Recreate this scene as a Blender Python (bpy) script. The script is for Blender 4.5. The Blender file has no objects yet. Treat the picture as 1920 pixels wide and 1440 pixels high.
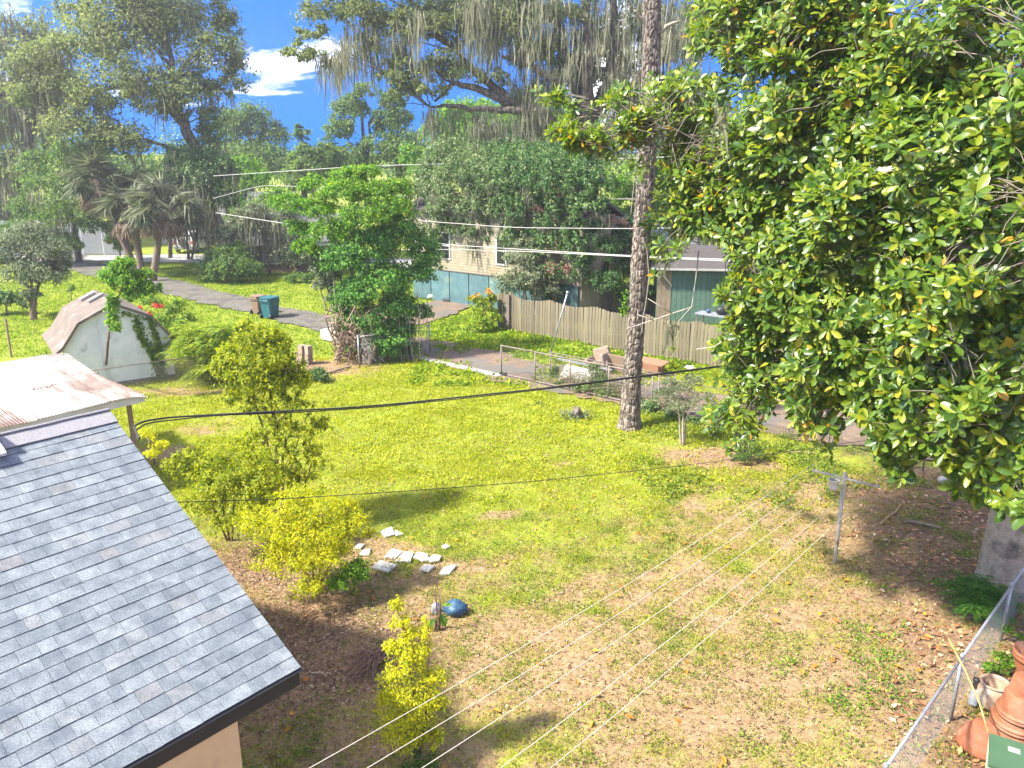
import bpy, math
import numpy as np
from mathutils import Vector, Matrix

# ------------------------------------------------------------------ camera, light, exposure
scene = bpy.context.scene
COL = scene.collection
F, H = 1500.0, 8.5                       # focal length in photo pixels (1920 wide), camera height in metres
PIT = math.atan(435 / 1500.0)
cam_data = bpy.data.cameras.new("camera")
cam_data.sensor_fit = 'HORIZONTAL'
cam_data.sensor_width = 36.0
cam_data.lens = 36.0 * F / 1920.0
cam_data.clip_start = 0.1
cam_data.clip_end = 6000.0
cam = bpy.data.objects.new("camera", cam_data)
cam.location = (0, 0, H)
cam.rotation_euler = (math.pi / 2 - PIT, 0, 0)
COL.objects.link(cam)
scene.camera = cam

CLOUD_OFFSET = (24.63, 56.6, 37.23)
SUN_AZ, SUN_EL = math.radians(-110), math.radians(47)      # azimuth measured from +Y towards +X
sun_data = bpy.data.lights.new("sun", 'SUN')
sun_data.energy = 2.6
sun_data.angle = math.radians(4.0)
sun_data.color = (1.0, 0.93, 0.80)
sun = bpy.data.objects.new("sun", sun_data)
sd = Vector((math.sin(SUN_AZ) * math.cos(SUN_EL), math.cos(SUN_AZ) * math.cos(SUN_EL), math.sin(SUN_EL)))
sun.rotation_euler = sd.to_track_quat('Z', 'Y').to_euler()
COL.objects.link(sun)

world = bpy.data.worlds.new("World")
scene.world = world
world.use_nodes = True
wn, wl = world.node_tree.nodes, world.node_tree.links
bg = wn["Background"]
bg.inputs["Strength"].default_value = 0.145
sky = wn.new("ShaderNodeTexSky")
sky.sky_type = 'NISHITA'
sky.sun_disc = False
sky.sun_elevation = SUN_EL
sky.sun_rotation = SUN_AZ
sky.air_density = 1.0
sky.dust_density = 0.3
sky.ozone_density = 2.5
tc = wn.new("ShaderNodeTexCoord")
# the whole dome is taken from the clear upper sky, so that the horizon stays deep blue as it does in the photograph
m1 = wn.new("ShaderNodeVectorMath"); m1.operation = 'MULTIPLY'; m1.inputs[1].default_value = (1, 1, 0.65)
m2 = wn.new("ShaderNodeVectorMath"); m2.operation = 'ADD'; m2.inputs[1].default_value = (0, 0, 0.42)
m3 = wn.new("ShaderNodeVectorMath"); m3.operation = 'NORMALIZE'
wl.new(tc.outputs["Generated"], m1.inputs[0]); wl.new(m1.outputs[0], m2.inputs[0]); wl.new(m2.outputs[0], m3.inputs[0])
wl.new(m3.outputs[0], sky.inputs["Vector"])
hs = wn.new("ShaderNodeHueSaturation"); hs.inputs["Saturation"].default_value = 1.25; hs.inputs["Value"].default_value = 1.0
wl.new(sky.outputs[0], hs.inputs["Color"])
deep = wn.new("ShaderNodeMix"); deep.data_type = 'RGBA'; deep.blend_type = 'MULTIPLY'; deep.inputs[0].default_value = 1.0
deep.inputs[7].default_value = (0.0, 0.215, 0.40, 1)
wl.new(hs.outputs[0], deep.inputs[6])
# wisps of cloud, bright and warm across the dome as added fill light
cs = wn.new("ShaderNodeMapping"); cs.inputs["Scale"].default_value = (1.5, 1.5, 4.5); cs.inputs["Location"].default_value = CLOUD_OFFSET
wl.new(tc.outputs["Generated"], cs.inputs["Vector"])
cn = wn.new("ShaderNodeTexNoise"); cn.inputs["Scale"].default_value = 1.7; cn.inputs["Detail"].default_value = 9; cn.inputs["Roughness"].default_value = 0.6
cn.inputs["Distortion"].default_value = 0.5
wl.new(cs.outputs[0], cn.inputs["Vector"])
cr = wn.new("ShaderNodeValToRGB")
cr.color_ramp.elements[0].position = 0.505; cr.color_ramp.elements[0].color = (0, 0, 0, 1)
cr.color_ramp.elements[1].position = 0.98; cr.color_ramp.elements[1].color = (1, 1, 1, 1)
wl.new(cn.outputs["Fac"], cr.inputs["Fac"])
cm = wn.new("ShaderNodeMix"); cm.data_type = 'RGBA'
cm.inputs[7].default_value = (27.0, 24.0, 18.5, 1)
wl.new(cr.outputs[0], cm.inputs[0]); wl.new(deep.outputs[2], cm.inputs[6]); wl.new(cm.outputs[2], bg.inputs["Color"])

vs = scene.view_settings
vs.view_transform = 'Standard'
vs.look = 'None'
vs.gamma = 1.0
vs.use_curve_mapping = False
vs.exposure = 2.68
scene.cycles.max_bounces = 8
scene.cycles.transparent_max_bounces = 8
scene.cycles.volume_bounces = 0
scene.cycles.use_denoising = True
try:
    scene.cycles.denoiser = 'OPENIMAGEDENOISE'
except Exception:
    pass

# ------------------------------------------------------------------ geometry helpers
rng = np.random.default_rng(7)
CP, SP = math.cos(PIT), math.sin(PIT)
AX = np.array([0.6443, 0.7648, 0.0])      # along the eaves of the house (right and away)
BX = np.array([-0.7648, 0.6443, 0.0])     # along the fences (left and away)
UP = np.array([0.0, 0.0, 1.0])


def ray(px, py):
    x, u = (px - 960) / F, (720 - py) / F
    return np.array([x, CP + u * SP, -SP + u * CP])


def G(px, py, z=0.0):
    """ground point (or point on the level z) that was measured at a photo pixel"""
    r = ray(px, py)
    return np.array([0, 0, H]) + r * ((z - H) / r[2])


def D(px, py, y):
    """point at y metres north of the camera"""
    r = ray(px, py)
    return np.array([0, 0, H]) + r * (y / r[1])


def pxm(px, py, y):
    return (y / ray(px, py)[1]) / F


def unit(v):
    v = np.asarray(v, float)
    return v / np.maximum(np.linalg.norm(v, axis=-1, keepdims=True), 1e-9)


def runit(n):
    return unit(rng.normal(size=(n, 3)))


def hash2(ix, iy, s):
    h = (ix.astype(np.int64) * 374761393 + iy.astype(np.int64) * 668265263 + s * 974711) & 0x7fffffff
    h = ((h ^ (h >> 13)) * 1274126177) & 0x7fffffff
    return ((h ^ (h >> 16)) & 0xffff) / 65535.0


def vnoise(x, y, s=0):
    x = np.asarray(x, float); y = np.asarray(y, float)
    ix, iy = np.floor(x), np.floor(y)
    fx, fy = x - ix, y - iy
    fx = fx * fx * (3 - 2 * fx); fy = fy * fy * (3 - 2 * fy)
    a = hash2(ix, iy, s); b = hash2(ix + 1, iy, s); c = hash2(ix, iy + 1, s); d = hash2(ix + 1, iy + 1, s)
    return (a * (1 - fx) + b * fx) * (1 - fy) + (c * (1 - fx) + d * fx) * fy


def fbm(x, y, s=0, o=4):
    t, a, k = 0, 0.5, 0.0
    for i in range(o):
        t = t + a * vnoise(x * 2 ** i, y * 2 ** i, s + i * 17); k += a; a *= 0.5
    return t / k


def sstep(a, b, x):
    t = np.clip((x - a) / (b - a), 0, 1)
    return t * t * (3 - 2 * t)


class MB:
    """collects vertices and faces and links them as one mesh object"""
    def __init__(self):
        self.v, self.f, self.n = [], [], 0

    def add(self, V, faces):
        V = np.asarray(V, float).reshape(-1, 3)
        if isinstance(faces, np.ndarray):
            self.f.append(faces + self.n)
        else:
            by = {}
            for f in faces:
                by.setdefault(len(f), []).append(f)
            for k in by.values():
                self.f.append(np.array(k) + self.n)
        self.v.append(V)
        self.n += len(V)
        return self

    def box(self, c, s, R=None, taper=1.0):
        """box of size s centred at c, R: 3 rows are its own axes; taper scales the bottom"""
        s = np.asarray(s, float) / 2
        co = np.array([[x, y, z] for z in (-1, 1) for y in (-1, 1) for x in (-1, 1)], float) * s
        co[:4, :2] *= taper
        if R is not None:
            co = co @ np.asarray(R)
        return self.add(co + np.asarray(c), [(0, 2, 3, 1), (4, 5, 7, 6), (0, 1, 5, 4), (2, 6, 7, 3), (0, 4, 6, 2), (1, 3, 7, 5)])

    def tube(self, pts, rad, sides=6, cap=True):
        pts = np.asarray(pts, float)
        m = len(pts)
        rad = np.broadcast_to(np.asarray(rad, float), (m,))
        t = np.gradient(pts, axis=0)
        t = unit(t)
        ref = np.array([0.0, 0, 1]) if abs(t[:, 2]).mean() < 0.8 else np.array([0.0, 1, 0])
        a = unit(np.cross(t, ref)); b = np.cross(t, a)
        th = np.arange(sides) * 2 * math.pi / sides
        V = pts[:, None] + rad[:, None, None] * (np.cos(th)[None, :, None] * a[:, None] + np.sin(th)[None, :, None] * b[:, None])
        i = np.arange(m - 1)[:, None] * sides; j = np.arange(sides)[None]; k = (j + 1) % sides
        q = np.stack([i + j, i + k, i + sides + k, i + sides + j], -1).reshape(-1, 4)
        n0 = self.n
        self.add(V.reshape(-1, 3), q)
        if cap:
            self.f.append(np.array([list(range(n0 + sides - 1, n0 - 1, -1))]))
            self.f.append(np.array([list(range(n0 + (m - 1) * sides, n0 + m * sides))]))
        return self

    def lathe(self, c, prof, sides=24, R=None):
        """prof: (radius, height) from bottom to top, closed at the axis where the radius is 0"""
        prof = np.asarray(prof, float)
        th = np.arange(sides) * 2 * math.pi / sides
        V = np.stack([prof[:, 0, None] * np.cos(th), prof[:, 0, None] * np.sin(th), np.repeat(prof[:, 1, None], sides, 1)], -1).reshape(-1, 3)
        if R is not None:
            V = V @ np.asarray(R)
        m = len(prof)
        i = np.arange(m - 1)[:, None] * sides; j = np.arange(sides)[None]; k = (j + 1) % sides
        q = np.stack([i + j, i + k, i + sides + k, i + sides + j], -1).reshape(-1, 4)
        return self.add(V + np.asarray(c), q)

    def leaves(self, P, T, N, L, W, tmpl):
        tv, tf = tmpl
        T = unit(T)
        S = unit(np.cross(T, N)); N = np.cross(S, T)
        n = len(P)
        L = np.broadcast_to(L, (n,)); W = np.broadcast_to(W, (n,))
        V = P[:, None] + tv[None, :, 0, None] * (W[:, None, None] * S[:, None]) + tv[None, :, 1, None] * (L[:, None, None] * T[:, None]) + tv[None, :, 2, None] * (L[:, None, None] * N[:, None])
        k = len(tv)
        for f in tf:
            fa = (np.arange(n)[:, None, None] * k + np.asarray(f)[None]).reshape(-1, len(f[0]))
            self.f.append(fa + self.n)
        self.v.append(V.reshape(-1, 3)); self.n += n * k
        return self

    def mesh(self, name, smooth=False):
        me = bpy.data.meshes.new(name)
        V = np.concatenate(self.v) if self.v else np.zeros((0, 3))
        me.vertices.add(len(V)); me.vertices.foreach_set("co", V.astype(np.float32).ravel())
        tot = np.concatenate([np.full(len(f), f.shape[1]) for f in self.f]).astype(np.int32)
        idx = np.concatenate([f.ravel() for f in self.f]).astype(np.int32)
        st = np.concatenate([[0], np.cumsum(tot)[:-1]]).astype(np.int32)
        me.loops.add(len(idx)); me.loops.foreach_set("vertex_index", idx)
        me.polygons.add(len(tot)); me.polygons.foreach_set("loop_start", st)
        me.polygons.foreach_set("use_smooth", np.full(len(tot), smooth, bool))
        me.update(calc_edges=True)
        return me

    def build(self, name, mat, parent=None, smooth=False, kind=None, label=None):
        me = self.mesh(name, smooth)
        return link(name, me, mat, parent, kind, label)


def link(name, me, mat, parent=None, kind=None, label=None):
    o = bpy.data.objects.new(name, me)
    if mat is not None and not me.materials:
        me.materials.append(mat)
    COL.objects.link(o)
    if parent is not None:
        o.parent = parent
        o.matrix_parent_inverse = parent_inv(parent)
    if kind:
        o["kind"] = kind
    if label:
        o["label"] = label
    return o


def parent_inv(p):
    def w(o):
        return (w(o.parent) @ o.matrix_parent_inverse @ o.matrix_basis) if o.parent is not None else o.matrix_basis.copy()
    return w(p).inverted()


def tag(o, label, cat, group=None):
    o["label"] = label; o["category"] = cat
    if group:
        o["group"] = group
    return o


def thing(name, label, cat, loc=(0, 0, 0), group=None):
    o = bpy.data.objects.new(name, None)
    o.empty_display_size = 0.2
    o.location = tuple(float(a) for a in loc)
    COL.objects.link(o)
    return tag(o, label, cat, group)


# leaf shapes: x across, y along, z along the normal
L_DIA = (np.array([[0, 0, 0], [0.5, 0.45, 0.04], [0, 1, -0.08], [-0.5, 0.45, 0.04]]), [np.array([[0, 1, 2, 3]])])
L_HEX = (np.array([[0, 0, 0], [0.46, 0.35, 0.05], [0.44, 0.78, 0.03], [0, 1, -0.08], [-0.44, 0.78, 0.03], [-0.46, 0.35, 0.05]]), [np.array([[0, 1, 2, 3, 4, 5]])])
L_TRI = (np.array([[-0.5, 0, 0], [0.5, 0, 0], [0, 1, 0]], float), [np.array([[0, 1, 2]])])
L_FOLD = (np.array([[0, 0, 0], [0.38, 0.28, 0.07], [0.46, 0.62, 0.05], [0, 1, -0.12], [-0.46, 0.62, 0.05], [-0.38, 0.28, 0.07], [0, 0.5, -0.01]]),
          [np.array([[0, 1, 6, 5], [1, 2, 3, 6], [6, 3, 4, 5]])])
# ------------------------------------------------------------------ materials
def new_mat(name):
    m = bpy.data.materials.new(name)
    m.use_nodes = True
    nt = m.node_tree
    nt.nodes.clear()
    out = nt.nodes.new("ShaderNodeOutputMaterial")
    return m, nt.nodes, nt.links, out


def ramp(nodes, stops):
    r = nodes.new("ShaderNodeValToRGB")
    e = r.color_ramp.elements
    while len(e) < len(stops):
        e.new(0.5)
    for i, (p, c) in enumerate(stops):
        e[i].position = p
        e[i].color = (*c, 1)
    return r


def mat(name, c1, c2=None, scale=4.0, rough=0.8, bump=0.15, stretch=(1, 1, 1), metallic=0.0, spec=0.4, rnd=0.0, c3=None, c3scale=1.2, c3lo=0.58, c3hi=0.7, bscale=None, mosaic=False):
    """procedural surface: two tones mixed by noise, a third tone in larger stains, fine relief"""
    m, n, l, out = new_mat(name)
    b = n.new("ShaderNodeBsdfPrincipled")
    b.inputs["Roughness"].default_value = rough
    b.inputs["Metallic"].default_value = metallic
    b.inputs["Specular IOR Level"].default_value = spec
    tc = n.new("ShaderNodeTexCoord")
    mp = n.new("ShaderNodeMapping"); mp.inputs["Scale"].default_value = stretch
    l.new(tc.outputs["Object"], mp.inputs["Vector"])
    no = n.new("ShaderNodeTexNoise"); no.inputs["Scale"].default_value = scale; no.inputs["Detail"].default_value = 6; no.inputs["Roughness"].default_value = 0.65
    l.new(mp.outputs[0], no.inputs["Vector"])
    c2 = c2 or tuple(x * 0.7 for x in c1)
    r = ramp(n, [(0.32, c2), (0.68, c1)])
    l.new(no.outputs["Fac"], r.inputs["Fac"])
    col = r.outputs[0]
    if c3 is not None:
        n3 = n.new("ShaderNodeTexNoise"); n3.inputs["Scale"].default_value = c3scale; n3.inputs["Detail"].default_value = 5
        l.new(mp.outputs[0], n3.inputs["Vector"])
        r3 = ramp(n, [(c3lo, (0, 0, 0)), (c3hi, (1, 1, 1))])
        l.new(n3.outputs["Fac"], r3.inputs["Fac"])
        mx = n.new("ShaderNodeMix"); mx.data_type = 'RGBA'
        l.new(r3.outputs[0], mx.inputs[0]); l.new(col, mx.inputs[6]); mx.inputs[7].default_value = (*c3, 1)
        col = mx.outputs[2]
    if rnd:
        oi = n.new("ShaderNodeObjectInfo")
        mr = n.new("ShaderNodeMapRange"); mr.inputs[3].default_value = 1 - rnd; mr.inputs[4].default_value = 1 + rnd
        l.new(oi.outputs["Random"], mr.inputs[0])
        hv = n.new("ShaderNodeHueSaturation")
        l.new(mr.outputs[0], hv.inputs["Value"]); l.new(col, hv.inputs["Color"])
        col = hv.outputs[0]
    l.new(col, b.inputs["Base Color"])
    if bump:
        nb = n.new("ShaderNodeTexNoise"); nb.inputs["Scale"].default_value = bscale or scale * 4; nb.inputs["Detail"].default_value = 5
        l.new(mp.outputs[0], nb.inputs["Vector"])
        bp = n.new("ShaderNodeBump"); bp.inputs["Strength"].default_value = bump; bp.inputs["Distance"].default_value = 0.05
        l.new(nb.outputs["Fac"], bp.inputs["Height"]); l.new(bp.outputs[0], b.inputs["Normal"])
    l.new(b.outputs[0], out.inputs["Surface"])
    return m


def leaf_mat(name, stops, trans=0.4, rough=0.55, spec=0.3, nscale=0.5, by='island', var=0.3, tcol=None, back=None, namp=0.5):
    """leaves: tone by leaf, slow drift through the crown, light coming through"""
    m, n, l, out = new_mat(name)
    if by == 'island':
        g = n.new("ShaderNodeNewGeometry"); rv = g.outputs["Random Per Island"]
    else:
        g = n.new("ShaderNodeObjectInfo"); rv = g.outputs["Random"]
    r = ramp(n, stops)
    tc = n.new("ShaderNodeTexCoord")
    no = n.new("ShaderNodeTexNoise"); no.inputs["Scale"].default_value = nscale; no.inputs["Detail"].default_value = 3
    l.new(tc.outputs["Object"], no.inputs["Vector"])
    ad = n.new("ShaderNodeMath"); ad.operation = 'MULTIPLY_ADD'
    ad.inputs[1].default_value = namp; ad.inputs[2].default_value = -namp / 2
    l.new(no.outputs["Fac"], ad.inputs[0])
    a2 = n.new("ShaderNodeMath"); a2.operation = 'ADD'; a2.use_clamp = True
    l.new(ad.outputs[0], a2.inputs[0]); l.new(rv, a2.inputs[1])
    l.new(a2.outputs[0], r.inputs["Fac"])
    col = r.outputs[0]
    if back is not None:
        gb = n.new("ShaderNodeNewGeometry")
        mx = n.new("ShaderNodeMix"); mx.data_type = 'RGBA'
        l.new(gb.outputs["Backfacing"], mx.inputs[0]); l.new(col, mx.inputs[6]); mx.inputs[7].default_value = (*back, 1)
        colf = mx.outputs[2]
    else:
        colf = col
    b = n.new("ShaderNodeBsdfPrincipled")
    b.inputs["Roughness"].default_value = rough
    b.inputs["Specular IOR Level"].default_value = spec
    l.new(colf, b.inputs["Base Color"])
    t = n.new("ShaderNodeBsdfTranslucent")
    hv = n.new("ShaderNodeHueSaturation"); hv.inputs["Saturation"].default_value = 1.15; hv.inputs["Value"].default_value = 1.5; hv.inputs["Hue"].default_value = 0.503
    l.new(col, hv.inputs["Color"]); l.new(hv.outputs[0], t.inputs["Color"])
    ms = n.new("ShaderNodeMixShader"); ms.inputs[0].default_value = trans
    l.new(b.outputs[0], ms.inputs[1]); l.new(t.outputs[0], ms.inputs[2])
    l.new(ms.outputs[0], out.inputs["Surface"])
    return m


def bark_mat(name, c1, c2, c3, scale=7.0, stretch=(1, 1, 0.28), bump=0.8):
    m, n, l, out = new_mat(name)
    b = n.new("ShaderNodeBsdfPrincipled"); b.inputs["Roughness"].default_value = 0.9; b.inputs["Specular IOR Level"].default_value = 0.2
    tc = n.new("ShaderNodeTexCoord"); mp = n.new("ShaderNodeMapping"); mp.inputs["Scale"].default_value = stretch
    l.new(tc.outputs["Object"], mp.inputs["Vector"])
    nd = n.new("ShaderNodeTexNoise"); nd.inputs["Scale"].default_value = scale * 0.6; nd.inputs["Detail"].default_value = 4
    l.new(mp.outputs[0], nd.inputs["Vector"])
    va = n.new("ShaderNodeMix"); va.data_type = 'VECTOR'; va.inputs[0].default_value = 0.16
    l.new(mp.outputs[0], va.inputs[4]); l.new(nd.outputs["Color"], va.inputs[5])
    vo = n.new("ShaderNodeTexVoronoi"); vo.feature = 'DISTANCE_TO_EDGE'; vo.inputs["Scale"].default_value = scale
    l.new(va.outputs[1], vo.inputs["Vector"])
    r = ramp(n, [(0.0, c3), (0.09, c2), (0.3, c1)])
    l.new(vo.outputs["Distance"], r.inputs["Fac"])
    nn = n.new("ShaderNodeTexNoise"); nn.inputs["Scale"].default_value = scale * 3; nn.inputs["Detail"].default_value = 6
    l.new(mp.outputs[0], nn.inputs["Vector"])
    mx = n.new("ShaderNodeMix"); mx.data_type = 'RGBA'; mx.blend_type = 'MULTIPLY'; mx.inputs[0].default_value = 0.7
    rr = ramp(n, [(0.25, (0.45, 0.45, 0.45)), (0.75, (1.3, 1.25, 1.2))])
    l.new(nn.outputs["Fac"], rr.inputs["Fac"])
    l.new(r.outputs[0], mx.inputs[6]); l.new(rr.outputs[0], mx.inputs[7]); l.new(mx.outputs[2], b.inputs["Base Color"])
    bp = n.new("ShaderNodeBump"); bp.inputs["Strength"].default_value = bump; bp.inputs["Distance"].default_value = 0.06
    sm = n.new("ShaderNodeMath"); sm.operation = 'MULTIPLY_ADD'; sm.inputs[1].default_value = 0.35
    l.new(nn.outputs["Fac"], sm.inputs[0]); l.new(vo.outputs["Distance"], sm.inputs[2])
    l.new(sm.outputs[0], bp.inputs["Height"]); l.new(bp.outputs[0], b.inputs["Normal"])
    l.new(b.outputs[0], out.inputs["Surface"])
    return m


M = {}
M['lime'] = leaf_mat('leaf_lime', [(0.0, (0.081, 0.162, 0.016)), (0.35, (0.162, 0.257, 0.020)), (0.7, (0.270, 0.338, 0.024)), (1.0, (0.405, 0.419, 0.027))], 0.45)
M['yellow'] = leaf_mat('leaf_yellow', [(0.0, (0.143, 0.209, 0.013)), (0.25, (0.341, 0.374, 0.013)), (0.6, (0.528, 0.506, 0.013)), (1.0, (0.638, 0.594, 0.022))], 0.45, nscale=1.2)
M['yelgreen'] = leaf_mat('leaf_yellow_green', [(0.0, (0.088, 0.154, 0.017)), (0.4, (0.220, 0.275, 0.018)), (0.75, (0.396, 0.396, 0.018)), (1.0, (0.495, 0.462, 0.022))], 0.5, nscale=0.9)
M['yellow3'] = leaf_mat('leaf_yellow_bush', [(0.0, (0.13, 0.20, 0.012)), (0.25, (0.30, 0.34, 0.012)), (0.55, (0.48, 0.47, 0.013)), (1.0, (0.60, 0.56, 0.02))], 0.5, nscale=1.3, namp=0.8)
M['yellow2'] = leaf_mat('leaf_yellow_lime', [(0.0, (0.10, 0.16, 0.014)), (0.3, (0.19, 0.25, 0.016)), (0.65, (0.34, 0.37, 0.016)), (1.0, (0.47, 0.47, 0.02))], 0.5, nscale=1.0)
M['shrub2'] = leaf_mat('leaf_green_shrub', [(0.0, (0.06, 0.14, 0.014)), (0.4, (0.12, 0.22, 0.018)), (0.75, (0.21, 0.29, 0.02)), (1.0, (0.38, 0.40, 0.02))], 0.5, nscale=0.8)
M['shrub'] = leaf_mat('leaf_shrub', [(0.0, (0.046, 0.111, 0.019)), (0.4, (0.104, 0.195, 0.026)), (0.8, (0.221, 0.312, 0.033)), (1.0, (0.338, 0.390, 0.039))], 0.5, nscale=0.8)
M['bright'] = leaf_mat('leaf_bright', [(0.0, (0.046, 0.136, 0.018)), (0.4, (0.099, 0.227, 0.022)), (0.8, (0.197, 0.348, 0.030)), (1.0, (0.393, 0.484, 0.046))], 0.5, nscale=0.5)
M['mid'] = leaf_mat('leaf_mid', [(0.0, (0.039, 0.085, 0.019)), (0.4, (0.085, 0.155, 0.031)), (0.8, (0.155, 0.248, 0.046)), (1.0, (0.279, 0.341, 0.078))], 0.45, nscale=0.35)
M['dark'] = leaf_mat('leaf_dark', [(0.0, (0.024, 0.064, 0.019)), (0.5, (0.056, 0.128, 0.032)), (0.85, (0.128, 0.224, 0.056)), (1.0, (0.288, 0.336, 0.128))], 0.4, nscale=0.5, rough=0.45)
M['grey'] = leaf_mat('leaf_grey_green', [(0.0, (0.062, 0.088, 0.044)), (0.5, (0.125, 0.163, 0.075)), (0.85, (0.237, 0.263, 0.150)), (1.0, (0.375, 0.375, 0.250))], 0.4, nscale=0.6)
M['oak'] = leaf_mat('leaf_oak', [(0.0, (0.075, 0.10, 0.036)), (0.45, (0.145, 0.185, 0.056)), (0.85, (0.235, 0.275, 0.085)), (1.0, (0.34, 0.36, 0.12))], 0.45, nscale=0.25)
M['fern'] = leaf_mat('leaf_fern', [(0.0, (0.03, 0.11, 0.012)), (0.5, (0.07, 0.19, 0.02)), (1.0, (0.15, 0.29, 0.03))], 0.4)
M['dark2'] = leaf_mat('leaf_thicket', [(0.0, (0.039, 0.108, 0.023)), (0.5, (0.088, 0.215, 0.035)), (0.85, (0.166, 0.351, 0.058)), (1.0, (0.293, 0.468, 0.098))], 0.45, nscale=0.6)
M['vine'] = leaf_mat('leaf_vine', [(0.0, (0.043, 0.087, 0.029)), (0.5, (0.102, 0.167, 0.051)), (0.85, (0.203, 0.275, 0.102)), (1.0, (0.377, 0.392, 0.217))], 0.4, nscale=0.6)
M['rustflower'] = leaf_mat('rust_flower', [(0.0, (0.25, 0.12, 0.09)), (1.0, (0.42, 0.27, 0.20))], 0.3)
M['palm'] = leaf_mat('leaf_palm', [(0.0, (0.045, 0.06, 0.028)), (0.5, (0.085, 0.105, 0.05)), (1.0, (0.15, 0.165, 0.085))], 0.35)
M['palmdead'] = leaf_mat('leaf_palm_dead', [(0.0, (0.104, 0.072, 0.040)), (1.0, (0.240, 0.168, 0.104))], 0.2)
M['moss'] = leaf_mat('spanish_moss', [(0.0, (0.10, 0.11, 0.07)), (0.5, (0.19, 0.195, 0.125)), (1.0, (0.30, 0.295, 0.20))], 0.4, rough=0.9, spec=0.1)
M['red'] = leaf_mat('flower_red', [(0.0, (0.45, 0.04, 0.03)), (1.0, (0.62, 0.10, 0.06))], 0.3)
M['orange'] = leaf_mat('leaf_orange', [(0.0, (0.40, 0.15, 0.02)), (1.0, (0.62, 0.32, 0.03))], 0.3)
MAGS = [(0.0, (0.035, 0.085, 0.014)), (0.32, (0.08, 0.15, 0.016)), (0.66, (0.135, 0.21, 0.018)), (0.90, (0.23, 0.275, 0.02)), (0.97, (0.30, 0.30, 0.02)), (0.985, (0.42, 0.34, 0.02)), (1.0, (0.46, 0.25, 0.03))]
M['mag'] = leaf_mat('magnolia_leaf', MAGS, 0.38, rough=0.36, spec=0.5, nscale=0.45, namp=0.25, back=(0.19, 0.16, 0.07))
M['magpart'] = leaf_mat('magnolia_leaf_near', MAGS, 0.38, rough=0.34, spec=0.5, nscale=0.45, by='object', namp=0.2, back=(0.20, 0.18, 0.08))
M['petal'] = leaf_mat('magnolia_petal', [(0.0, (0.75, 0.72, 0.62)), (1.0, (0.82, 0.8, 0.74))], 0.3)
M['grass'] = leaf_mat('grass_blade', [(0.0, (0.12, 0.16, 0.012)), (0.3, (0.22, 0.27, 0.014)), (0.6, (0.36, 0.385, 0.018)), (0.85, (0.47, 0.47, 0.03)), (1.0, (0.55, 0.51, 0.12))], 0.45, nscale=0.45, rough=0.7, spec=0.15)
M['grassgreen'] = leaf_mat('grass_blade_green', [(0.0, (0.072, 0.132, 0.014)), (0.4, (0.132, 0.228, 0.019)), (0.75, (0.228, 0.312, 0.024)), (1.0, (0.396, 0.420, 0.036))], 0.45, nscale=0.2, rough=0.7, spec=0.15)
M['straw'] = leaf_mat('dry_grass', [(0.0, (0.22, 0.165, 0.06)), (0.5, (0.38, 0.29, 0.115)), (1.0, (0.54, 0.44, 0.20))], 0.25, nscale=0.5, rough=0.85, spec=0.1)
M['weed'] = leaf_mat('weed_leaf', [(0.0, (0.06, 0.12, 0.015)), (0.5, (0.14, 0.21, 0.02)), (1.0, (0.30, 0.33, 0.035))], 0.4, nscale=0.5)
M['litter'] = leaf_mat('leaf_litter', [(0.0, (0.066, 0.037, 0.025)), (0.4, (0.156, 0.098, 0.057)), (0.75, (0.279, 0.189, 0.115)), (1.0, (0.426, 0.344, 0.254))], 0.1, nscale=0.6, rough=0.8)
M['litterorange'] = leaf_mat('magnolia_litter', [(0.0, (0.15, 0.06, 0.03)), (0.45, (0.33, 0.15, 0.06)), (0.8, (0.50, 0.27, 0.12)), (1.0, (0.60, 0.45, 0.28))], 0.1, nscale=0.8, rough=0.6)
M['pine'] = bark_mat('pine_bark', (0.285, 0.245, 0.205), (0.14, 0.118, 0.098), (0.06, 0.048, 0.042), 9.0)
M['bark'] = bark_mat('oak_bark', (0.22, 0.19, 0.155), (0.13, 0.11, 0.09), (0.05, 0.042, 0.034), 5.0, bump=0.5)
M['magbark'] = mat('magnolia_bark', (0.54, 0.44, 0.32), (0.30, 0.24, 0.17), 7.0, 0.9, 0.9, c3=(0.11, 0.10, 0.085), c3scale=2.2, c3lo=0.52, c3hi=0.66)
M['palmbark'] = mat('palm_trunk', (0.24, 0.17, 0.13), (0.11, 0.08, 0.06), 5, 0.9, 0.5, stretch=(1, 1, 3))
M['stem'] = mat('grey_stem', (0.36, 0.31, 0.25), (0.20, 0.165, 0.13), 9, 0.85, 0.3)
M['browstem'] = mat('brown_stem', (0.20, 0.13, 0.085), (0.10, 0.065, 0.045), 9, 0.85, 0.3)
M['deadvine'] = mat('dead_vine', (0.33, 0.24, 0.16), (0.17, 0.115, 0.075), 7, 0.9, 0.4)
M['steel'] = mat('galvanised_steel', (0.42, 0.44, 0.46), (0.28, 0.29, 0.31), 12, 0.45, 0.05, metallic=0.6)
M['oldsteel'] = mat('weathered_steel', (0.27, 0.22, 0.20), (0.15, 0.115, 0.10), 10, 0.7, 0.1, metallic=0.3)
M['wire'] = mat('fence_wire', (0.26, 0.27, 0.28), (0.18, 0.19, 0.20), 12, 0.5, 0, metallic=0.5)
M['oldwire'] = mat('old_fence_wire', (0.22, 0.19, 0.17), (0.14, 0.12, 0.11), 12, 0.6, 0, metallic=0.4)
M['black'] = mat('black_rubber', (0.025, 0.025, 0.028), (0.015, 0.015, 0.017), 8, 0.55, 0.05)
M['cable'] = mat('cable_black', (0.035, 0.035, 0.035), (0.02, 0.02, 0.02), 8, 0.6, 0)
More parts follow.
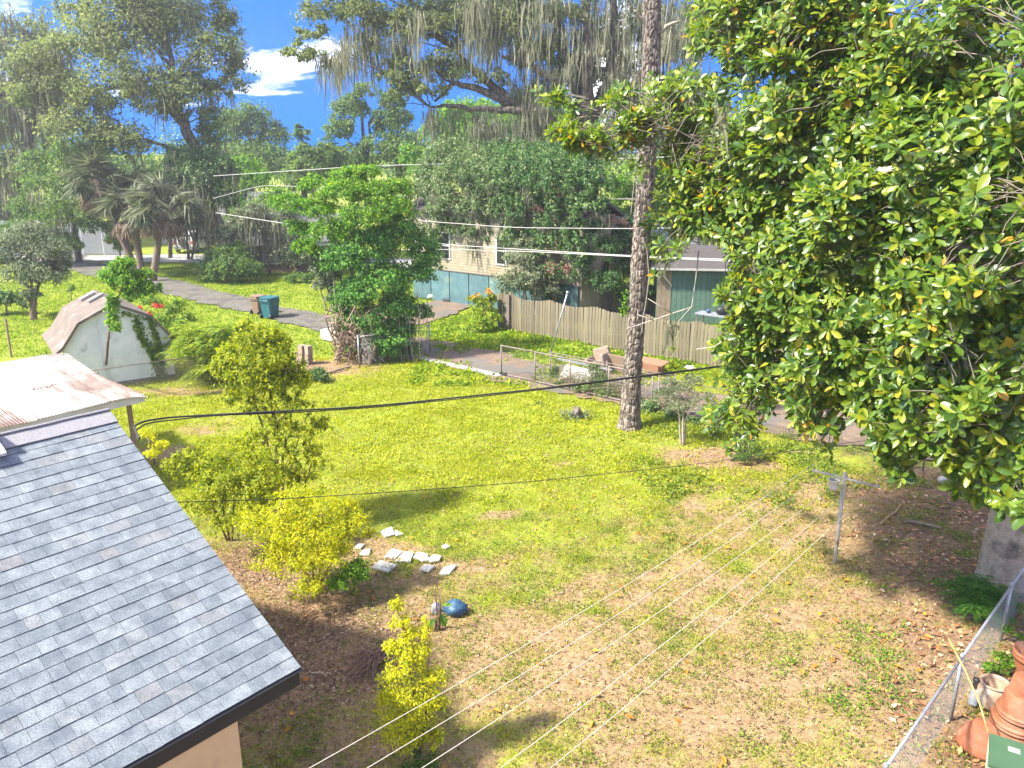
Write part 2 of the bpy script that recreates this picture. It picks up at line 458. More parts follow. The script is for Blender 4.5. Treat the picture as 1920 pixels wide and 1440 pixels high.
M['cablegrey'] = mat('cable_grey', (0.45, 0.43, 0.41), (0.34, 0.32, 0.30), 8, 0.6, 0)
M['rope'] = mat('clothesline_rope', (0.62, 0.56, 0.48), (0.46, 0.40, 0.33), 30, 0.8, 0.1)
M['wood'] = mat('weathered_wood', (0.20, 0.17, 0.108), (0.105, 0.088, 0.056), 3.0, 0.85, 0.3, stretch=(6, 6, 0.5), rnd=0.24, c3=(0.11, 0.11, 0.06), c3scale=0.5, c3lo=0.56, c3hi=0.75)
M['darkwood'] = mat('old_dark_wood', (0.17, 0.14, 0.12), (0.09, 0.075, 0.065), 3.0, 0.9, 0.3, stretch=(6, 6, 0.5), rnd=0.2)
M['tanwood'] = mat('tan_wood', (0.30, 0.215, 0.145), (0.19, 0.13, 0.088), 4.0, 0.8, 0.2, stretch=(1, 6, 6))
M['white'] = mat('white_paint', (0.62, 0.62, 0.60), (0.50, 0.50, 0.48), 3, 0.55, 0.05)
M['whitedirty'] = mat('white_dirty', (0.42, 0.41, 0.385), (0.27, 0.26, 0.235), 3, 0.6, 0.1)
M['stone'] = mat('flagstone', (0.62, 0.59, 0.53), (0.44, 0.41, 0.36), 6, 0.85, 0.4, rnd=0.12)
M['block'] = mat('concrete_block', (0.36, 0.28, 0.22), (0.22, 0.165, 0.13), 6, 0.9, 0.5, rnd=0.2)
M['terra'] = mat('terracotta', (0.25, 0.088, 0.04), (0.175, 0.056, 0.026), 7, 0.75, 0.12, c3=(0.32, 0.17, 0.105), c3scale=3, c3lo=0.5, c3hi=0.75)
M['terrapale'] = mat('terracotta_limed', (0.34, 0.26, 0.19), (0.26, 0.15, 0.09), 6, 0.8, 0.15, c3=(0.42, 0.37, 0.30), c3scale=3)
M['plaster'] = mat('peach_wall', (0.56, 0.40, 0.22), (0.50, 0.35, 0.19), 3, 0.85, 0.15, c3=(0.44, 0.31, 0.17), c3scale=2.5, c3lo=0.6, c3hi=0.72, bscale=60)
M['fascia'] = mat('black_fascia', (0.018, 0.020, 0.024), (0.012, 0.013, 0.016), 5, 0.5, 0.05)
M['teal'] = mat('teal_panel', (0.085, 0.165, 0.175), (0.055, 0.11, 0.12), 3, 0.7, 0.1, rnd=0.15, c3=(0.12, 0.18, 0.14), c3scale=1.0)
M['siding'] = mat('cream_siding', (0.30, 0.265, 0.185), (0.21, 0.18, 0.12), 3, 0.8, 0.1, c3=(0.24, 0.18, 0.10), c3scale=0.8, c3lo=0.58, c3hi=0.75)
M['tansiding'] = mat('tan_siding', (0.25, 0.195, 0.13), (0.17, 0.13, 0.085), 3, 0.85, 0.1)
M['greenboard'] = mat('green_board', (0.085, 0.15, 0.11), (0.055, 0.105, 0.08), 3, 0.75, 0.1, rnd=0.1)
M['brownwall'] = mat('brown_wall', (0.17, 0.12, 0.08), (0.12, 0.085, 0.06), 4, 0.85, 0.1)
M['greyroof'] = mat('grey_roof', (0.13, 0.13, 0.135), (0.09, 0.09, 0.095), 5, 0.85, 0.2)
M['darkroof'] = mat('dark_roof', (0.075, 0.065, 0.062), (0.05, 0.045, 0.043), 5, 0.8, 0.2)
M['metalroofgrey'] = mat('grey_metal_roof', (0.24, 0.255, 0.27), (0.19, 0.20, 0.215), 3, 0.45, 0.05)
M['glass'] = mat('window_glass', (0.02, 0.025, 0.03), (0.012, 0.015, 0.018), 2, 0.06, 0, spec=0.8)
M['paleglass'] = mat('pale_glass', (0.26, 0.27, 0.25), (0.20, 0.21, 0.19), 2, 0.15, 0, spec=0.8)
M['shedwall'] = mat('shed_white_wall', (0.74, 0.75, 0.73), (0.56, 0.60, 0.59), 2.2, 0.75, 0.1, c3=(0.30, 0.34, 0.33), c3scale=1.6, c3lo=0.6, c3hi=0.78)
M['shedroof'] = mat('shed_roof_brown', (0.17, 0.135, 0.11), (0.10, 0.08, 0.066), 2.5, 0.9, 0.3, c3=(0.24, 0.205, 0.175), c3scale=1.3, bscale=30)
M['tealbin'] = mat('teal_plastic', (0.022, 0.115, 0.14), (0.018, 0.095, 0.115), 2, 0.45, 0.03)
M['tanbin'] = mat('tan_plastic', (0.22, 0.15, 0.10), (0.18, 0.12, 0.08), 2, 0.5, 0.03)
M['greenbin'] = mat('green_plastic', (0.055, 0.115, 0.06), (0.045, 0.095, 0.05), 2, 0.4, 0.03)
M['palegreen'] = mat('pale_green_plastic', (0.36, 0.42, 0.28), (0.30, 0.36, 0.24), 2, 0.45, 0.03)
M['blue'] = mat('blue_tarp', (0.035, 0.095, 0.17), (0.015, 0.045, 0.10), 7, 0.45, 0.3)
M['greysheet'] = mat('grey_plastic', (0.25, 0.27, 0.30), (0.14, 0.15, 0.17), 8, 0.5, 0.2)
M['bamboo'] = mat('bamboo', (0.40, 0.26, 0.10), (0.28, 0.17, 0.06), 8, 0.6, 0.1)
M['card'] = mat('cardboard', (0.26, 0.135, 0.08), (0.19, 0.095, 0.055), 4, 0.85, 0.1)
M['deadtwig'] = mat('dead_twig', (0.26, 0.155, 0.105), (0.15, 0.085, 0.06), 9, 0.85, 0.3)
M['rock'] = mat('pale_rock', (0.52, 0.50, 0.46), (0.36, 0.34, 0.31), 9, 0.9, 0.5)
M['asphalt'] = mat('asphalt', (0.14, 0.128, 0.105), (0.08, 0.074, 0.062), 3.5, 0.92, 0.3, c3=(0.075, 0.066, 0.06), c3scale=0.9, c3lo=0.5, c3hi=0.6, bscale=40)
M['dirtroad'] = mat('dirt_road', (0.21, 0.145, 0.10), (0.11, 0.08, 0.058), 2.6, 0.95, 0.5, c3=(0.115, 0.106, 0.092), c3scale=0.5, c3lo=0.48, c3hi=0.6, bscale=25)
M['street'] = mat('pale_street', (0.36, 0.35, 0.33), (0.29, 0.28, 0.265), 1.5, 0.92, 0.2, bscale=40)
M['concrete'] = mat('concrete_slab', (0.34, 0.31, 0.29), (0.24, 0.215, 0.20), 4, 0.9, 0.2)
M['carwhite'] = mat('car_white_paint', (0.62, 0.63, 0.64), (0.70, 0.71, 0.72), 2, 0.25, 0, spec=0.6)
M['tanfabric'] = mat('tan_fabric', (0.28, 0.21, 0.155), (0.19, 0.14, 0.105), 7, 0.9, 0.3)
M['hinge'] = mat('rust', (0.20, 0.085, 0.04), (0.12, 0.05, 0.03), 6, 0.85, 0.2)


def shingle_material():
    m, n, l, out = new_mat('shingle')
    b = n.new("ShaderNodeBsdfPrincipled"); b.inputs["Roughness"].default_value = 0.85; b.inputs["Specular IOR Level"].default_value = 0.35
    oi = n.new("ShaderNodeObjectInfo"); g = n.new("ShaderNodeNewGeometry")
    ad = n.new("ShaderNodeMath"); ad.operation = 'ADD'; l.new(oi.outputs["Random"], ad.inputs[0]); l.new(g.outputs["Random Per Island"], ad.inputs[1])
    fr = n.new("ShaderNodeMath"); fr.operation = 'FRACT'; l.new(ad.outputs[0], fr.inputs[0])
    r = ramp(n, [(0.0, (0.125, 0.146, 0.165)), (0.3, (0.145, 0.168, 0.188)), (0.6, (0.165, 0.189, 0.208)), (0.85, (0.185, 0.209, 0.226)), (0.98, (0.165, 0.175, 0.183)), (1.0, (0.165, 0.165, 0.167))])
    l.new(fr.outputs[0], r.inputs["Fac"])
    no = n.new("ShaderNodeTexNoise"); no.inputs["Scale"].default_value = 85; no.inputs["Detail"].default_value = 3; no.inputs["Roughness"].default_value = 0.8
    l.new(g.outputs["Position"], no.inputs["Vector"])
    rr = ramp(n, [(0.33, (0.45, 0.46, 0.48)), (0.66, (1.5, 1.5, 1.48))]); l.new(no.outputs["Fac"], rr.inputs["Fac"])
    n2 = n.new("ShaderNodeTexNoise"); n2.inputs["Scale"].default_value = 6; n2.inputs["Detail"].default_value = 4
    l.new(g.outputs["Position"], n2.inputs["Vector"])
    r2 = ramp(n, [(0.3, (0.72, 0.74, 0.78)), (0.7, (1.25, 1.23, 1.2))]); l.new(n2.outputs["Fac"], r2.inputs["Fac"])
    mx = n.new("ShaderNodeMix"); mx.data_type = 'RGBA'; mx.blend_type = 'MULTIPLY'; mx.inputs[0].default_value = 1
    my = n.new("ShaderNodeMix"); my.data_type = 'RGBA'; my.blend_type = 'MULTIPLY'; my.inputs[0].default_value = 1
    l.new(r.outputs[0], mx.inputs[6]); l.new(rr.outputs[0], mx.inputs[7]); l.new(mx.outputs[2], my.inputs[6]); l.new(r2.outputs[0], my.inputs[7])
    l.new(my.outputs[2], b.inputs["Base Color"])
    bp = n.new("ShaderNodeBump"); bp.inputs["Strength"].default_value = 0.35; bp.inputs["Distance"].default_value = 0.01
    l.new(no.outputs["Fac"], bp.inputs["Height"]); l.new(bp.outputs[0], b.inputs["Normal"])
    l.new(b.outputs[0], out.inputs["Surface"])
    return m


M['shingle'] = shingle_material()
M['shinglecutshade'] = mat('shingle_cut_edge_shade', (0.03, 0.034, 0.042), (0.018, 0.02, 0.026), 30, 0.9, 0.1)


def tin_material():
    """white painted corrugated iron, rust in streaks along the ribs"""
    m, n, l, out = new_mat('corrugated_tin')
    b = n.new("ShaderNodeBsdfPrincipled"); b.inputs["Roughness"].default_value = 0.5
    tc = n.new("ShaderNodeTexCoord"); mp = n.new("ShaderNodeMapping")
    mp.inputs["Rotation"].default_value = (0, 0, math.atan2(BX[1], BX[0]) * -1)
    l.new(tc.outputs["Object"], mp.inputs["Vector"])
    m2 = n.new("ShaderNodeMapping"); m2.inputs["Scale"].default_value = (0.55, 2.4, 1)
    l.new(mp.outputs[0], m2.inputs["Vector"])
    no = n.new("ShaderNodeTexNoise"); no.inputs["Scale"].default_value = 1.5; no.inputs["Detail"].default_value = 7; no.inputs["Roughness"].default_value = 0.7
    l.new(m2.outputs[0], no.inputs["Vector"])
    n2 = n.new("ShaderNodeTexNoise"); n2.inputs["Scale"].default_value = 0.55; n2.inputs["Detail"].default_value = 3
    l.new(mp.outputs[0], n2.inputs["Vector"])
    ad = n.new("ShaderNodeMath"); ad.operation = 'MULTIPLY_ADD'; ad.inputs[1].default_value = 0.8; l.new(n2.outputs["Fac"], ad.inputs[0]); l.new(no.outputs["Fac"], ad.inputs[2])
    r = ramp(n, [(0.485, (0.33, 0.325, 0.31)), (0.58, (0.155, 0.115, 0.09)), (0.66, (0.085, 0.04, 0.025))])
    mrr = n.new("ShaderNodeMath"); mrr.operation = 'MULTIPLY'; mrr.inputs[1].default_value = 0.58
    l.new(ad.outputs[0], mrr.inputs[0])
    l.new(mrr.outputs[0], r.inputs["Fac"]); l.new(r.outputs[0], b.inputs["Base Color"])
    l.new(b.outputs[0], out.inputs["Surface"])
    return m


M['tin'] = tin_material()


def ground_material():
    m, n, l, out = new_mat('ground_soil')
    b = n.new("ShaderNodeBsdfPrincipled"); b.inputs["Roughness"].default_value = 0.95; b.inputs["Specular IOR Level"].default_value = 0.1
    at = n.new("ShaderNodeAttribute"); at.attribute_name = "cover"
    g = n.new("ShaderNodeNewGeometry")
    def noise(s, d=6, ro=0.65):
        x = n.new("ShaderNodeTexNoise"); x.inputs["Scale"].default_value = s; x.inputs["Detail"].default_value = d; x.inputs["Roughness"].default_value = ro
        l.new(g.outputs["Position"], x.inputs["Vector"]); return x
    sep = n.new("ShaderNodeSeparateColor"); l.new(at.outputs["Color"], sep.inputs[0])
    n1, n2, n3 = noise(9, 8, 0.75), noise(0.8, 5), noise(28, 4, 0.7)
    soil = ramp(n, [(0.3, (0.12, 0.075, 0.042)), (0.5, (0.255, 0.17, 0.098)), (0.7, (0.40, 0.29, 0.18))]); l.new(n1.outputs["Fac"], soil.inputs["Fac"])
    grass = ramp(n, [(0.28, (0.10, 0.12, 0.015)), (0.5, (0.21, 0.235, 0.022)), (0.72, (0.34, 0.35, 0.035))]); l.new(n3.outputs["Fac"], grass.inputs["Fac"])
    farg = ramp(n, [(0.3, (0.09, 0.13, 0.02)), (0.5, (0.15, 0.20, 0.024)), (0.7, (0.25, 0.28, 0.035))]); l.new(n2.outputs["Fac"], farg.inputs["Fac"])
    mg = n.new("ShaderNodeMix"); mg.data_type = 'RGBA'; mg.inputs[0].default_value = 0.5
    l.new(grass.outputs[0], mg.inputs[6]); l.new(farg.outputs[0], mg.inputs[7])
    litter = ramp(n, [(0.3, (0.06, 0.035, 0.024)), (0.52, (0.16, 0.095, 0.06)), (0.72, (0.30, 0.20, 0.13))]); l.new(n1.outputs["Fac"], litter.inputs["Fac"])
    # break the edge of the grass up with noise
    a1 = n.new("ShaderNodeMath"); a1.operation = 'MULTIPLY_ADD'; a1.inputs[1].default_value = 0.9; a1.inputs[2].default_value = -0.45; l.new(n1.outputs["Fac"], a1.inputs[0])
    a2 = n.new("ShaderNodeMath"); a2.operation = 'ADD'; l.new(a1.outputs[0], a2.inputs[0]); l.new(sep.outputs[0], a2.inputs[1])
    gr = ramp(n, [(0.38, (0, 0, 0)), (0.66, (1, 1, 1))]); l.new(a2.outputs[0], gr.inputs["Fac"])
    mx = n.new("ShaderNodeMix"); mx.data_type = 'RGBA'; l.new(sep.outputs[1], mx.inputs[0]); l.new(soil.outputs[0], mx.inputs[6]); l.new(litter.outputs[0], mx.inputs[7])
    my = n.new("ShaderNodeMix"); my.data_type = 'RGBA'; l.new(gr.outputs[0], my.inputs[0]); l.new(mx.outputs[2], my.inputs[6]); l.new(mg.outputs[2], my.inputs[7])
    l.new(my.outputs[2], b.inputs["Base Color"])
    bp = n.new("ShaderNodeBump"); bp.inputs["Strength"].default_value = 0.6; bp.inputs["Distance"].default_value = 0.06
    l.new(n1.outputs["Fac"], bp.inputs["Height"]); l.new(bp.outputs[0], b.inputs["Normal"])
    l.new(b.outputs[0], out.inputs["Surface"])
    return m


M['ground'] = ground_material()

# ------------------------------------------------------------------ ground and roads
BLOBS_DIRT = [  # photo pixel of the centre, half-widths in metres (across, along), strength
    (600, 690, 2.6, 1.6, 1.0), (400, 800, 1.6, 1.0, 0.6), (290, 850, 1.3, 1.2, 0.9), (330, 735, 2.5, 0.7, 0.8), (530, 790, 1.2, 0.5, 0.3),
    (1330, 850, 1.8, 1.1, 0.55), (1250, 800, 1.0, 0.8, 0.35), (1060, 870, 1.2, 0.5, 0.4), (950, 965, 0.45, 0.25, 0.8), (1100, 1270, 0.7, 0.35, 0.9),
    (1450, 1270, 1.6, 0.5, 0.5), (1350, 1350, 1.6, 0.4, 0.45), (1250, 1340, 1.0, 0.35, 0.4), (1000, 1180, 1.3, 0.5, 0.4), (1550, 1150, 1.2, 0.6, 0.35), (1640, 1020, 1.4, 0.8, 0.4),
    (870, 1060, 0.8, 0.4, 0.5), (700, 1030, 0.7, 0.5, 0.6), (1180, 1120, 1.4, 0.4, 0.2)]
BLOBS_LITTER = [(560, 1180, 1.5, 1.6, 0.9), (620, 1260, 0.8, 0.8, 0.8), (480, 1060, 1.6, 1.4, 0.8), (700, 1180, 1.0, 0.6, 0.55), (1800, 1080, 1.6, 2.0, 0.75), (1760, 1210, 0.8, 1.2, 0.8), (1860, 960, 2.5, 2.0, 0.7),
                (1700, 1000, 1.6, 0.9, 0.55), (1730, 1330, 0.7, 1.0, 0.7), (1690, 920, 2.0, 1.2, 0.4), (1340, 860, 1.2, 0.8, 0.35), (560, 690, 1.2, 0.8, 0.5), (540, 1300, 1.0, 0.8, 0.35)]


def blob(x, y, lst):
    t = np.zeros_like(x)
    for px, py, a, b, s in lst:
        c = G(px, py)
        t = np.maximum(t, s * np.exp(-(((x - c[0]) / a) ** 2 + ((y - c[1]) / b) ** 2)))
    return t


def cover(x, y):
    """how much of the ground the grass hides (0-1), and how much leaf litter lies there"""
    n1 = fbm(x * 0.55, y * 0.55, 3)
    n2 = fbm(x * 1.9, y * 1.9, 11)
    lush = sstep(13.6, 19.5, y + 3.4 * (n1 - 0.5) - 0.95 * np.clip(x - 1.0, 0, 5) - 0.5 * np.maximum(-x - 6, 0))
    n4 = fbm(x * 4.5, y * 4.5, 19, 3)
    g = 0.42 + 0.50 * lush + 0.55 * (n2 - 0.5) + 0.55 * (n4 - 0.5)
    g = g - 0.9 * blob(x, y, BLOBS_DIRT) - 0.85 * blob(x, y, BLOBS_LITTER)
    far = sstep(33, 38, y)
    g = g * (1 - far) + (0.9 + 0.35 * (n1 - 0.5)) * far
    beyond = sstep(0.0, 0.6, (x - 9.3) * 0.72 - (y - 13.1) * 0.69)      # neighbour's side of the right-hand fence
    g = g * (1 - beyond) + (0.12 + 0.3 * (n2 - 0.5)) * beyond
    lit = np.clip(blob(x, y, BLOBS_LITTER) + 0.8 * beyond * (y < 20), 0, 1)
    return np.clip(g, 0, 1), lit


def build_ground():
    def axis(lo, hi, step, far):
        a = list(np.arange(lo, hi, step))
        s = step
        p, q = [lo], [a[-1]]
        while q[-1] < far:
            s *= 1.45
            q.append(q[-1] + s)
        s = step
        while p[-1] > -far:
            s *= 1.45
            p.append(p[-1] - s)
        return np.array(p[:0:-1] + a + q[1:])
    xs, ys = axis(-40, 22, 0.42, 3000), axis(4, 70, 0.42, 3000)
    X, Y = np.meshgrid(xs, ys)
    x, y = X.ravel(), Y.ravel()
    near = (np.abs(x) < 60) & (np.abs(y) < 90)
    z = np.where(near, 0.05 * (fbm(x * 0.35, y * 0.35, 5) - 0.5) + 0.03 * (fbm(x * 1.7, y * 1.7, 6) - 0.5), 0.0)
    mb = MB()
    nx = len(xs)
    i = (np.arange(len(ys) - 1)[:, None] * nx + np.arange(nx - 1)[None]).ravel()
    mb.add(np.stack([x, y, z - 0.02], -1), np.stack([i, i + 1, i + nx + 1, i + nx], -1))
    o = mb.build("ground", M['ground'], smooth=True, kind='structure')
    g, lit = cover(x, y)
    a = o.data.attributes.new("cover", 'FLOAT_COLOR', 'POINT')
    a.data.foreach_set("color", np.stack([g, lit, g * 0, g * 0 + 1], -1).astype(np.float32).ravel())
    return o


build_ground()


def strip(name, pts, widths, m, z=0.03, rag=0.25, step=0.4, seed=1):
    """a road sheet along a centre line with ragged edges"""
    pts = np.asarray(pts, float)[:, :2]
    seg = np.linalg.norm(np.diff(pts, axis=0), axis=1)
    d = np.concatenate([[0], np.cumsum(seg)])
    t = np.arange(0, d[-1], step)
    # smooth the line
    x = np.interp(t, d, pts[:, 0]); y = np.interp(t, d, pts[:, 1]); w = np.interp(t, d, widths)
    k = np.ones(9) / 9
    x = np.convolve(np.pad(x, 4, 'edge'), k, 'valid'); y = np.convolve(np.pad(y, 4, 'edge'), k, 'valid')
    tx, ty = np.gradient(x), np.gradient(y)
    n = np.hypot(tx, ty); nx_, ny_ = -ty / n, tx / n
    wl_ = w / 2 + rag * 2 * (fbm(t * 0.7, t * 0 + 3, seed) - 0.5) + rag * (vnoise(t * 3, t * 0, seed + 4) - 0.5)
    wr_ = w / 2 + rag * 2 * (fbm(t * 0.7, t * 0 + 9, seed + 1) - 0.5) + rag * (vnoise(t * 3, t * 0, seed + 5) - 0.5)
    us = np.array([-1, -0.5, 0, 0.5, 1.0])
    off = np.where(us[None] < 0, us[None] * wl_[:, None], us[None] * wr_[:, None])
    V = np.stack([x[:, None] - nx_[:, None] * off, y[:, None] - ny_[:, None] * off, np.full(off.shape, z) + 0.012 * (1 - us[None] ** 2)], -1)
    mb = MB()
    i = (np.arange(len(t) - 1)[:, None] * 5 + np.arange(4)[None]).ravel()
    mb.add(V.reshape(-1, 3), np.stack([i, i + 5, i + 6, i + 1], -1))
    return mb.build(name, m, smooth=True, kind='structure')


lane = [G(60, 470), G(165, 500), G(330, 541), G(480, 577), G(640, 615), G(760, 640)]
strip("asphalt_lane", lane, [5.0, 3.6, 2.9, 2.5, 2.4, 2.4], M['asphalt'], 0.03, 0.4, seed=2)
strip("dirt_lane", [G(745, 636), G(830, 655), G(900, 678), G(1010, 706), G(1130, 728), G(1300, 758), G(1560, 800), G(1800, 840), G(2300, 930)],
      [2.4, 2.6, 3.0, 3.4, 3.4, 3.4, 3.4, 3.4, 3.4], M['dirtroad'], 0.036, 0.5, seed=5)
strip("side_drive", [G(740, 612), G(800, 586), G(860, 566), G(930, 555)], [2.6, 3.0, 3.0, 3.0], M['dirtroad'], 0.042, 0.3, seed=9)
strip("street", [G(-260, 478), G(150, 487), G(330, 484), G(560, 490), G(900, 496)], [5, 5, 5, 5, 5], M['street'], 0.024, 0.15, seed=12)
mb = MB()
mb.box((G(815, 672) + G(880, 694)) / 2 + np.array([0.3, -0.5, 0.035]), (4.6, 0.35, 0.06), R=[-BX, AX, UP])
mb.build("concrete_edging", M['concrete'], kind='structure')
# ------------------------------------------------------------------ the house with the grey shingle roof
HE = G(563, 1250, 2.6)                                   # lower corner of the roof
_r = ray(205, 772); _t = ((HE - np.array([0, 0, H])) @ AX) / (_r @ AX)
HR = np.array([0, 0, H]) + _r * _t                       # upper corner of the roof, at the ridge
RUN = (HR - HE) @ BX; RISE = HR[2] - HE[2]
SL = unit(HR - HE); SLEN = float(np.linalg.norm(HR - HE)); RN = unit(np.cross(AX, SL))
RN = RN if RN[2] > 0 else -RN
LONG = 8.5


def proj(p):
    d = np.asarray(p) - np.array([0, 0, H])
    z = d[1] * CP - d[2] * SP
    u = d[1] * SP + d[2] * CP
    return 960 + F * d[0] / z, 720 - F * u / z, z


def build_house():
    h = thing("house", "house at lower left with grey shingle roof, black fascia and peach wall", "house", HE - np.array([0, 0, HE[2]]))
    Rm = np.array([AX, SL, RN])
    deck = MB().box((HE + HR) / 2 - AX * LONG / 2 - RN * 0.03, (LONG - 0.02, SLEN - 0.01, 0.05), Rm)
    # far slope behind the ridge
    S2 = unit(BX * RUN - UP * RISE); N2 = unit(np.cross(S2, AX)); N2 = N2 if N2[2] > 0 else -N2
    deck.box(HR + S2 * SLEN / 2 - AX * LONG / 2 - N2 * 0.03, (LONG - 0.02, SLEN, 0.06), np.array([AX, S2, N2]))
    roof = deck.build("roof", M['shingle'], h)
    # individual shingle tabs
    rows = 28
    ex = SLEN / rows
    tab = MB()
    t0, t1 = 0.001, 0.011
    co = np.array([[0, 0, 0], [1, 0, 0], [0, 1.32 * ex, 0], [1, 1.32 * ex, 0], [0, 0, t1], [1, 0, t1], [0, 1.32 * ex, t0], [1, 1.32 * ex, t0]])
    fc = [(0, 2, 3, 1), (4, 5, 7, 6), (0, 1, 5, 4), (2, 6, 7, 3), (0, 4, 6, 2), (1, 3, 7, 5)]
    tab.add(co, fc)
    me = tab.mesh("shingle")
    me.materials.append(M['shingle']); me.materials.append(M['shinglecutshade'])
    # lower cut edge: dark asphalt core, coloured to draw each course's shadow line
    side = [i for i, p in enumerate(me.polygons) if p.normal.y < -0.7]
    for i in side:
        me.polygons[i].material_index = 1
    rest = MB()
    cand = []
    r2 = np.random.default_rng(21)
    for k in range(rows):
        a = 0.0
        while a < LONG:
            w = r2.choice([0.16, 0.2, 0.24, 0.28, 0.33, 0.4]) * r2.uniform(0.85, 1.15)
            w = min(w, LONG - a + 0.01)
            cand.append((k, a, w, r2.choice([0.0, 0.0, 0.0025]), r2.uniform(-0.004, 0.004)))
            a += w
    vis = []
    for c in cand:
        p = HE + SL * (c[0] + 0.5) * ex - AX * (c[1] + c[2] / 2)
        x, y, z = proj(p)
        inside = z > 0 and -25 < x < 1945 and y < 1460
        vis.append((0 if inside else 1, z, c))
    vis.sort(key=lambda q: (q[0], q[1]))
    for n_, (out_, z, (k, a, w, lift, slip)) in enumerate(vis):
        org = HE + SL * (k * ex - 0.015 + slip) - AX * (a + w - 0.002) + RN * (0.002 + lift)
        if out_ == 0 and n_ < 300:
            o = bpy.data.objects.new("shingle", me)
            COL.objects.link(o)
            mtx = Matrix(((AX[0] * (w - 0.004), SL[0], RN[0], org[0]), (AX[1] * (w - 0.004), SL[1], RN[1], org[1]), (AX[2] * (w - 0.004), SL[2], RN[2], org[2]), (0, 0, 0, 1)))
            o.parent = roof
            o.matrix_parent_inverse = parent_inv(roof)
            o.matrix_basis = mtx
        else:
            V = org + co[:, 0, None] * (w - 0.004) * AX + co[:, 1, None] * SL + co[:, 2, None] * RN
            rest.add(V, fc)
    if rest.v:
        rest.build("shingles", M['shingle'], roof, kind='stuff')
    cap = MB()
    for i in range(24):
        c = HR - AX * (0.18 + i * 0.36)
        cap.box(c - SL * 0.10 + RN * (0.026 + 0.003 * (i % 2)), (0.37, 0.30, 0.012), Rm)
        cap.box(c + S2 * 0.10 + N2 * (0.026 + 0.003 * (i % 2)), (0.37, 0.30, 0.012), np.array([AX, S2, N2]))
    cap.build("ridge_cap", M['ridgecap'], roof)
    v = MB()
    v.box(HR - AX * 4.6 + UP * 0.10, (6.2, 0.42, 0.10), [AX, BX, UP])
    v.box(HR - AX * 4.6 - BX * 0.32 - UP * 0.05, (6.2, 0.22, 0.05), Rm)
    v.build("ridge_vent", M['white'], roof)
    f = MB()
    fa = HE - BX * 0.0 - UP * 0.015
    f.box(fa - AX * LONG / 2 - UP * 0.115 + BX * 0.035, (LONG - 0.03, 0.05, 0.23), [AX, BX, UP])
    f.build("fascia", M['fascia'], h)
    fl = MB()
    fl.box(fa - AX * LONG / 2 + RN * 0.002 - SL * 0.02, (LONG, 0.05, 0.012), Rm)
    fl.build("drip_edge", M['fascia'], h)
    rk = MB()
    rk.box((HE + HR) / 2 - AX * 0.03 - RN * 0.10 - SL * 0.01, (0.035, SLEN - 0.06, 0.15), Rm)
    rk.build("rake_board", M['white'], h)
    sf = MB()
    sf.box(HE + BX * 0.27 - AX * LONG / 2 - UP * 0.235, (LONG - 0.06, 0.42, 0.02), [AX, BX, UP])
    sf.build("soffit", M['fascia'], h)
    # walls: the corner seen under the eave
    wc = G(445, 1352, 2.34)
    inn = (wc - HE) @ BX; back = (wc - HE) @ AX
    w = MB()
    wl_ = LONG + back - 0.2
    dep = 2 * RUN - 2 * inn
    base = HE * np.array([1, 1, 0])
    w.box(base + AX * (back - wl_ / 2) + BX * (inn + dep / 2) + UP * 1.17, (wl_, dep, 2.34), [AX, BX, UP])
    # gable triangle
    P = base + AX * (back - 0.002)
    g = [P + BX * inn + UP * 2.34, P + BX * (inn + dep) + UP * 2.34, P + BX * RUN + UP * (HR[2] - 0.14)]
    w.add(np.array(g + [q - AX * 0.15 for q in g]), [(0, 1, 2), (5, 4, 3), (0, 3, 4, 1), (1, 4, 5, 2), (2, 5, 3, 0)])
    w.build("wall", M['plaster'], h)
    pl = MB()
    pl.box(base + AX * (back + 0.012) + BX * (inn + dep / 2) + UP * 0.12, (0.03, dep, 0.24), [AX, BX, UP])
    pl.build("plinth", M['concrete'], h)
    return h


M['ridgecap'] = mat('ridge_shingle', (0.27, 0.265, 0.28), (0.20, 0.195, 0.21), 30, 0.85, 0.3, bscale=90)
build_house()


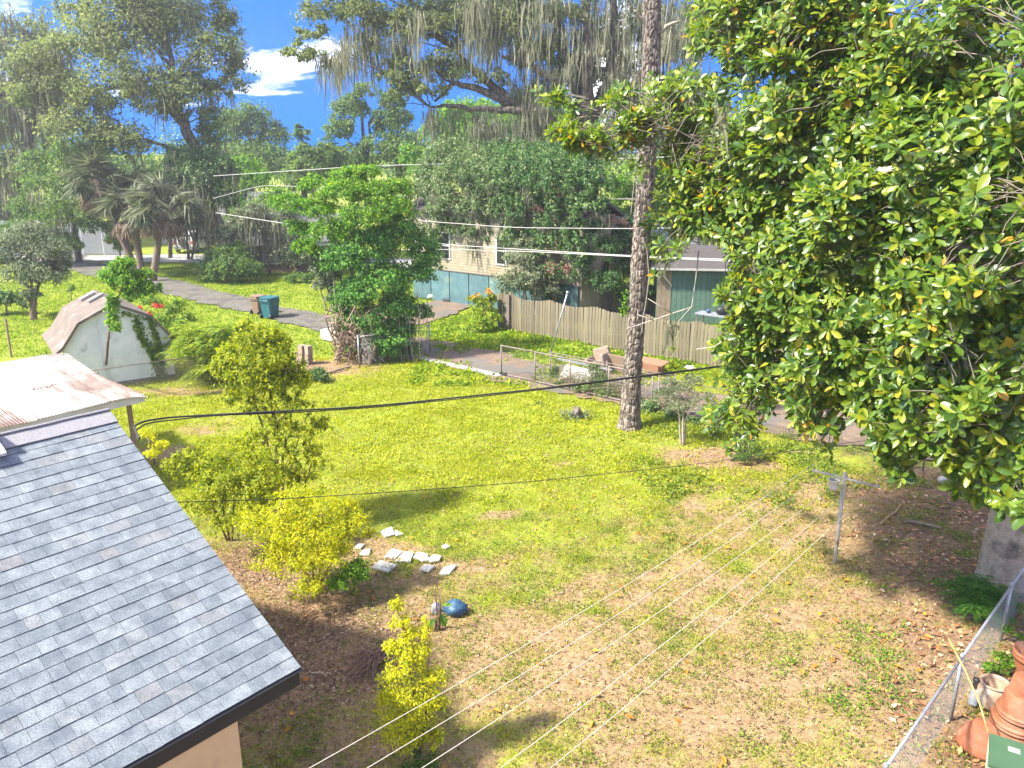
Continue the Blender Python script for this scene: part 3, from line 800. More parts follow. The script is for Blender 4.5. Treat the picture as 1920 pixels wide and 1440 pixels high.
# ------------------------------------------------------------------ open shelter with corrugated roof
def build_tin_roof():
    Fc = G(275, 737, 2.42)
    bk_px = ray(126, 657); tt = ((Fc - np.array([0, 0, H])) @ AX) / (bk_px @ AX)
    Bk = np.array([0, 0, H]) + bk_px * tt
    run = float((Bk - Fc) @ BX); rise = Bk[2] - Fc[2]
    s = unit(Bk - Fc); ln = float(np.linalg.norm(Bk - Fc)); nrm = unit(np.cross(AX, s)); nrm = nrm if nrm[2] > 0 else -nrm
    t = thing("tin_roof_shelter", "open shelter with rusty white corrugated metal roof behind the house", "shelter", Fc - np.array([0, 0, Fc[2]]))
    sheetw = 0.9
    nsh = 9
    pitch = 0.076
    for k in range(nsh):
        mb = MB()
        na, nb = int(sheetw / pitch * 8) + 5, 12
        a = np.linspace(-0.02, sheetw + 0.04, na); b = np.linspace(-0.06, ln, nb)
        Aa, Bb = np.meshgrid(a, b)
        hh = 0.012 * np.cos(2 * math.pi * Aa / pitch) + 0.006 * (k % 2) + 0.012 * np.sin(Bb * 2.1 + k) * (Bb > 0.1)
        edge = 0.0
        if k == 0:    # bent outer edge
            cut = 0.25 * np.sin(np.clip(Bb / ln, 0, 1) * math.pi) * np.exp(-Aa / 0.35)
            Aa = Aa + cut * 0.9
            hh = hh - 0.10 * np.exp(-Aa / 0.25)
        hh = hh + 0.03 * np.sin(Aa * 1.3 + k * 1.7) * np.exp(-Bb)
        Bb = Bb - 0.05 * math.sin(k * 2.3)
        V = Fc - AX * (k * sheetw + Aa[..., None]) + s * Bb[..., None] + nrm * hh[..., None]
        i = (np.arange(nb - 1)[:, None] * na + np.arange(na - 1)[None]).ravel()
        q = np.stack([i, i + na, i + na + 1, i + 1], -1)
        V = V.reshape(-1, 3)
        mb.add(V, q)
        mb.build("roof_sheet", M['tin'], t, smooth=True)
    tr = MB()
    tr.box(Fc - AX * nsh * sheetw / 2 - UP * 0.13 + BX * 0.06, (nsh * sheetw - 0.1, 0.04, 0.20), [AX, BX, UP])
    tr.build("front_board", M['white'], t)
    mb = MB()
    for b in np.linspace(0.3, ln - 0.2, 5):
        mb.box(Fc + s * b - AX * nsh * sheetw / 2 - UP * 0.08, (nsh * sheetw - 0.3, 0.05, 0.09), [AX, BX, UP])
    mb.build("purlins", M['tanwood'], t)
    for a in (0.35, 3.6, 7.0):
        for b in (0.35, ln - 0.4):
            c = Fc - AX * a + s * b
            MB().box((c[0], c[1], (c[2] - 0.11) / 2), (0.1, 0.1, c[2] - 0.11), [AX, BX, UP]).build("post", M['tanwood'], t)
    # rust holes and patches, thin strips of rusted sheet on the crests
    for a, b, w, d in ((2.05, 0.62, 0.16, 0.05), (1.45, 2.0, 0.62, 0.12), (1.2, 3.2, 0.35, 0.04)):
        mb = MB()
        for j in range(int(w / pitch)):
            mb.box(Fc - AX * (a + j * pitch) + s * (b + 0.03 * math.sin(j * 1.9)) + nrm * 0.021, (pitch * 0.6, d * (0.7 + 0.3 * math.sin(j * 2.7)), 0.006), np.array([AX, s, nrm]))
        mb.build("rust_patch", M['hinge'], t)


build_tin_roof()

# ------------------------------------------------------------------ barn-shaped shed
SC0 = G(329, 706)
SW = -np.array([math.sin(math.radians(56)), math.cos(math.radians(56)), 0]); SN = np.array([SW[1], -SW[0], 0.0])
SN = SN if SN[1] > 0 else -SN


def build_barn():
    t = thing("barn_shed", "white barn-shaped garden shed with brown gambrel roof and ivy on its end", "shed", SC0)
    prof = np.array([(-0.30, 1.42), (0.02, 1.66), (0.28, 2.02), (0.62, 2.50), (1.86, 3.10), (3.10, 2.50), (3.44, 2.02), (3.70, 1.66), (4.02, 1.42)])
    dep = 5.2

    def at(w, z, n):
        return SC0 + SW * w + SN * n + UP * (z - 0.045 * max(n, 0))
    wall = MB()
    ip = prof[1:-1]
    pts = [(0.0, 0.12)] + [(w, z - 0.05) for w, z in ip] + [(3.72, 0.12)]
    V = [at(w, z, 0.0) for w, z in pts] + [at(w, z, dep - 0.2) for w, z in pts]
    n = len(pts)
    wall.add(V, [tuple(range(n)), tuple(range(2 * n - 1, n - 1, -1))] + [(i, i + n, (i + 1) % n + n, (i + 1) % n) for i in range(n)])
    wall.build("wall", M['shedwall'], t)
    seam = MB()
    for w in (1.24, 2.48):
        seam.box(at(w, 1.35, -0.006), (0.02, 0.02, 2.35), [SW, SN, UP])
    seam.build("panel_seam", M['shedwall'], t)
    sk = MB().box(at(1.86, 0.10, 0.04), (3.68, 0.06, 0.22), [SW, SN, UP]); sk.build("skid", M['darkwood'], t)
    rf = MB()
    n = len(prof)
    th = 0.045
    V = [at(w, z + d, nn) for nn in (-0.10, dep) for d in (0.0, th) for w, z in prof]
    fs = []
    for i in range(n - 1):
        a, b = i, i + 1
        fs += [(a + n, b + n, b + 3 * n, a + 3 * n), (a, a + 2 * n, b + 2 * n, b), (a, b, b + n, a + n), (a + 2 * n, a + 3 * n, b + 3 * n, b + 2 * n)]
    fs += [(0, n, 3 * n, 2 * n), (n - 1, 3 * n - 1, 4 * n - 1, 2 * n - 1)]
    rf.add(V, fs)
    roof = rf.build("roof", M['shedroof'], t)
    # trim along the gable
    tr = MB()
    for i in range(n - 1):
        a, b = at(*prof[i], -0.12), at(*prof[i + 1], -0.12)
        d = unit(b - a); c = np.cross(SN, d)
        tr.box((a + b) / 2 + UP * 0.0, (np.linalg.norm(b - a), 0.03, 0.09), [d, SN, c])
    tr.build("gable_trim", M['shedroof'], t)
    d = unit(at(1.86, 3.10, 0) - at(3.10, 2.50, 0))
    nr = unit(np.cross(d, SN)); nr = nr if nr[2] > 0 else -nr
    for (w, nn) in ((2.25, 3.9), (2.12, 2.5)):
        z = 3.10 - (w - 1.86) * 0.6 / 1.24
        MB().box(at(w, z + 0.12, nn), (0.62, 0.22, 0.09), [d, SN, nr]).build("roof_vent", M['whitedirty'], roof)


build_barn()


# ------------------------------------------------------------------ fences
def chain_panel(a, b, h, spacing=0.075, r=0.0022, z0=0.05):
    """woven diamonds between two ground points: two families of slanted wires"""
    a = np.asarray(a, float); b = np.asarray(b, float)
    L = float(np.linalg.norm((b - a)[:2])); d = (b - a) / L; hh = h - z0
    nrm = np.array([d[1], -d[0], 0.0])
    mb = MB()
    P0, P1 = [], []
    for s0 in np.arange(-hh, L, spacing):
        t0, t1 = max(0, -s0), min(hh, L - s0)
        if t1 - t0 > 0.03:
            P0.append(a + d * (s0 + t0) + UP * (z0 + t0)); P1.append(a + d * (s0 + t1) + UP * (z0 + t1))
            P0.append(a + d * (s0 + t0) + UP * (z0 + hh - t0) + nrm * r); P1.append(a + d * (s0 + t1) + UP * (z0 + hh - t1) + nrm * r)
    P0, P1 = np.array(P0), np.array(P1)
    t = unit(P1 - P0); q = np.cross(t, nrm)
    off = [nrm * r, -0.5 * nrm * r + 0.87 * q * r, -0.5 * nrm * r - 0.87 * q * r]
    V = np.stack([P0 + o for o in off] + [P1 + o for o in off], 1)
    n = len(P0)
    fa = (np.arange(n)[:, None, None] * 6 + np.array([[0, 1, 4, 3], [1, 2, 5, 4], [2, 0, 3, 5]])[None]).reshape(-1, 4)
    mb.add(V.reshape(-1, 3), fa)
    return mb


def chain_fence(name, label, pts, h, group=None, postr=0.024, railr=0.018, m='steel', mw='wire', rail=True, caps=True, bottom=False, r=0.0022, spacing=0.075, cat="fence", z0=0.05):
    t = thing(name, label, cat, (pts[0][0], pts[0][1], 0), group)
    for p in pts:
        pm = MB().tube([(p[0], p[1], -0.05), (p[0], p[1], h + 0.02)], postr, 8)
        post = pm.build("post", M[m], t, smooth=True)
        if caps:
            MB().lathe((p[0], p[1], h + 0.021), [(postr * 1.3, 0), (postr * 1.3, 0.03), (postr * 0.6, 0.06), (0.001, 0.065)], 8).build("post_cap", M[m], post, smooth=True)
    for a, b in zip(pts[:-1], pts[1:]):
        a = np.array([a[0], a[1], 0.0]); b = np.array([b[0], b[1], 0.0])
        if rail:
            MB().tube([a + UP * h, b + UP * h], railr, 6).build("top_rail", M[m], t, smooth=True)
        if bottom:
            MB().tube([a + UP * z0, b + UP * z0], railr, 6).build("bottom_rail", M[m], t, smooth=True)
        chain_panel(a, b, h, spacing, r, z0).build("wire_mesh", M[mw], t)
    return t


GA, GB = G(940, 705), G(1221, 768)
gd = unit(GB - GA); gL = float(np.linalg.norm(GB - GA))
gate = chain_fence("chain_link_gate", "long rusty chain link gate on a caster wheel across the drive", [GA + gd * gL * k for k in (0, 0.25, 0.49, 0.74, 1.0)], 1.24, None, 0.028, 0.027, 'oldsteel', 'oldwire', bottom=True, caps=False, r=0.002, cat="gate", z0=0.1)
for k in (0.02, 0.22):
    c = GA + gd * k - np.array([0, 0, 0])
    w = MB(); w.tube([c + np.array([gd[1], -gd[0], 0]) * 0.035 + UP * 0.09, c - np.array([gd[1], -gd[0], 0]) * 0.035 + UP * 0.09], 0.09, 14)
    w.build("caster_wheel", M['black'], gate)
# older fence behind the gate and along the lane to the right
off = np.array([gd[1], -gd[0], 0]) * -0.9
old0 = G(1032, 713) + np.array([0.0, 0.3, 0])
ofp = [old0 + gd * k for k in (0, 2.6, 5.4)]
chain_fence("old_chain_link_fence", "overgrown old chain link fence just behind the gate", ofp, 1.05, None, 0.025, 0.016, 'oldsteel', 'oldwire', r=0.002)
lf = [G(1221, 768) + gd * k for k in (0.25, 3.0, 5.8, 8.6, 11.4, 14.2)]
chain_fence("lane_chain_link_fence", "chain link fence along the lane to the right of the pine", lf, 1.2, None, 0.024, 0.018, 'oldsteel', 'oldwire', r=0.002)
chain_fence("vine_chain_link_fence", "short leaning chain link run half swallowed by the vine thicket", [G(674, 687), G(769, 673), G(806, 662)], 1.25, None, 0.032, 0.016, 'steel', 'wire', r=0.0025)
chain_fence("shed_chain_link_fence", "chain link fence running in front of the white barn shed", [(-16.6, 25.6, 0), G(425, 719), G(452, 700) + np.array([0.3, 1.2, 0])], 1.2, None, 0.026, 0.018, 'oldsteel', 'oldwire', r=0.0015)
rf_ = [G(1612, 1530), G(1797, 1345), G(1886, 1178) + np.array([0.06, 0, 0]), G(1886, 1178) + np.array([1.95, 2.03, 0]), G(1886, 1178) + np.array([3.9, 4.1, 0])]
rfd = unit(np.array([9.48 - 4.67, 13.28 - 8.27, 0]))
r0 = np.array([4.67, 8.27, 0]) - rfd * 2.2
chain_fence("yard_chain_link_fence", "galvanised chain link fence in the lower right corner beside the flower pots", [r0, r0 + rfd * 2.2, r0 + rfd * 5.35, r0 + rfd * 8.25, r0 + rfd * 11.3], 1.1, None, 0.028, 0.024, 'steel', 'wire', r=0.0015, spacing=0.065)


def picket_fence(name, label, a, d, n, w, hfun, m, group=None, gap=0.02, rails=(0.35, 1.3), skip=()):
    t = thing(name, label, "fence", (a[0], a[1], 0), group)
    nrm = np.array([d[1], -d[0], 0.0])
    base = {}
    r2 = np.random.default_rng(5)
    for i in range(n):
        h = hfun(i)
        key = round(h, 2)
        if key not in base:
            mb = MB()
            hw = w / 2
            co = np.array([[-hw, -0.009, 0], [hw, -0.009, 0], [hw, -0.009, h - 0.04], [hw - 0.03, -0.009, h], [-hw + 0.03, -0.009, h], [-hw, -0.009, h - 0.04]])
            co2 = co + np.array([0, 0.018, 0])
            mb.add(np.vstack([co, co2]), [tuple(range(6)), tuple(range(11, 5, -1))] + [(k, k + 6, (k + 1) % 6 + 6, (k + 1) % 6) for k in range(6)])
            me = mb.mesh("picket"); me.materials.append(M[m]); base[key] = me
        o = bpy.data.objects.new("picket", base[key])
        COL.objects.link(o)
        o.parent = t; o.matrix_parent_inverse = parent_inv(t)
        p = np.array(a) + d * (i * (w + gap) + w / 2) + nrm * r2.uniform(0, 0.012)
        o.location = (p[0], p[1], 0.03 + r2.uniform(-0.015, 0.015))
        o.rotation_euler = (r2.uniform(-0.01, 0.01), r2.uniform(-0.012, 0.012), math.atan2(d[1], d[0]) + r2.uniform(-0.03, 0.03))
    L = n * (w + gap)
    for z in rails:
        MB().box(np.array(a) + d * L / 2 - nrm * 0.045 + UP * z, (L, 0.04, 0.085), [d, nrm, UP]).build("rail", M[m], t)
    k = 0.0
    while k <= L + 0.1:
        MB().box(np.array(a) + d * k - nrm * 0.11 + UP * 0.85, (0.09, 0.09, 1.7), [d, nrm, UP]).build("post", M[m], t)
        k += 2.43
    return t


WF0, WF1 = G(955, 620), G(1350, 690)
wd = unit(WF1 - WF0)
pf = picket_fence("wood_picket_fence", "weathered scalloped wooden picket fence along the lane", WF0, wd, 112, 0.138, lambda i: 1.64 + 0.14 * (2 * ((i % 16) / 15.0) - 1) ** 2 + (0.12 if i < 5 else 0.0) * (1 - i / 5), 'wood')
picket_fence("wood_fence_return", "short end panel of wooden pickets turning the corner at the yellow-tipped bush", WF0 - wd * 0.78 + np.array([0.02, 0.06, 0]), wd, 5, 0.138, lambda i: 1.78, 'wood')
MB().box(WF0 + UP * 0.9 - np.array([0.03, 0.03, 0]), (0.16, 0.16, 1.84), [wd, np.array([wd[1], -wd[0], 0]), UP]).build("corner_post", M['darkwood'], pf)
picket_fence("dark_wood_fence", "dark old wooden fence standing behind the picket fence, hung with vines", (0.2, 43.6, 0), unit(np.array([8.0, -2.0, 0])), 58, 0.14, lambda i: 1.75 + 0.05 * math.sin(i * 0.9), 'darkwood')


# ------------------------------------------------------------------ buildings behind
def lapped(mb, a, d, nrm, L, z0, z1, lap=0.16):
    z = z0
    while z < z1 - 0.01:
        h = min(lap, z1 - z)
        c = np.asarray(a) + d * L / 2 + UP * (z + h / 2)
        V = []
        for s_ in (0, L):
            for (zz, o) in ((z, 0.022), (z + h, 0.004), (z + h, -0.03), (z, -0.03)):
                V.append(np.asarray(a) + d * s_ + nrm * o + UP * zz)
        mb.add(V, [(0, 1, 2, 3), (7, 6, 5, 4), (0, 4, 5, 1), (1, 5, 6, 2), (2, 6, 7, 3), (3, 7, 4, 0)])
        z += h


def window(parent, c, d, nrm, w, h, glass='glass', frame='white', bar=True):
    fr = MB()
    for s_, (ww, hh, dx, dz) in enumerate(((w + 0.12, 0.07, 0, h / 2 + 0.03), (w + 0.2, 0.08, 0, -h / 2 - 0.03), (0.07, h, -w / 2 - 0.03, 0), (0.07, h, w / 2 + 0.03, 0))):
        fr.box(np.asarray(c) + d * dx + UP * dz + nrm * 0.045, (ww, 0.08, hh), [d, nrm, UP])
    if bar:
        fr.box(np.asarray(c) + nrm * 0.065, (w, 0.04, 0.05), [d, nrm, UP])
    f = fr.build("window", M[frame], parent)
    MB().box(np.asarray(c) + nrm * 0.055, (w, 0.012, h), [d, nrm, UP]).build("pane", M[glass], f)
    return f


def build_vine_house():
    d = unit(np.array([0.7848, -0.6197, 0.0])); nrm = np.array([-d[1], d[0], 0]) * -1
    a = G(812, 560) + np.array([-1.2, 0.6, 0])
    t = thing("vine_covered_house", "raised cream house with teal skirting, smothered in vines", "house", a)
    rr_ = ray(1092, 480); L = float(((a[0] * rr_[1] - a[1] * rr_[0]) / (d[1] * rr_[0] - d[0] * rr_[1])))
    wd_ = -nrm
    core = MB().box(a + d * L / 2 + wd_ * 1.6 + UP * 2.7, (L - 0.06, 3.1, 5.3), [d, nrm, UP])
    core.build("wall", M['tansiding'], t)
    sid = MB(); lapped(sid, a + nrm * 0.02, d, nrm, L, 1.85, 5.2)
    # near gable end, seen past the vines
    lapped(sid, a + d * L + wd_ * 3.2, nrm, d, 3.2, 0.2, 5.2)
    sid.build("lap_siding", M['siding'], t)
    for i in range(int(L / 1.5)):
        MB().box(a + d * (0.75 + i * 1.5) + nrm * 0.05 + UP * 0.93, (1.44, 0.05, 1.8), [d, nrm, UP]).build("skirt_panel", M['teal'], t)
    led = MB().box(a + d * L / 2 + nrm * 0.07 + UP * 1.87, (L, 0.08, 0.05), [d, nrm, UP]); led.build("ledge", M['darkwood'], t)
    for px, y0 in ((941, 46), (833, 47)):
        r = ray(px, 460); tt = ((a - np.array([0, 0, H])) @ nrm) / (r @ nrm); p = np.array([0, 0, H]) + r * tt
        window(t, np.array([p[0], p[1], 3.3]), d, nrm, 0.62 if px > 900 else 0.9, 1.45, 'glass', 'white')
    # low gable roof
    rf = MB()
    for s_, sg in ((1, nrm), (-1, -nrm)):
        up = unit(-sg * 2.0 + UP * 0.9); nn = unit(np.cross(d, up)); nn = nn if nn[2] > 0 else -nn
        mid = a + d * L / 2 + wd_ * 1.6 + sg * 1.0 + UP * (5.25 + 0.45)
        rf.box(mid, (L + 0.5, 2.2, 0.12), [d, up, nn])
    rf.build("roof", M['darkroof'], t)


build_vine_house()


def simple_house(name, label, a, d, L, dep, hw, rise, wall, roofm, over=0.5, wins=(), ridge_along=True, door=None):
    a = np.asarray(a, float); d = unit(d); nrm = np.array([d[1], -d[0], 0.0])
    if nrm[1] > 0:
        nrm = -nrm
    t = thing(name, label, "house", a)
    w = MB().box(a + d * L / 2 - nrm * dep / 2 + UP * hw / 2, (L, dep, hw), [d, nrm, UP])
    for e in (0.0, L):      # gable triangles
        q = [a + d * e + UP * hw, a + d * e - nrm * dep + UP * hw, a + d * e - nrm * dep / 2 + UP * (hw + rise)]
        sgn = 0.1 if e == 0 else -0.1
        w.add(np.array(q + [p + d * sgn for p in q]), [(0, 1, 2), (5, 4, 3), (0, 3, 4, 1), (1, 4, 5, 2), (2, 5, 3, 0)])
    w.build("wall", M[wall], t)
    rf = MB()
    half = dep / 2 + over
    for sg in (nrm, -nrm):
        r_ = rise * half / (dep / 2)
        up = unit(-sg * half + UP * r_); nn = unit(np.cross(d, up)); nn = nn if nn[2] > 0 else -nn
        ln = math.hypot(half, r_)
        c = a + d * L / 2 - nrm * dep / 2 + sg * half / 2 + UP * (hw + rise - r_ / 2 + 0.07)
        rf.box(c, (L + 2 * over, ln, 0.10), [d, up, nn])
    roof = rf.build("roof", M[roofm], t)
    fa = MB().box(a + d * L / 2 + nrm * (over + 0.03) + UP * (hw - rise * over / (dep / 2) - 0.02), (L + 2 * over, 0.05, 0.2), [d, nrm, UP])
    fa.build("fascia", M['whitedirty'], t)
    for (s_, z, ww, hh, gm) in wins:
        window(t, a + d * s_ + UP * z, d, nrm, ww, hh, gm, 'whitedirty')
    return t


simple_house("brown_house", "low brown house with grey roof beyond the lane, behind mossy trees", (-20.6, 58.9, 0), (1, -0.03, 0), 7.0, 8, 2.35, 1.5, 'brownwall', 'greyroof', 0.6, ((3.0, 1.25, 1.1, 1.15, 'paleglass'), (5.6, 1.35, 1.1, 1.1, 'glass')))
simple_house("grey_roof_house", "far house with a pale grey metal roof, seen between vines and pine", (6.2, 61, 0), (1, -0.25, 0), 8, 8, 2.1, 1.6, 'tansiding', 'metalroofgrey', 0.4, ((2.0, 1.6, 0.9, 1.2, 'glass'),))
simple_house("pale_house", "pale far house among the palm trunks behind the white car", (-34.0, 78, 0), (1, -0.05, 0), 12, 8, 3.0, 1.6, 'white', 'greyroof', 0.4, ((3.0, 1.6, 1.2, 1.1, 'glass'), (8.0, 1.6, 1.2, 1.1, 'glass')))


def build_green_shed():
    a = np.array([7.4, 40.6, 0]); d = unit(np.array([1, -0.12, 0])); nrm = np.array([d[1], -d[0], 0.0])
    t = thing("green_shed", "green board-sided shed with dark flat roof behind the picket fence", "shed", a)
    MB().box(a + d * 2.6 - nrm * 1.6 + UP * 1.4, (5.2, 3.2, 2.8), [d, nrm, UP]).build("wall", M['greenboard'], t)
    for i in range(18):
        MB().box(a + d * (0.9 + 0.24 * i) + nrm * 0.012 + UP * 1.4, (0.225, 0.024, 2.7), [d, nrm, UP]).build("wall_board", M['greenboard'], t)
    for i in range(3):
        MB().box(a + d * (0.12 + 0.24 * i) + nrm * 0.012 + UP * 1.4, (0.225, 0.024, 2.7), [d, nrm, UP]).build("wall_board", M['tansiding'], t)
    up = unit(-nrm * 3.8 + UP * 0.75); nn = np.cross(d, up); nn = nn if nn[2] > 0 else -nn
    MB().box(a + d * 2.6 - nrm * 1.5 + UP * 3.22, (5.9, 4.0, 0.1), [d, up, nn]).build("roof", M['darkroof'], t)
    MB().box(a + d * 2.6 + nrm * 0.46 + UP * 2.86, (5.9, 0.05, 0.10), [d, nrm, UP]).build("roof_edge", M['whitedirty'], t)


build_green_shed()


M['palepanel'] = mat('pale_blue_panel', (0.25, 0.27, 0.285), (0.19, 0.205, 0.22), 2, 0.6, 0.05)


def build_white_fence():
    t = thing("white_panel_fence", "tall white panel fence at the far left beyond the street", "fence", (-42, 69, 0))
    for i in range(6):
        c = np.array([-43.2 + i * 1.84, 69.5 - 0.12 * i, 1.45])
        MB().box(c, (1.78, 0.05, 2.8)).build("fence_panel", M['palepanel'], t)
        MB().box(c + np.array([0.92, -0.02, 0.05]), (0.11, 0.11, 2.95)).build("post", M['white'], t)


build_white_fence()


def build_car():
    a = np.array([-28.6, 70.2, 0.0])
    t = thing("white_suv", "white SUV parked among the far tree trunks, seen from behind", "car", a)
    def loft(secs, name, m, parent):
        mb = MB()
        n = len(secs[0][1])
        V = [(a[0] + x, a[1] + y, z) for y, s_ in secs for x, z in s_]
        fs = [tuple(range(n - 1, -1, -1)), tuple(range((len(secs) - 1) * n, len(secs) * n))]
        for k in range(len(secs) - 1):
            fs += [(k * n + i, k * n + (i + 1) % n, (k + 1) * n + (i + 1) % n, (k + 1) * n + i) for i in range(n)]
        return mb.add(V, fs).build(name, M[m], parent)
    def sec(w, z0, z1, wt):
        return [(-w, z0), (w, z0), (w, z0 + (z1 - z0) * 0.6), (wt, z1), (-wt, z1), (-w, z0 + (z1 - z0) * 0.6)]
    body = loft([(0, sec(0.86, 0.42, 1.02, 0.84)), (0.15, sec(0.92, 0.32, 1.06, 0.88)), (3.4, sec(0.92, 0.32, 1.06, 0.88)), (4.5, sec(0.85, 0.36, 0.92, 0.8))], "body", 'carwhite', t)
    loft([(0.05, sec(0.84, 1.04, 1.35, 0.76)), (0.4, sec(0.85, 1.04, 1.76, 0.66)), (2.4, sec(0.85, 1.04, 1.78, 0.66)), (3.3, sec(0.84, 1.02, 1.1, 0.8))], "cabin", 'carwhite', t)
    MB().box(a + np.array([0, 0.16, 1.42]), (1.3, 0.05, 0.42), [(1, 0, 0), (0, 0.9, 0.42), (0, -0.42, 0.9)]).build("rear_window", M['glass'], t)
    for s_ in (-1, 1):
        MB().box(a + np.array([s_ * 0.80, 1.5, 1.42]), (0.04, 2.0, 0.34), [(0.97, 0, -0.2 * s_), (0, 1, 0), (0.2 * s_, 0, 0.97)]).build("side_window", M['glass'], t)
        MB().box(a + np.array([s_ * 0.78, 0.02, 0.92]), (0.16, 0.08, 0.26)).build("tail_light", M['red'], t)
        for y in (0.85, 3.5):
            w = MB(); w.tube([a + np.array([s_ * 0.72, y, 0.35]), a + np.array([s_ * 0.94, y, 0.35])], 0.35, 18)
            tw = w.build("wheel", M['black'], t)
            MB().tube([a + np.array([s_ * 0.942, y, 0.35]), a + np.array([s_ * 0.95, y, 0.35])], 0.2, 12).build("rim", M['steel'], tw)
    sp = MB(); sp.tube([a + np.array([0, -0.16, 0.92]), a + np.array([0, 0.02, 0.92])], 0.34, 18)
    sp.build("spare_wheel", M['black'], t)
    MB().box(a + np.array([0, -0.02, 0.5]), (1.7, 0.14, 0.18)).build("bumper", M['greysheet'], t)


build_car()
# ------------------------------------------------------------------ plants
def lob(px, py, y, rx, ry=None, dy=0.0, rd=None):
    """lobe of a crown: measured in photo pixels, placed at y metres; returns centre and radii in metres"""
    k = pxm(px, py, y)
    c = D(px, py, y) + np.array([0, dy, 0])
    ry = ry or rx
    return c, np.array([rx * k, (rd or rx * 0.9) * k, ry * k])


def crown(lobes, n, spread=0.35, per=40, up=0.55, shell=(0.5, 1.0), droop=0.0, sprig=0.0):
    """leaf positions in clumps through the lobes: P, outward direction, clump centres"""
    w = np.array([r[0] * r[2] for _, r in lobes]); w = w / w.sum()
    nc = max(int(n / per), 3)
    k = rng.choice(len(lobes), nc, p=w)
    u = runit(nc); u[:, 2] = np.where(u[:, 2] < -0.35, -u[:, 2] * 0.6, u[:, 2]); u = unit(u)
    c = np.array([l[0] for l in lobes])[k]; r = np.array([l[1] for l in lobes])[k]
    s = rng.uniform(shell[0] ** 2, shell[1] ** 2, nc) ** 0.5
    cc = c + u * r * s[:, None]
    cr = r.mean(1) * spread * rng.uniform(0.6, 1.4, nc)
    j = np.repeat(np.arange(nc), per)
    g = rng.normal(size=(len(j), 3)) * 0.55
    g[:, 2] *= 0.7
    if sprig:        # leaves strung along upright, outward shoots
        ax = unit(u * 0.55 + UP * 0.75 + 0.45 * runit(nc))
        tt = rng.uniform(-0.6, 1.0, len(j))
        g = ax[j] * (tt * sprig)[:, None] + rng.normal(size=(len(j), 3)) * (0.26 * (1.1 - 0.5 * np.clip(tt, 0, 1)))[:, None]
    P = cc[j] + g * cr[j][:, None]
    O = unit(u[j] * 0.8 + unit(g) * 0.5 + np.array([0, 0, up]))
    return P, O, cc, cr


def orient(O, wild=0.75, droop=0.25):
    n = len(O)
    N = unit(O + wild * runit(n))
    T = np.cross(N, runit(n)); T = unit(T + np.array([0, 0, -droop]))
    return T, N


def limb(a, b, sag=0.15, n=7, wob=0.08):
    a, b = np.asarray(a, float), np.asarray(b, float)
    t = np.linspace(0, 1, n)[:, None]
    L = np.linalg.norm(b - a)
    p = a + (b - a) * t
    p[:, 2] += (np.sin(t[:, 0] * math.pi) * sag) * L * 0.5
    p[1:-1] += rng.normal(size=(n - 2, 3)) * wob * L * 0.35
    return p


def strands(mb, tops, length, width, n_per=6, spread=0.35, segs=4):
    """hanging moss: bundles of tapering ribbons"""
    tops = np.repeat(np.asarray(tops), n_per, 0)
    m = len(tops)
    tops = tops + rng.normal(size=(m, 3)) * spread * np.array([1, 1, 0.6])
    L = length * (0.12 + 0.95 * rng.uniform(0.0, 1.0, m) ** 1.9)
    W = width * rng.uniform(0.5, 1.5, m)
    az = rng.uniform(0, math.pi, m)
    s = np.stack([np.cos(az), np.sin(az), az * 0], -1)
    tt = np.linspace(0, 1, segs + 1)
    prof = np.array([0.35, 1.0, 0.85, 0.5, 0.06])[:segs + 1]
    V = np.zeros((m, segs + 1, 2, 3))
    sway = rng.normal(size=(m, 3)) * 0.09 * L[:, None]; sway[:, 2] = 0
    for k in range(segs + 1):
        c = tops + np.array([0, 0, -1]) * (L * tt[k])[:, None] + sway * tt[k] ** 1.5 + rng.normal(size=(m, 3)) * 0.045
        hw = (W * prof[k] / 2)[:, None] * s
        V[:, k, 0] = c - hw; V[:, k, 1] = c + hw
    q = np.array([[2 * k, 2 * k + 1, 2 * k + 3, 2 * k + 2] for k in range(segs)])
    fa = (np.arange(m)[:, None, None] * 2 * (segs + 1) + q[None]).reshape(-1, 4)
    mb.add(V.reshape(-1, 3), fa)


def pathpx(lst, y):
    """trunk path from photo pixels, at y metres (a number, or one for each point)"""
    ys = np.broadcast_to(y, (len(lst),))
    return np.array([D(px, py, yy) for (px, py), yy in zip(lst, ys)])


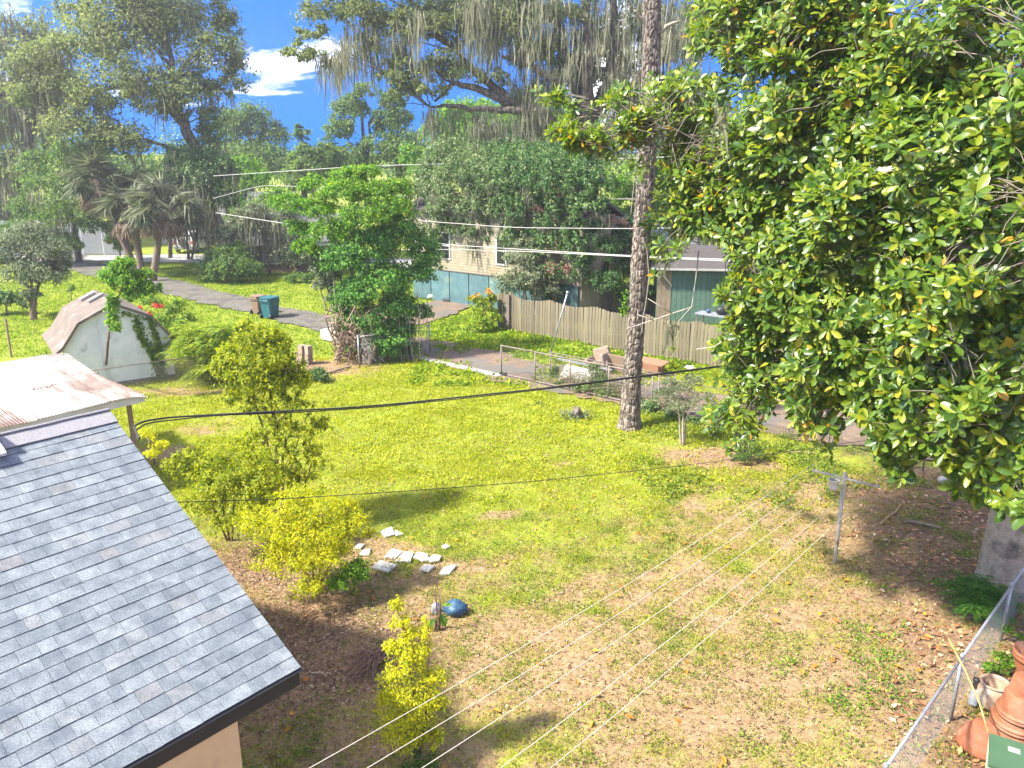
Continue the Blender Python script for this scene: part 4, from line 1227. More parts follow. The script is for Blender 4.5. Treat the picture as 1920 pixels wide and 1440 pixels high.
def tree(name, label, cat, paths, rads, lobes, leafm, n, leaf, bark='bark', per=40, spread=0.35, tmpl=L_DIA, group=None, moss=0, mossl=2.0, mossw=0.12, wl=0.45, limbs=True, wild=0.75, droop=0.25,
         shell=(0.45, 1.0), up=0.55, twigs=0, mossbias=None, extra=None, base=None, sprig=0.0):
    """trunk(s) as tubes, limbs reaching into every lobe, crown of leaf clumps, moss"""
    b = paths[0][0] if base is None else base
    t = thing(name, label, cat, (b[0], b[1], max(0.0, b[2] - 0.2) if b[2] > 0.6 else 0.0), group)
    for p, r in zip(paths, rads):
        p = np.asarray(p)
        m_ = max(len(p) * 4, 8)
        q = np.linspace(0, len(p) - 1, m_)
        P = np.stack([np.interp(q, np.arange(len(p)), p[:, k]) for k in range(3)], -1)
        P[1:-1] += rng.normal(size=(m_ - 2, 3)) * r[0] * 0.12
        R = np.interp(q, np.linspace(0, len(p) - 1, len(r)), r)
        if P[0][2] > -0.05 and r[0] > 0.0 and P[0][2] < 3.5:      # down to the ground
            P = np.concatenate([[[P[0][0], P[0][1], -0.1]], P]); R = np.concatenate([[R[0] * 1.15], R])
        else:
            R[0] *= 1.2
        MB().tube(P, R, 9).build("trunk" if r[0] > 0.06 else "stem", M[bark], t, smooth=True)
    allp = np.concatenate([np.asarray(p)[1:] if len(p) > 2 else np.asarray(p)[-1:] for p in paths])
    P, O, cc, cr = crown(lobes, n, spread, per, up, shell, sprig=sprig)
    if limbs:
        lb = MB()
        few = len(lobes) <= 6 and not twigs
        for c, r in lobes:
            below = allp[:, 2] < c[2] + r[2] * 0.3
            cand = allp[below] if below.any() else allp
            a = cand[np.argmin(np.linalg.norm((cand - c) * np.array([1, 1, 1.3]), axis=1))]
            if np.linalg.norm(c - a) < 0.1:
                continue
            r0 = max(0.05 * r.mean(), 0.012) * 1.0
            if few:
                MB().tube(limb(a, c, 0.2), np.linspace(r0, r0 * 0.35, 7), 5, cap=False).build("branch", M[bark], t, smooth=True)
            else:
                lb.tube(limb(a, c, 0.2), np.linspace(r0, r0 * 0.35, 7), 5, cap=False)
        # twigs from lobe centres to clumps
        if twigs:
            sel = rng.choice(len(cc), min(twigs, len(cc)), replace=False)
            lc = np.array([c for c, _ in lobes])
            for i in sel:
                a = lc[np.argmin(np.linalg.norm(lc - cc[i], axis=1))]
                lb.tube(limb(a, cc[i], 0.1, 5), np.linspace(1, 0.3, 5) * max(0.006, 0.012 * np.linalg.norm(cc[i] - a)), 3, cap=False)
        if lb.v:
            lb.build("branches", M[bark], t, smooth=True, kind='stuff')
    T, N = orient(O, wild, droop)
    L = leaf * rng.uniform(0.6, 1.35, len(P))
    mb = MB().leaves(P, T, N, L, L * wl, tmpl)
    mb.build("crown", M[leafm], t)
    if moss:
        mm = MB()
        low = cc[rng.choice(len(cc), moss, p=None)] if mossbias is None else mossbias
        low = low - np.array([0, 0, 1.0]) * 0.2
        strands(mm, low, mossl * 1.1, mossw * 0.55, 18, mossl * 0.14)
        mm.build("spanish_moss", M['moss'], t, kind='stuff')
    return t


# ---- far trees, left to right
tree("mossy_oak_tree", "dark moss-hung oak at the far left edge behind the leaning oak", "tree", [pathpx([(40, 470), (45, 330), (60, 200), (40, 60)], 74)], [(0.7, 0.5, 0.3, 0.15)],
     [lob(15, 110, 74, 85), lob(70, 70, 76, 60), lob(20, 230, 74, 60), lob(75, 220, 75, 50), lob(25, 320, 73, 55), lob(95, 150, 76, 70), lob(-70, 180, 75, 110), lob(60, 300, 74, 40), lob(-20, 400, 74, 50), lob(20, 385, 75, 40), lob(-30, 330, 74, 50)], 'oak', 11000, 0.34, moss=190, mossl=3.6, mossw=0.3, shell=(0.3, 1.0), spread=0.3)
tree("leaning_oak_tree", "large grey-green oak leaning left over the palms, thick vine on its trunk", "tree",
     [pathpx([(432, 498), (412, 440), (392, 380), (372, 300), (348, 235), (330, 190), (322, 120), (300, 40)], 62), pathpx([(352, 245), (322, 210), (338, 130), (380, 90)], 62), pathpx([(330, 190), (250, 150), (190, 170), (130, 180)], 62.5), pathpx([(372, 300), (300, 270), (240, 250)], 61.5)],
     [(0.62, 0.5, 0.42, 0.3, 0.12), (0.26, 0.2, 0.08), (0.22, 0.16, 0.06), (0.2, 0.12, 0.05)],
     [lob(250, 70, 62, 90, 80), lob(170, 95, 61, 75, 65), lob(330, 60, 63, 75), lob(405, 115, 62, 62, 60), lob(440, 150, 62, 28, 40), lob(70, 130, 61, 60, 55), lob(110, 180, 61, 70, 45), lob(230, 160, 60, 80, 60), lob(335, 175, 61, 70, 55),
      lob(415, 175, 62, 45, 30), lob(60, 185, 61, 45, 40), lob(150, 245, 60, 70, 45), lob(235, 270, 60, 70, 40), lob(300, 215, 61, 55, 40), lob(250, -30, 63, 120, 70), lob(380, -20, 63, 60, 60), lob(420, 50, 63, 35, 50), lob(260, 20, 62, 60, 40), lob(150, 30, 63, 50, 45), lob(390, 220, 61.5, 40, 30), lob(180, 200, 60, 50, 40)],
     'oak', 48000, 0.28, moss=90, mossl=1.9, mossw=0.16, shell=(0.4, 1.0), spread=0.26, per=45, twigs=200)
tree("vine_column", "dark vine curtain wrapped round the leaning oak's trunk", "vine", [pathpx([(436, 497), (410, 400), (385, 330)], 61.0)], [(0.08, 0.05, 0.04)],
     [lob(395, 255, 61, 22, 45), lob(405, 320, 60.5, 38, 45), lob(420, 375, 60.5, 28, 35), lob(378, 340, 60.5, 40, 35), lob(350, 300, 61, 40, 35), lob(320, 345, 60, 35, 25), lob(430, 330, 60.5, 25, 30)], 'dark', 12000, 0.24, moss=26, mossl=3, spread=0.3, limbs=False)
tree("spreading_oak_tree", "low spreading dark green tree left of the palms", "tree", [pathpx([(150, 500), (140, 420), (120, 350)], 64)], [(0.28, 0.2, 0.1)],
     [lob(85, 350, 63, 50, 40), lob(150, 300, 62, 55, 45), lob(60, 400, 63, 40, 35), lob(140, 380, 62, 55, 50), lob(175, 425, 62, 35, 30), lob(100, 420, 62, 45, 30), lob(210, 275, 61.5, 45, 40), lob(70, 310, 64, 35, 30)], 'mid', 15000, 0.26, moss=18, mossl=2.5, spread=0.28)
tree("round_street_tree", "rounded grey-green tree on the left lawn beside the lane", "tree", [pathpx([(62, 594), (58, 555), (40, 500)], 41.6), pathpx([(62, 594), (68, 550), (80, 500)], 41.6), pathpx([(64, 594), (60, 550), (58, 490)], 41.6)], [(0.14, 0.09, 0.03)] * 3,
     [lob(55, 460, 41.5, 48, 42), lob(20, 480, 41.5, 42, 40), lob(92, 475, 41.3, 38, 38), lob(40, 515, 41, 50, 30), lob(85, 520, 41.2, 45, 28), lob(60, 435, 41.8, 30, 22), lob(62, 560, 41.4, 18, 25), lob(110, 505, 41.5, 25, 25), lob(-10, 500, 42, 30, 30)], 'grey', 14000, 0.16, 'browstem', spread=0.25, twigs=60)
tree("pale_hedge_bush", "leafy bush in front of the white panel fence", "bush", [pathpx([(110, 492), (110, 470)], 62), pathpx([(40, 492), (40, 470)], 63)], [(0.06, 0.04), (0.06, 0.04)],
     [lob(105, 455, 62, 36, 26), lob(60, 450, 63, 36, 30), lob(15, 445, 63, 36, 34), lob(140, 465, 62, 20, 18), lob(-20, 450, 63, 30, 34)], 'mid', 9000, 0.22, 'browstem', spread=0.28)
tree("low_hedge_bush", "dark green bush at the left edge behind the rounded tree", "bush", [pathpx([(12, 582), (12, 560)], 43)], [(0.05, 0.03)], [lob(14, 562, 43, 24, 20), lob(-15, 560, 43, 25, 22), lob(35, 570, 43, 14, 12)], 'dark', 2200, 0.18, 'browstem')
tree("lawn_sapling", "tiny sapling on the left lawn above the barn shed roof", "sapling", [pathpx([(134, 562), (132, 540)], 47)], [(0.03, 0.01)], [lob(133, 545, 47, 8, 10)], 'mid', 260, 0.14, 'browstem')
tree("roadside_shrub", "bushy dark shrub at the foot of the leaning oak", "bush", [pathpx([(425, 535), (425, 505)], 54)], [(0.08, 0.04)], [lob(395, 510, 54, 28, 24), lob(430, 500, 54, 40, 34), lob(465, 510, 54, 24, 24), lob(440, 475, 55, 25, 22), lob(410, 485, 54, 22, 22)], 'mid', 9000, 0.2, 'browstem')
tree("house_shrub", "round grey-green shrub at the right end of the brown house", "bush", [pathpx([(545, 510), (545, 490)], 57)], [(0.06, 0.03)], [lob(545, 480, 57, 30, 28), lob(530, 455, 57.5, 22, 20), lob(560, 455, 57, 25, 25)], 'grey', 4500, 0.2, 'browstem')
tree("lawn_bush", "small dark bush on the lawn right of the brown house", "bush", [pathpx([(553, 530), (553, 520)], 54)], [(0.05, 0.03)], [lob(550, 522, 54, 18, 10), lob(575, 520, 54, 14, 10)], 'mid', 1300, 0.18, 'browstem')

# background wood
tree("pale_round_tree", "pale green round-topped tree beyond the brown house", "tree", [pathpx([(475, 440), (470, 330), (470, 230)], 100)], [(0.5, 0.35, 0.15)],
     [lob(470, 235, 100, 48, 42), lob(510, 260, 100, 35, 32), lob(435, 245, 100, 40, 38), lob(480, 300, 99, 60, 45), lob(430, 300, 99, 40, 40), lob(530, 320, 98, 30, 40)], 'mid', 15000, 0.4, spread=0.28)
tree("bright_understory_tree", "bright green small tree below the pale round tree", "tree", [pathpx([(465, 450), (462, 400), (460, 340)], 72)], [(0.15, 0.1, 0.05)],
     [lob(455, 320, 73, 35, 28), lob(480, 345, 72, 35, 28), lob(440, 365, 72, 30, 28), lob(490, 390, 71, 40, 28), lob(455, 400, 70, 35, 25), lob(520, 375, 71, 25, 25)], 'bright', 9000, 0.26, moss=16, mossl=2.5, spread=0.28)
tree("vine_snag", "vine-cloaked broken trunk in the middle distance", "tree", [pathpx([(572, 440), (570, 340), (566, 245)], 84)], [(0.4, 0.3, 0.12)],
     [lob(566, 255, 84, 16, 22), lob(572, 290, 83.5, 24, 28), lob(585, 320, 83, 34, 35), lob(560, 345, 83, 30, 40), lob(610, 300, 84, 22, 35), lob(548, 310, 84, 14, 26)], 'mid', 9000, 0.3, spread=0.3)
tree("forked_tree", "green tree with two thin dark forks standing before the pale sky", "tree", [pathpx([(690, 420), (684, 330), (678, 210), (665, 180)], 88), pathpx([(690, 420), (700, 320), (692, 230), (720, 190)], 88)], [(0.35, 0.25, 0.14, 0.05), (0.3, 0.2, 0.12, 0.05)],
     [lob(655, 210, 88, 38, 34), lob(685, 175, 88, 30, 22), lob(640, 250, 87, 34, 34), lob(735, 235, 88, 42, 36), lob(760, 280, 87, 42, 38), lob(710, 290, 87, 45, 40), lob(655, 310, 86, 45, 40), lob(775, 320, 86, 35, 30), lob(735, 190, 88, 24, 20), lob(620, 300, 87, 30, 45)], 'mid', 20000, 0.34, spread=0.24)
tree("lime_tree_row", "lime green tree filling the gap left of the great oak", "tree", [pathpx([(870, 400), (870, 330), (865, 270)], 78)], [(0.35, 0.2, 0.1)],
     [lob(860, 215, 78, 40, 30), lob(815, 250, 78, 30, 28), lob(780, 300, 77, 30, 34), lob(895, 260, 77, 45, 40), lob(845, 270, 77, 40, 38), lob(830, 315, 76, 40, 36), lob(885, 320, 75, 50, 40), lob(930, 290, 77, 40, 40), lob(800, 330, 76, 30, 30), lob(950, 240, 79, 35, 35)], 'bright', 24000, 0.3, spread=0.25)
tree("hazy_wood_tree", "tall pale green tree behind the great oak's lowest limb", "tree", [pathpx([(900, 400), (905, 300), (900, 220)], 92)], [(0.4, 0.3, 0.12)],
     [lob(905, 215, 92, 50, 34), lob(960, 230, 92, 50, 40), lob(850, 240, 92, 45, 36), lob(1010, 260, 91, 45, 45), lob(890, 280, 91, 60, 45), lob(800, 290, 92, 40, 36), lob(1060, 230, 93, 50, 50), lob(950, 300, 91, 55, 45), lob(1120, 260, 93, 50, 50)], 'bright', 20000, 0.36, spread=0.26)
tree("far_left_wood_tree", "tall hazy tree behind the white panel fence", "tree", [pathpx([(215, 470), (220, 380), (230, 300)], 100)], [(0.4, 0.3, 0.12)],
     [lob(190, 330, 100, 60, 50), lob(260, 330, 101, 60, 50), lob(330, 340, 100, 60, 50), lob(240, 390, 98, 60, 40), lob(310, 400, 98, 60, 40), lob(380, 370, 98, 50, 50), lob(160, 400, 98, 40, 40)], 'mid', 14000, 0.4, moss=30, mossl=2.5, mossw=0.22)
tree("right_wood_tree", "bright green tree behind the pine trunk", "tree", [pathpx([(1240, 450), (1245, 370), (1250, 300)], 66)], [(0.3, 0.2, 0.1)],
     [lob(1180, 370, 66, 40, 34), lob(1240, 330, 66, 48, 44), lob(1230, 390, 65, 45, 34), lob(1290, 350, 67, 45, 50), lob(1200, 320, 68, 35, 30), lob(1145, 350, 67, 34, 30), lob(1250, 270, 68, 45, 40), lob(1185, 405, 65, 34, 26), lob(1155, 430, 64, 26, 26), lob(1130, 395, 66, 30, 26), lob(1210, 440, 64, 40, 26)], 'bright', 21000, 0.26, spread=0.28)
tree("rear_oak_tree", "dark mossy tree behind the magnolia, over the green shed", "tree", [pathpx([(1400, 470), (1405, 380), (1400, 250)], 58)], [(0.5, 0.35, 0.2)],
     [lob(1340, 380, 58, 60, 50), lob(1410, 330, 58, 70, 60), lob(1480, 300, 57, 70, 70), lob(1360, 300, 58, 50, 45), lob(1430, 420, 57, 70, 40), lob(1560, 350, 58, 80, 80), lob(1330, 440, 56, 45, 30), lob(1500, 430, 57, 70, 40)], 'mid', 16000, 0.3, moss=60, mossl=2.8, mossw=0.22)
tree("street_side_oak_tree", "slim grey-trunked tree between the palms and the brown house", "tree", [pathpx([(355, 500), (352, 460), (345, 400)], 66), pathpx([(355, 500), (366, 455), (372, 400)], 66), pathpx([(320, 500), (318, 450), (310, 390)], 67)], [(0.16, 0.1, 0.05), (0.12, 0.08, 0.04), (0.22, 0.16, 0.07)],
     [lob(345, 415, 66, 30, 22), lob(375, 410, 66, 26, 26), lob(318, 400, 67, 30, 25), lob(395, 440, 66, 18, 20)], 'grey', 4000, 0.24, moss=34, mossl=3.2, mossw=0.12)
tree("palmetto_bush", "feathery lime bush between the white fence and the palm trunks", "bush", [pathpx([(225, 478), (225, 450)], 65)], [(0.05, 0.03)], [lob(220, 445, 65, 20, 24), lob(235, 465, 64.5, 18, 14), lob(212, 425, 65, 12, 14)], 'lime', 2400, 0.25, 'browstem')

# ---- far-off wood that closes the view
wlob = []
for wx in np.arange(-150, 130, 5.5):
    wy = 128 + 14 * math.sin(wx * 0.21) + rng.uniform(-8, 8)
    wh = np.interp(wx, [-150, -60, -46, -10, 0, 130], [17, 15, 9.5, 9.0, 13, 15]) * rng.uniform(0.8, 1.1)
    wlob.append((np.array([wx, wy, wh * 0.5]), np.array([5.5, 5, wh * 0.55])))
P, O, _, _ = crown(wlob, 38000, 0.3, 30, shell=(0.5, 1.0)); T, N = orient(O)
o = MB().leaves(P, T, N, 0.75 * rng.uniform(0.6, 1.3, len(P)), 0.42, L_DIA).build("distant_wood", M['mid'], kind='stuff')
o["label"] = "far-off wood closing the view behind all the trees"; o["category"] = "wood"

tree("hanging_moss_tree", "thin mossy trees screening the brown house", "tree", [pathpx([(450, 505), (455, 450), (450, 400)], 56.5), pathpx([(505, 500), (500, 450), (508, 405)], 57)], [(0.12, 0.08, 0.04), (0.1, 0.07, 0.03)],
     [lob(450, 425, 56.5, 28, 22), lob(500, 425, 57, 28, 22), lob(475, 400, 57, 30, 20), lob(530, 410, 57, 26, 22), lob(425, 440, 56, 20, 20)], 'grey', 5200, 0.22, moss=46, mossl=2.6, mossw=0.14)

# ---- sabal palms
def palm(label, px, py_top, basepx, y, r=3.0, seed=0):
    b = G(*basepx); y = b[1]
    top = D(px, py_top, y)
    t = thing("cabbage_palm", label, "palm tree", b, "cabbage palms beside the lane")
    mid = (b + top) / 2 + np.array([0.15, 0, 0])
    MB().tube(limb(b, top, 0.0, 9, 0.01), np.linspace(0.26, 0.19, 9), 10).build("trunk", M['palmbark'], t, smooth=True)
    r2 = np.random.default_rng(seed)

    def fronds(n, el0, el1, name, m, rr):
        mb, st = MB(), MB()
        for i in range(n):
            az = r2.uniform(0, 2 * math.pi); el = r2.uniform(el0, el1)
            d = np.array([math.cos(az) * math.cos(el), math.sin(az) * math.cos(el), math.sin(el)])
            side = unit(np.cross(d, UP + 0.01)); nrm = np.cross(side, d)
            tip = top + d * rr * 0.5 + UP * (-0.12 * rr)
            st.tube(np.array([top, top + d * rr * 0.28 + UP * 0.06 * rr, tip]), [0.03, 0.022, 0.015], 4, cap=False)
            k = 22
            th = np.linspace(-1.9, 1.9, k)
            T = np.cos(th)[:, None] * d + np.sin(th)[:, None] * side + (-0.35 - 0.25 * np.abs(th))[:, None] * UP * (0.7 if el > 0 else 0.9)
            Nn = np.repeat(nrm[None], k, 0) + 0.5 * r2.normal(size=(k, 3))
            L = rr * r2.uniform(0.38, 0.58, k)
            mb.leaves(np.repeat(tip[None], k, 0), T, Nn, L, L * 0.09, (np.array([[0, 0, 0], [0.5, 0.35, 0.03], [0, 1, -0.22], [-0.5, 0.35, 0.03]]), [np.array([[0, 1, 2, 3]])]))
        f = mb.build(name, M[m], t)
        st.build("frond_stalk", M['palm' if m == 'palm' else 'palmdead'], t)
    fronds(30, -0.35, 1.25, "fronds", 'palm', r)
    fronds(16, -1.25, -0.5, "dead_fronds", 'palmdead', r * 0.85)


palm("tallest cabbage palm, farthest left, its crown under the leaning oak", 180, 335, (258, 512), 58, 3.0, 1)
palm("middle cabbage palm with a shaggy brown skirt", 245, 385, (268, 520), 56, 2.9, 2)
palm("right-hand cabbage palm leaning over the lane, brown dead fronds hanging", 308, 380, (287, 527), 55, 3.1, 3)
palm("small cabbage palm half hidden behind the other three", 232, 352, (240, 505), 62, 2.7, 4)

# ---- the great oak with Spanish moss
_oy = 57
oak_paths = [pathpx([(1085, 500), (1088, 400), (1085, 330), (1075, 290), (1050, 250), (1000, 212), (955, 190), (925, 165)], _oy),
             pathpx([(1085, 330), (1098, 250), (1100, 160), (1106, 60), (1098, -40)], _oy + 1), pathpx([(1098, 250), (1140, 160), (1152, 80), (1150, -40)], _oy + 2), pathpx([(1095, 200), (1062, 120), (1046, 40), (1030, -40)], _oy + 2),
             pathpx([(955, 190), (880, 125), (858, 98)], _oy), pathpx([(960, 195), (890, 165), (850, 155), (815, 190)], _oy - 0.5), pathpx([(985, 208), (900, 205), (850, 200), (805, 200)], _oy - 1), pathpx([(1050, 160), (980, 112), (940, 105)], _oy - 1),
             pathpx([(1092, 300), (1170, 220), (1195, 150), (1240, 90), (1330, 30)], _oy + 1), pathpx([(1085, 345), (1040, 300), (950, 262), (945, 240)], _oy - 0.5), pathpx([(1130, 345), (1120, 300), (1150, 285)], _oy)]
oak_rads = [(1.15, 1.0, 0.95, 0.85, 0.72, 0.6, 0.5, 0.4), (0.7, 0.5, 0.42, 0.25), (0.5, 0.4, 0.2), (0.5, 0.38, 0.2), (0.34, 0.22, 0.1), (0.3, 0.2, 0.08), (0.26, 0.17, 0.07), (0.3, 0.22, 0.1), (0.6, 0.42, 0.3, 0.15), (0.4, 0.3, 0.15), (0.35, 0.25, 0.1)]
oak_lobes = [lob(680, 30, 56, 60, 40), lob(740, 60, 56, 55, 45), lob(800, 50, 57, 75, 55), lob(775, 130, 56, 50, 45), lob(840, 130, 56, 55, 45), lob(890, 60, 57, 80, 60), lob(800, 175, 55.5, 42, 26), lob(760, 165, 55.5, 34, 30), lob(740, 200, 56, 28, 14), lob(600, 30, 56, 50, 30), lob(562, 100, 55, 36, 30), lob(590, 70, 55.5, 40, 26),
             lob(620, 120, 55, 22, 30), lob(640, 20, 57, 55, 35), lob(960, 50, 58, 80, 60), lob(990, 110, 57, 45, 40), lob(1050, 30, 59, 80, 45), lob(1190, 60, 60, 70, 60), lob(1260, 90, 60, 60, 70), lob(1230, 180, 60, 45, 40), lob(1150, 110, 60, 40, 40), lob(700, -50, 57, 110, 60), lob(880, -60, 58, 120, 70), lob(1060, -70, 59, 120, 70), lob(1240, -40, 60, 110, 70), lob(560, -40, 56, 70, 45), lob(1010, 180, 57, 40, 25), lob(920, 150, 56, 40, 25), lob(1340, 60, 61, 70, 90), lob(1110, 90, 60, 45, 60), lob(1070, 150, 59, 40, 45), lob(1140, 200, 60, 45, 40), lob(1030, 100, 58.5, 45, 50), lob(940, 10, 59, 80, 50), lob(1180, 150, 61, 40, 50), lob(1000, 250, 60, 40, 26), lob(860, 20, 58, 70, 50), lob(1290, 200, 61, 50, 50), lob(690, 90, 56, 36, 26), lob(720, 140, 56, 26, 20), lob(1125, 150, 60.5, 45, 45), lob(1085, 120, 60.5, 40, 40)]
mossp = []
for (x0, x1, y0, y1, k) in ((860, 1060, -20, 90, 70), (1060, 1330, -30, 130, 80), (640, 800, 10, 110, 46), (960, 1060, 110, 230, 40), (1150, 1330, 120, 260, 60), (940, 1130, 240, 330, 60), (800, 940, 195, 245, 28), (1060, 1110, 300, 380, 24), (590, 640, 90, 130, 8)):
    for _ in range(k):
        mossp.append(D(rng.uniform(x0, x1), rng.uniform(y0, y1), _oy + rng.uniform(-3.5, 3.5)))
tree("great_oak_tree", "huge dark-limbed live oak curtained with grey Spanish moss at top centre", "tree", oak_paths, oak_rads, oak_lobes, 'oak', 90000, 0.26, moss=1, mossl=2.8, mossw=0.15, mossbias=np.array(mossp), spread=0.24, per=45, shell=(0.35, 1.0), twigs=260)

# ---- vines over the house
HV = lambda px, py, rx, ry=None, dd=-0.9: lob(px, py, np.interp(px, [800, 850, 900, 950, 1000, 1050, 1100, 1150], [49, 47.8, 46.5, 45.2, 44.0, 42.8, 41.6, 41.2]) + dd, rx, ry)
tree("house_vine_thicket", "dark mass of vines climbing over the cream house's right end", "vine", [pathpx([(1040, 560), (1045, 480), (1040, 400)], 41.5)], [(0.12, 0.1, 0.06)],
     [HV(990, 335, 60, 46), HV(1050, 345, 60, 42), HV(1105, 345, 40, 40), HV(1000, 395, 60, 50), HV(1065, 405, 55, 55), HV(1080, 465, 36, 50, -1.6), HV(1040, 465, 50, 45), HV(990, 455, 46, 40), HV(1065, 515, 50, 24), HV(975, 375, 44, 50), HV(1105, 395, 30, 36, -1.4), HV(1010, 535, 60, 18), HV(1050, 560, 32, 16), HV(1010, 310, 70, 34, 1.5), HV(1090, 310, 60, 34, 1.5), HV(1080, 290, 60, 30, 3.5), HV(960, 300, 50, 30, 2.5)], 'dark', 40000, 0.175, 'browstem', moss=30, mossl=1.4, spread=0.26, per=30, shell=(0.4, 1.22), sprig=0.9)
tree("left_vine_thicket", "grey-green flowering vines hanging from the cream house's roof", "vine", [pathpx([(905, 520), (900, 440), (890, 380)], 46)], [(0.1, 0.08, 0.05)],
     [HV(855, 345, 50, 40), HV(905, 340, 50, 40), HV(950, 335, 45, 40), HV(860, 390, 52, 36), HV(915, 390, 50, 38), HV(880, 432, 36, 26), HV(830, 400, 40, 30), HV(945, 410, 34, 44), HV(957, 470, 16, 45), HV(920, 300, 50, 30, 2), HV(800, 365, 40, 36), HV(850, 300, 50, 34, 2.5), HV(918, 430, 20, 20), HV(858, 455, 14, 20), HV(935, 520, 10, 24), HV(832, 440, 30, 40), HV(848, 475, 20, 20), HV(905, 440, 30, 16), HV(968, 430, 22, 34), HV(830, 330, 44, 36, 1), HV(850, 425, 32, 26), HV(828, 468, 26, 32), HV(890, 425, 26, 14), HV(900, 468, 12, 22), HV(930, 445, 18, 20), HV(968, 470, 14, 40)], 'vine', 38000, 0.175, 'browstem', moss=34, mossl=1.6, spread=0.26, per=30, shell=(0.4, 1.22), sprig=0.9)
tree("pale_vine_bush", "pale grey-green bush spilling over the corner of the picket fence", "bush", [pathpx([(985, 590), (985, 540)], 41.2)], [(0.06, 0.04)],
     [lob(985, 490, 42, 38, 30), lob(1005, 520, 41.3, 40, 26), lob(965, 530, 41, 38, 24), lob(940, 555, 40.3, 22, 14), lob(1020, 545, 41, 30, 18), lob(985, 460, 42.3, 24, 20)], 'grey', 9000, 0.15, 'browstem', spread=0.25)
tree("pine_side_bush", "dark bush with rusty flower heads left of the pine trunk", "bush", [pathpx([(1170, 560), (1170, 470)], 43)], [(0.06, 0.04)],
     [lob(1165, 460, 43, 30, 34), lob(1185, 430, 44, 30, 30), lob(1160, 505, 42.5, 36, 26), lob(1200, 500, 42, 30, 40), lob(1190, 550, 41.5, 40, 22), lob(1140, 470, 40.6, 24, 36), lob(1135, 530, 40.2, 34, 26), lob(1120, 430, 41, 16, 22), lob(1225, 470, 41.5, 26, 40), lob(1095, 500, 40.2, 18, 30)], 'dark', 16000, 0.16, 'browstem', spread=0.25)
mb = MB()
P, O, _, _ = crown([lob(1150, 415, 42.8, 26, 9), lob(1175, 425, 42.8, 12, 8), lob(1012, 392, 41.8, 14, 9), lob(1045, 505, 40.8, 26, 14)], 900, 0.3, 20)
T, N = orient(O); mb.leaves(P, T, N, 0.14, 0.08, L_DIA)
tag(mb.build("vine_flowers", M['rustflower'] if 'rustflower' in M else M['palmdead']), "brownish pink flower heads scattered over the house vines", "flowers")["kind"] = 'stuff'
tree("yellow_tip_bush", "lime bush with yellow and orange tips at the end of the picket fence", "bush", [pathpx([(908, 625), (908, 590)], 38.6)], [(0.04, 0.02)], [lob(905, 575, 39, 22, 20), lob(915, 600, 38.6, 22, 18), lob(890, 560, 39.2, 12, 10), lob(925, 560, 39, 10, 10), lob(895, 615, 38.5, 26, 12)], 'lime', 3200, 0.16, 'browstem')
mb = MB(); P, O, _, _ = crown([lob(915, 546, 38.8, 10, 4), lob(893, 556, 38.8, 9, 4)], 60, 0.5, 6); T, N = orient(O); mb.leaves(P, T, N, 0.2, 0.08, L_DIA)
tag(mb.build("orange_leaf_tips", M['orange']), "orange new leaves topping the lime bush by the fence", "leaves")["kind"] = 'stuff'

# ---- thicket in the middle of the picture
ty = 34.0
tree("compound_leaf_tree", "bright green tree with layered feathery leaves rising above the thicket", "tree", [pathpx([(655, 672), (640, 600), (600, 500), (570, 420)], ty), pathpx([(668, 676), (665, 560), (655, 450), (665, 340)], ty), pathpx([(660, 674), (650, 560), (620, 450), (610, 370)], ty)], [(0.12, 0.09, 0.05, 0.02)] * 3,
     [lob(545, 385, ty, 38, 22), lob(560, 430, ty, 30, 20), lob(590, 350, ty, 30, 22), lob(600, 395, ty - .5, 36, 30), lob(655, 335, ty, 36, 24), lob(690, 325, ty, 28, 22), lob(640, 365, ty - .6, 42, 30), lob(700, 365, ty - .3, 40, 30), lob(745, 355, ty, 30, 24), lob(575, 465, ty - .5, 26, 20), lob(620, 440, ty - .8, 40, 34), lob(735, 395, ty - .5, 40, 34), lob(680, 410, ty - 1, 45, 34)], 'bright', 26000, 0.135, 'stem', spread=0.22, twigs=160, per=36, wl=0.38)
tree("vine_thicket", "tall dark green vine-choked thicket beside the lane, bushy down to the ground", "bush", [pathpx([(640, 670), (632, 600), (625, 520)], ty - 0.5), pathpx([(650, 676), (655, 590), (660, 500)], ty - 0.5), pathpx([(725, 678), (730, 580), (740, 470)], ty - 0.6), pathpx([(755, 672), (750, 590), (770, 500)], ty - 0.3)], [(0.07, 0.06, 0.03)] * 4,
     [lob(650, 490, ty - .8, 50, 45), lob(700, 470, ty - .6, 50, 50), lob(750, 440, ty, 46, 44), lob(790, 470, ty, 36, 40), lob(805, 500, ty, 28, 30), lob(770, 520, ty - .4, 45, 36), lob(710, 535, ty - 1, 55, 45), lob(660, 560, ty - .8, 36, 40), lob(740, 580, ty - .8, 45, 40), lob(700, 610, ty - 1.1, 40, 40), lob(755, 620, ty - .7, 30, 30), lob(725, 655, ty - 1, 36, 22), lob(785, 590, ty - .3, 26, 20), lob(690, 655, ty - 1.2, 22, 22), lob(770, 655, ty - .6, 22, 16), lob(655, 610, ty - 1, 26, 28), lob(668, 655, ty - 1.3, 18, 18), lob(640, 585, ty - .8, 20, 24), lob(730, 640, ty - 1.2, 40, 26)], 'dark2', 42000, 0.13, 'stem', spread=0.24, per=38, wl=0.5)
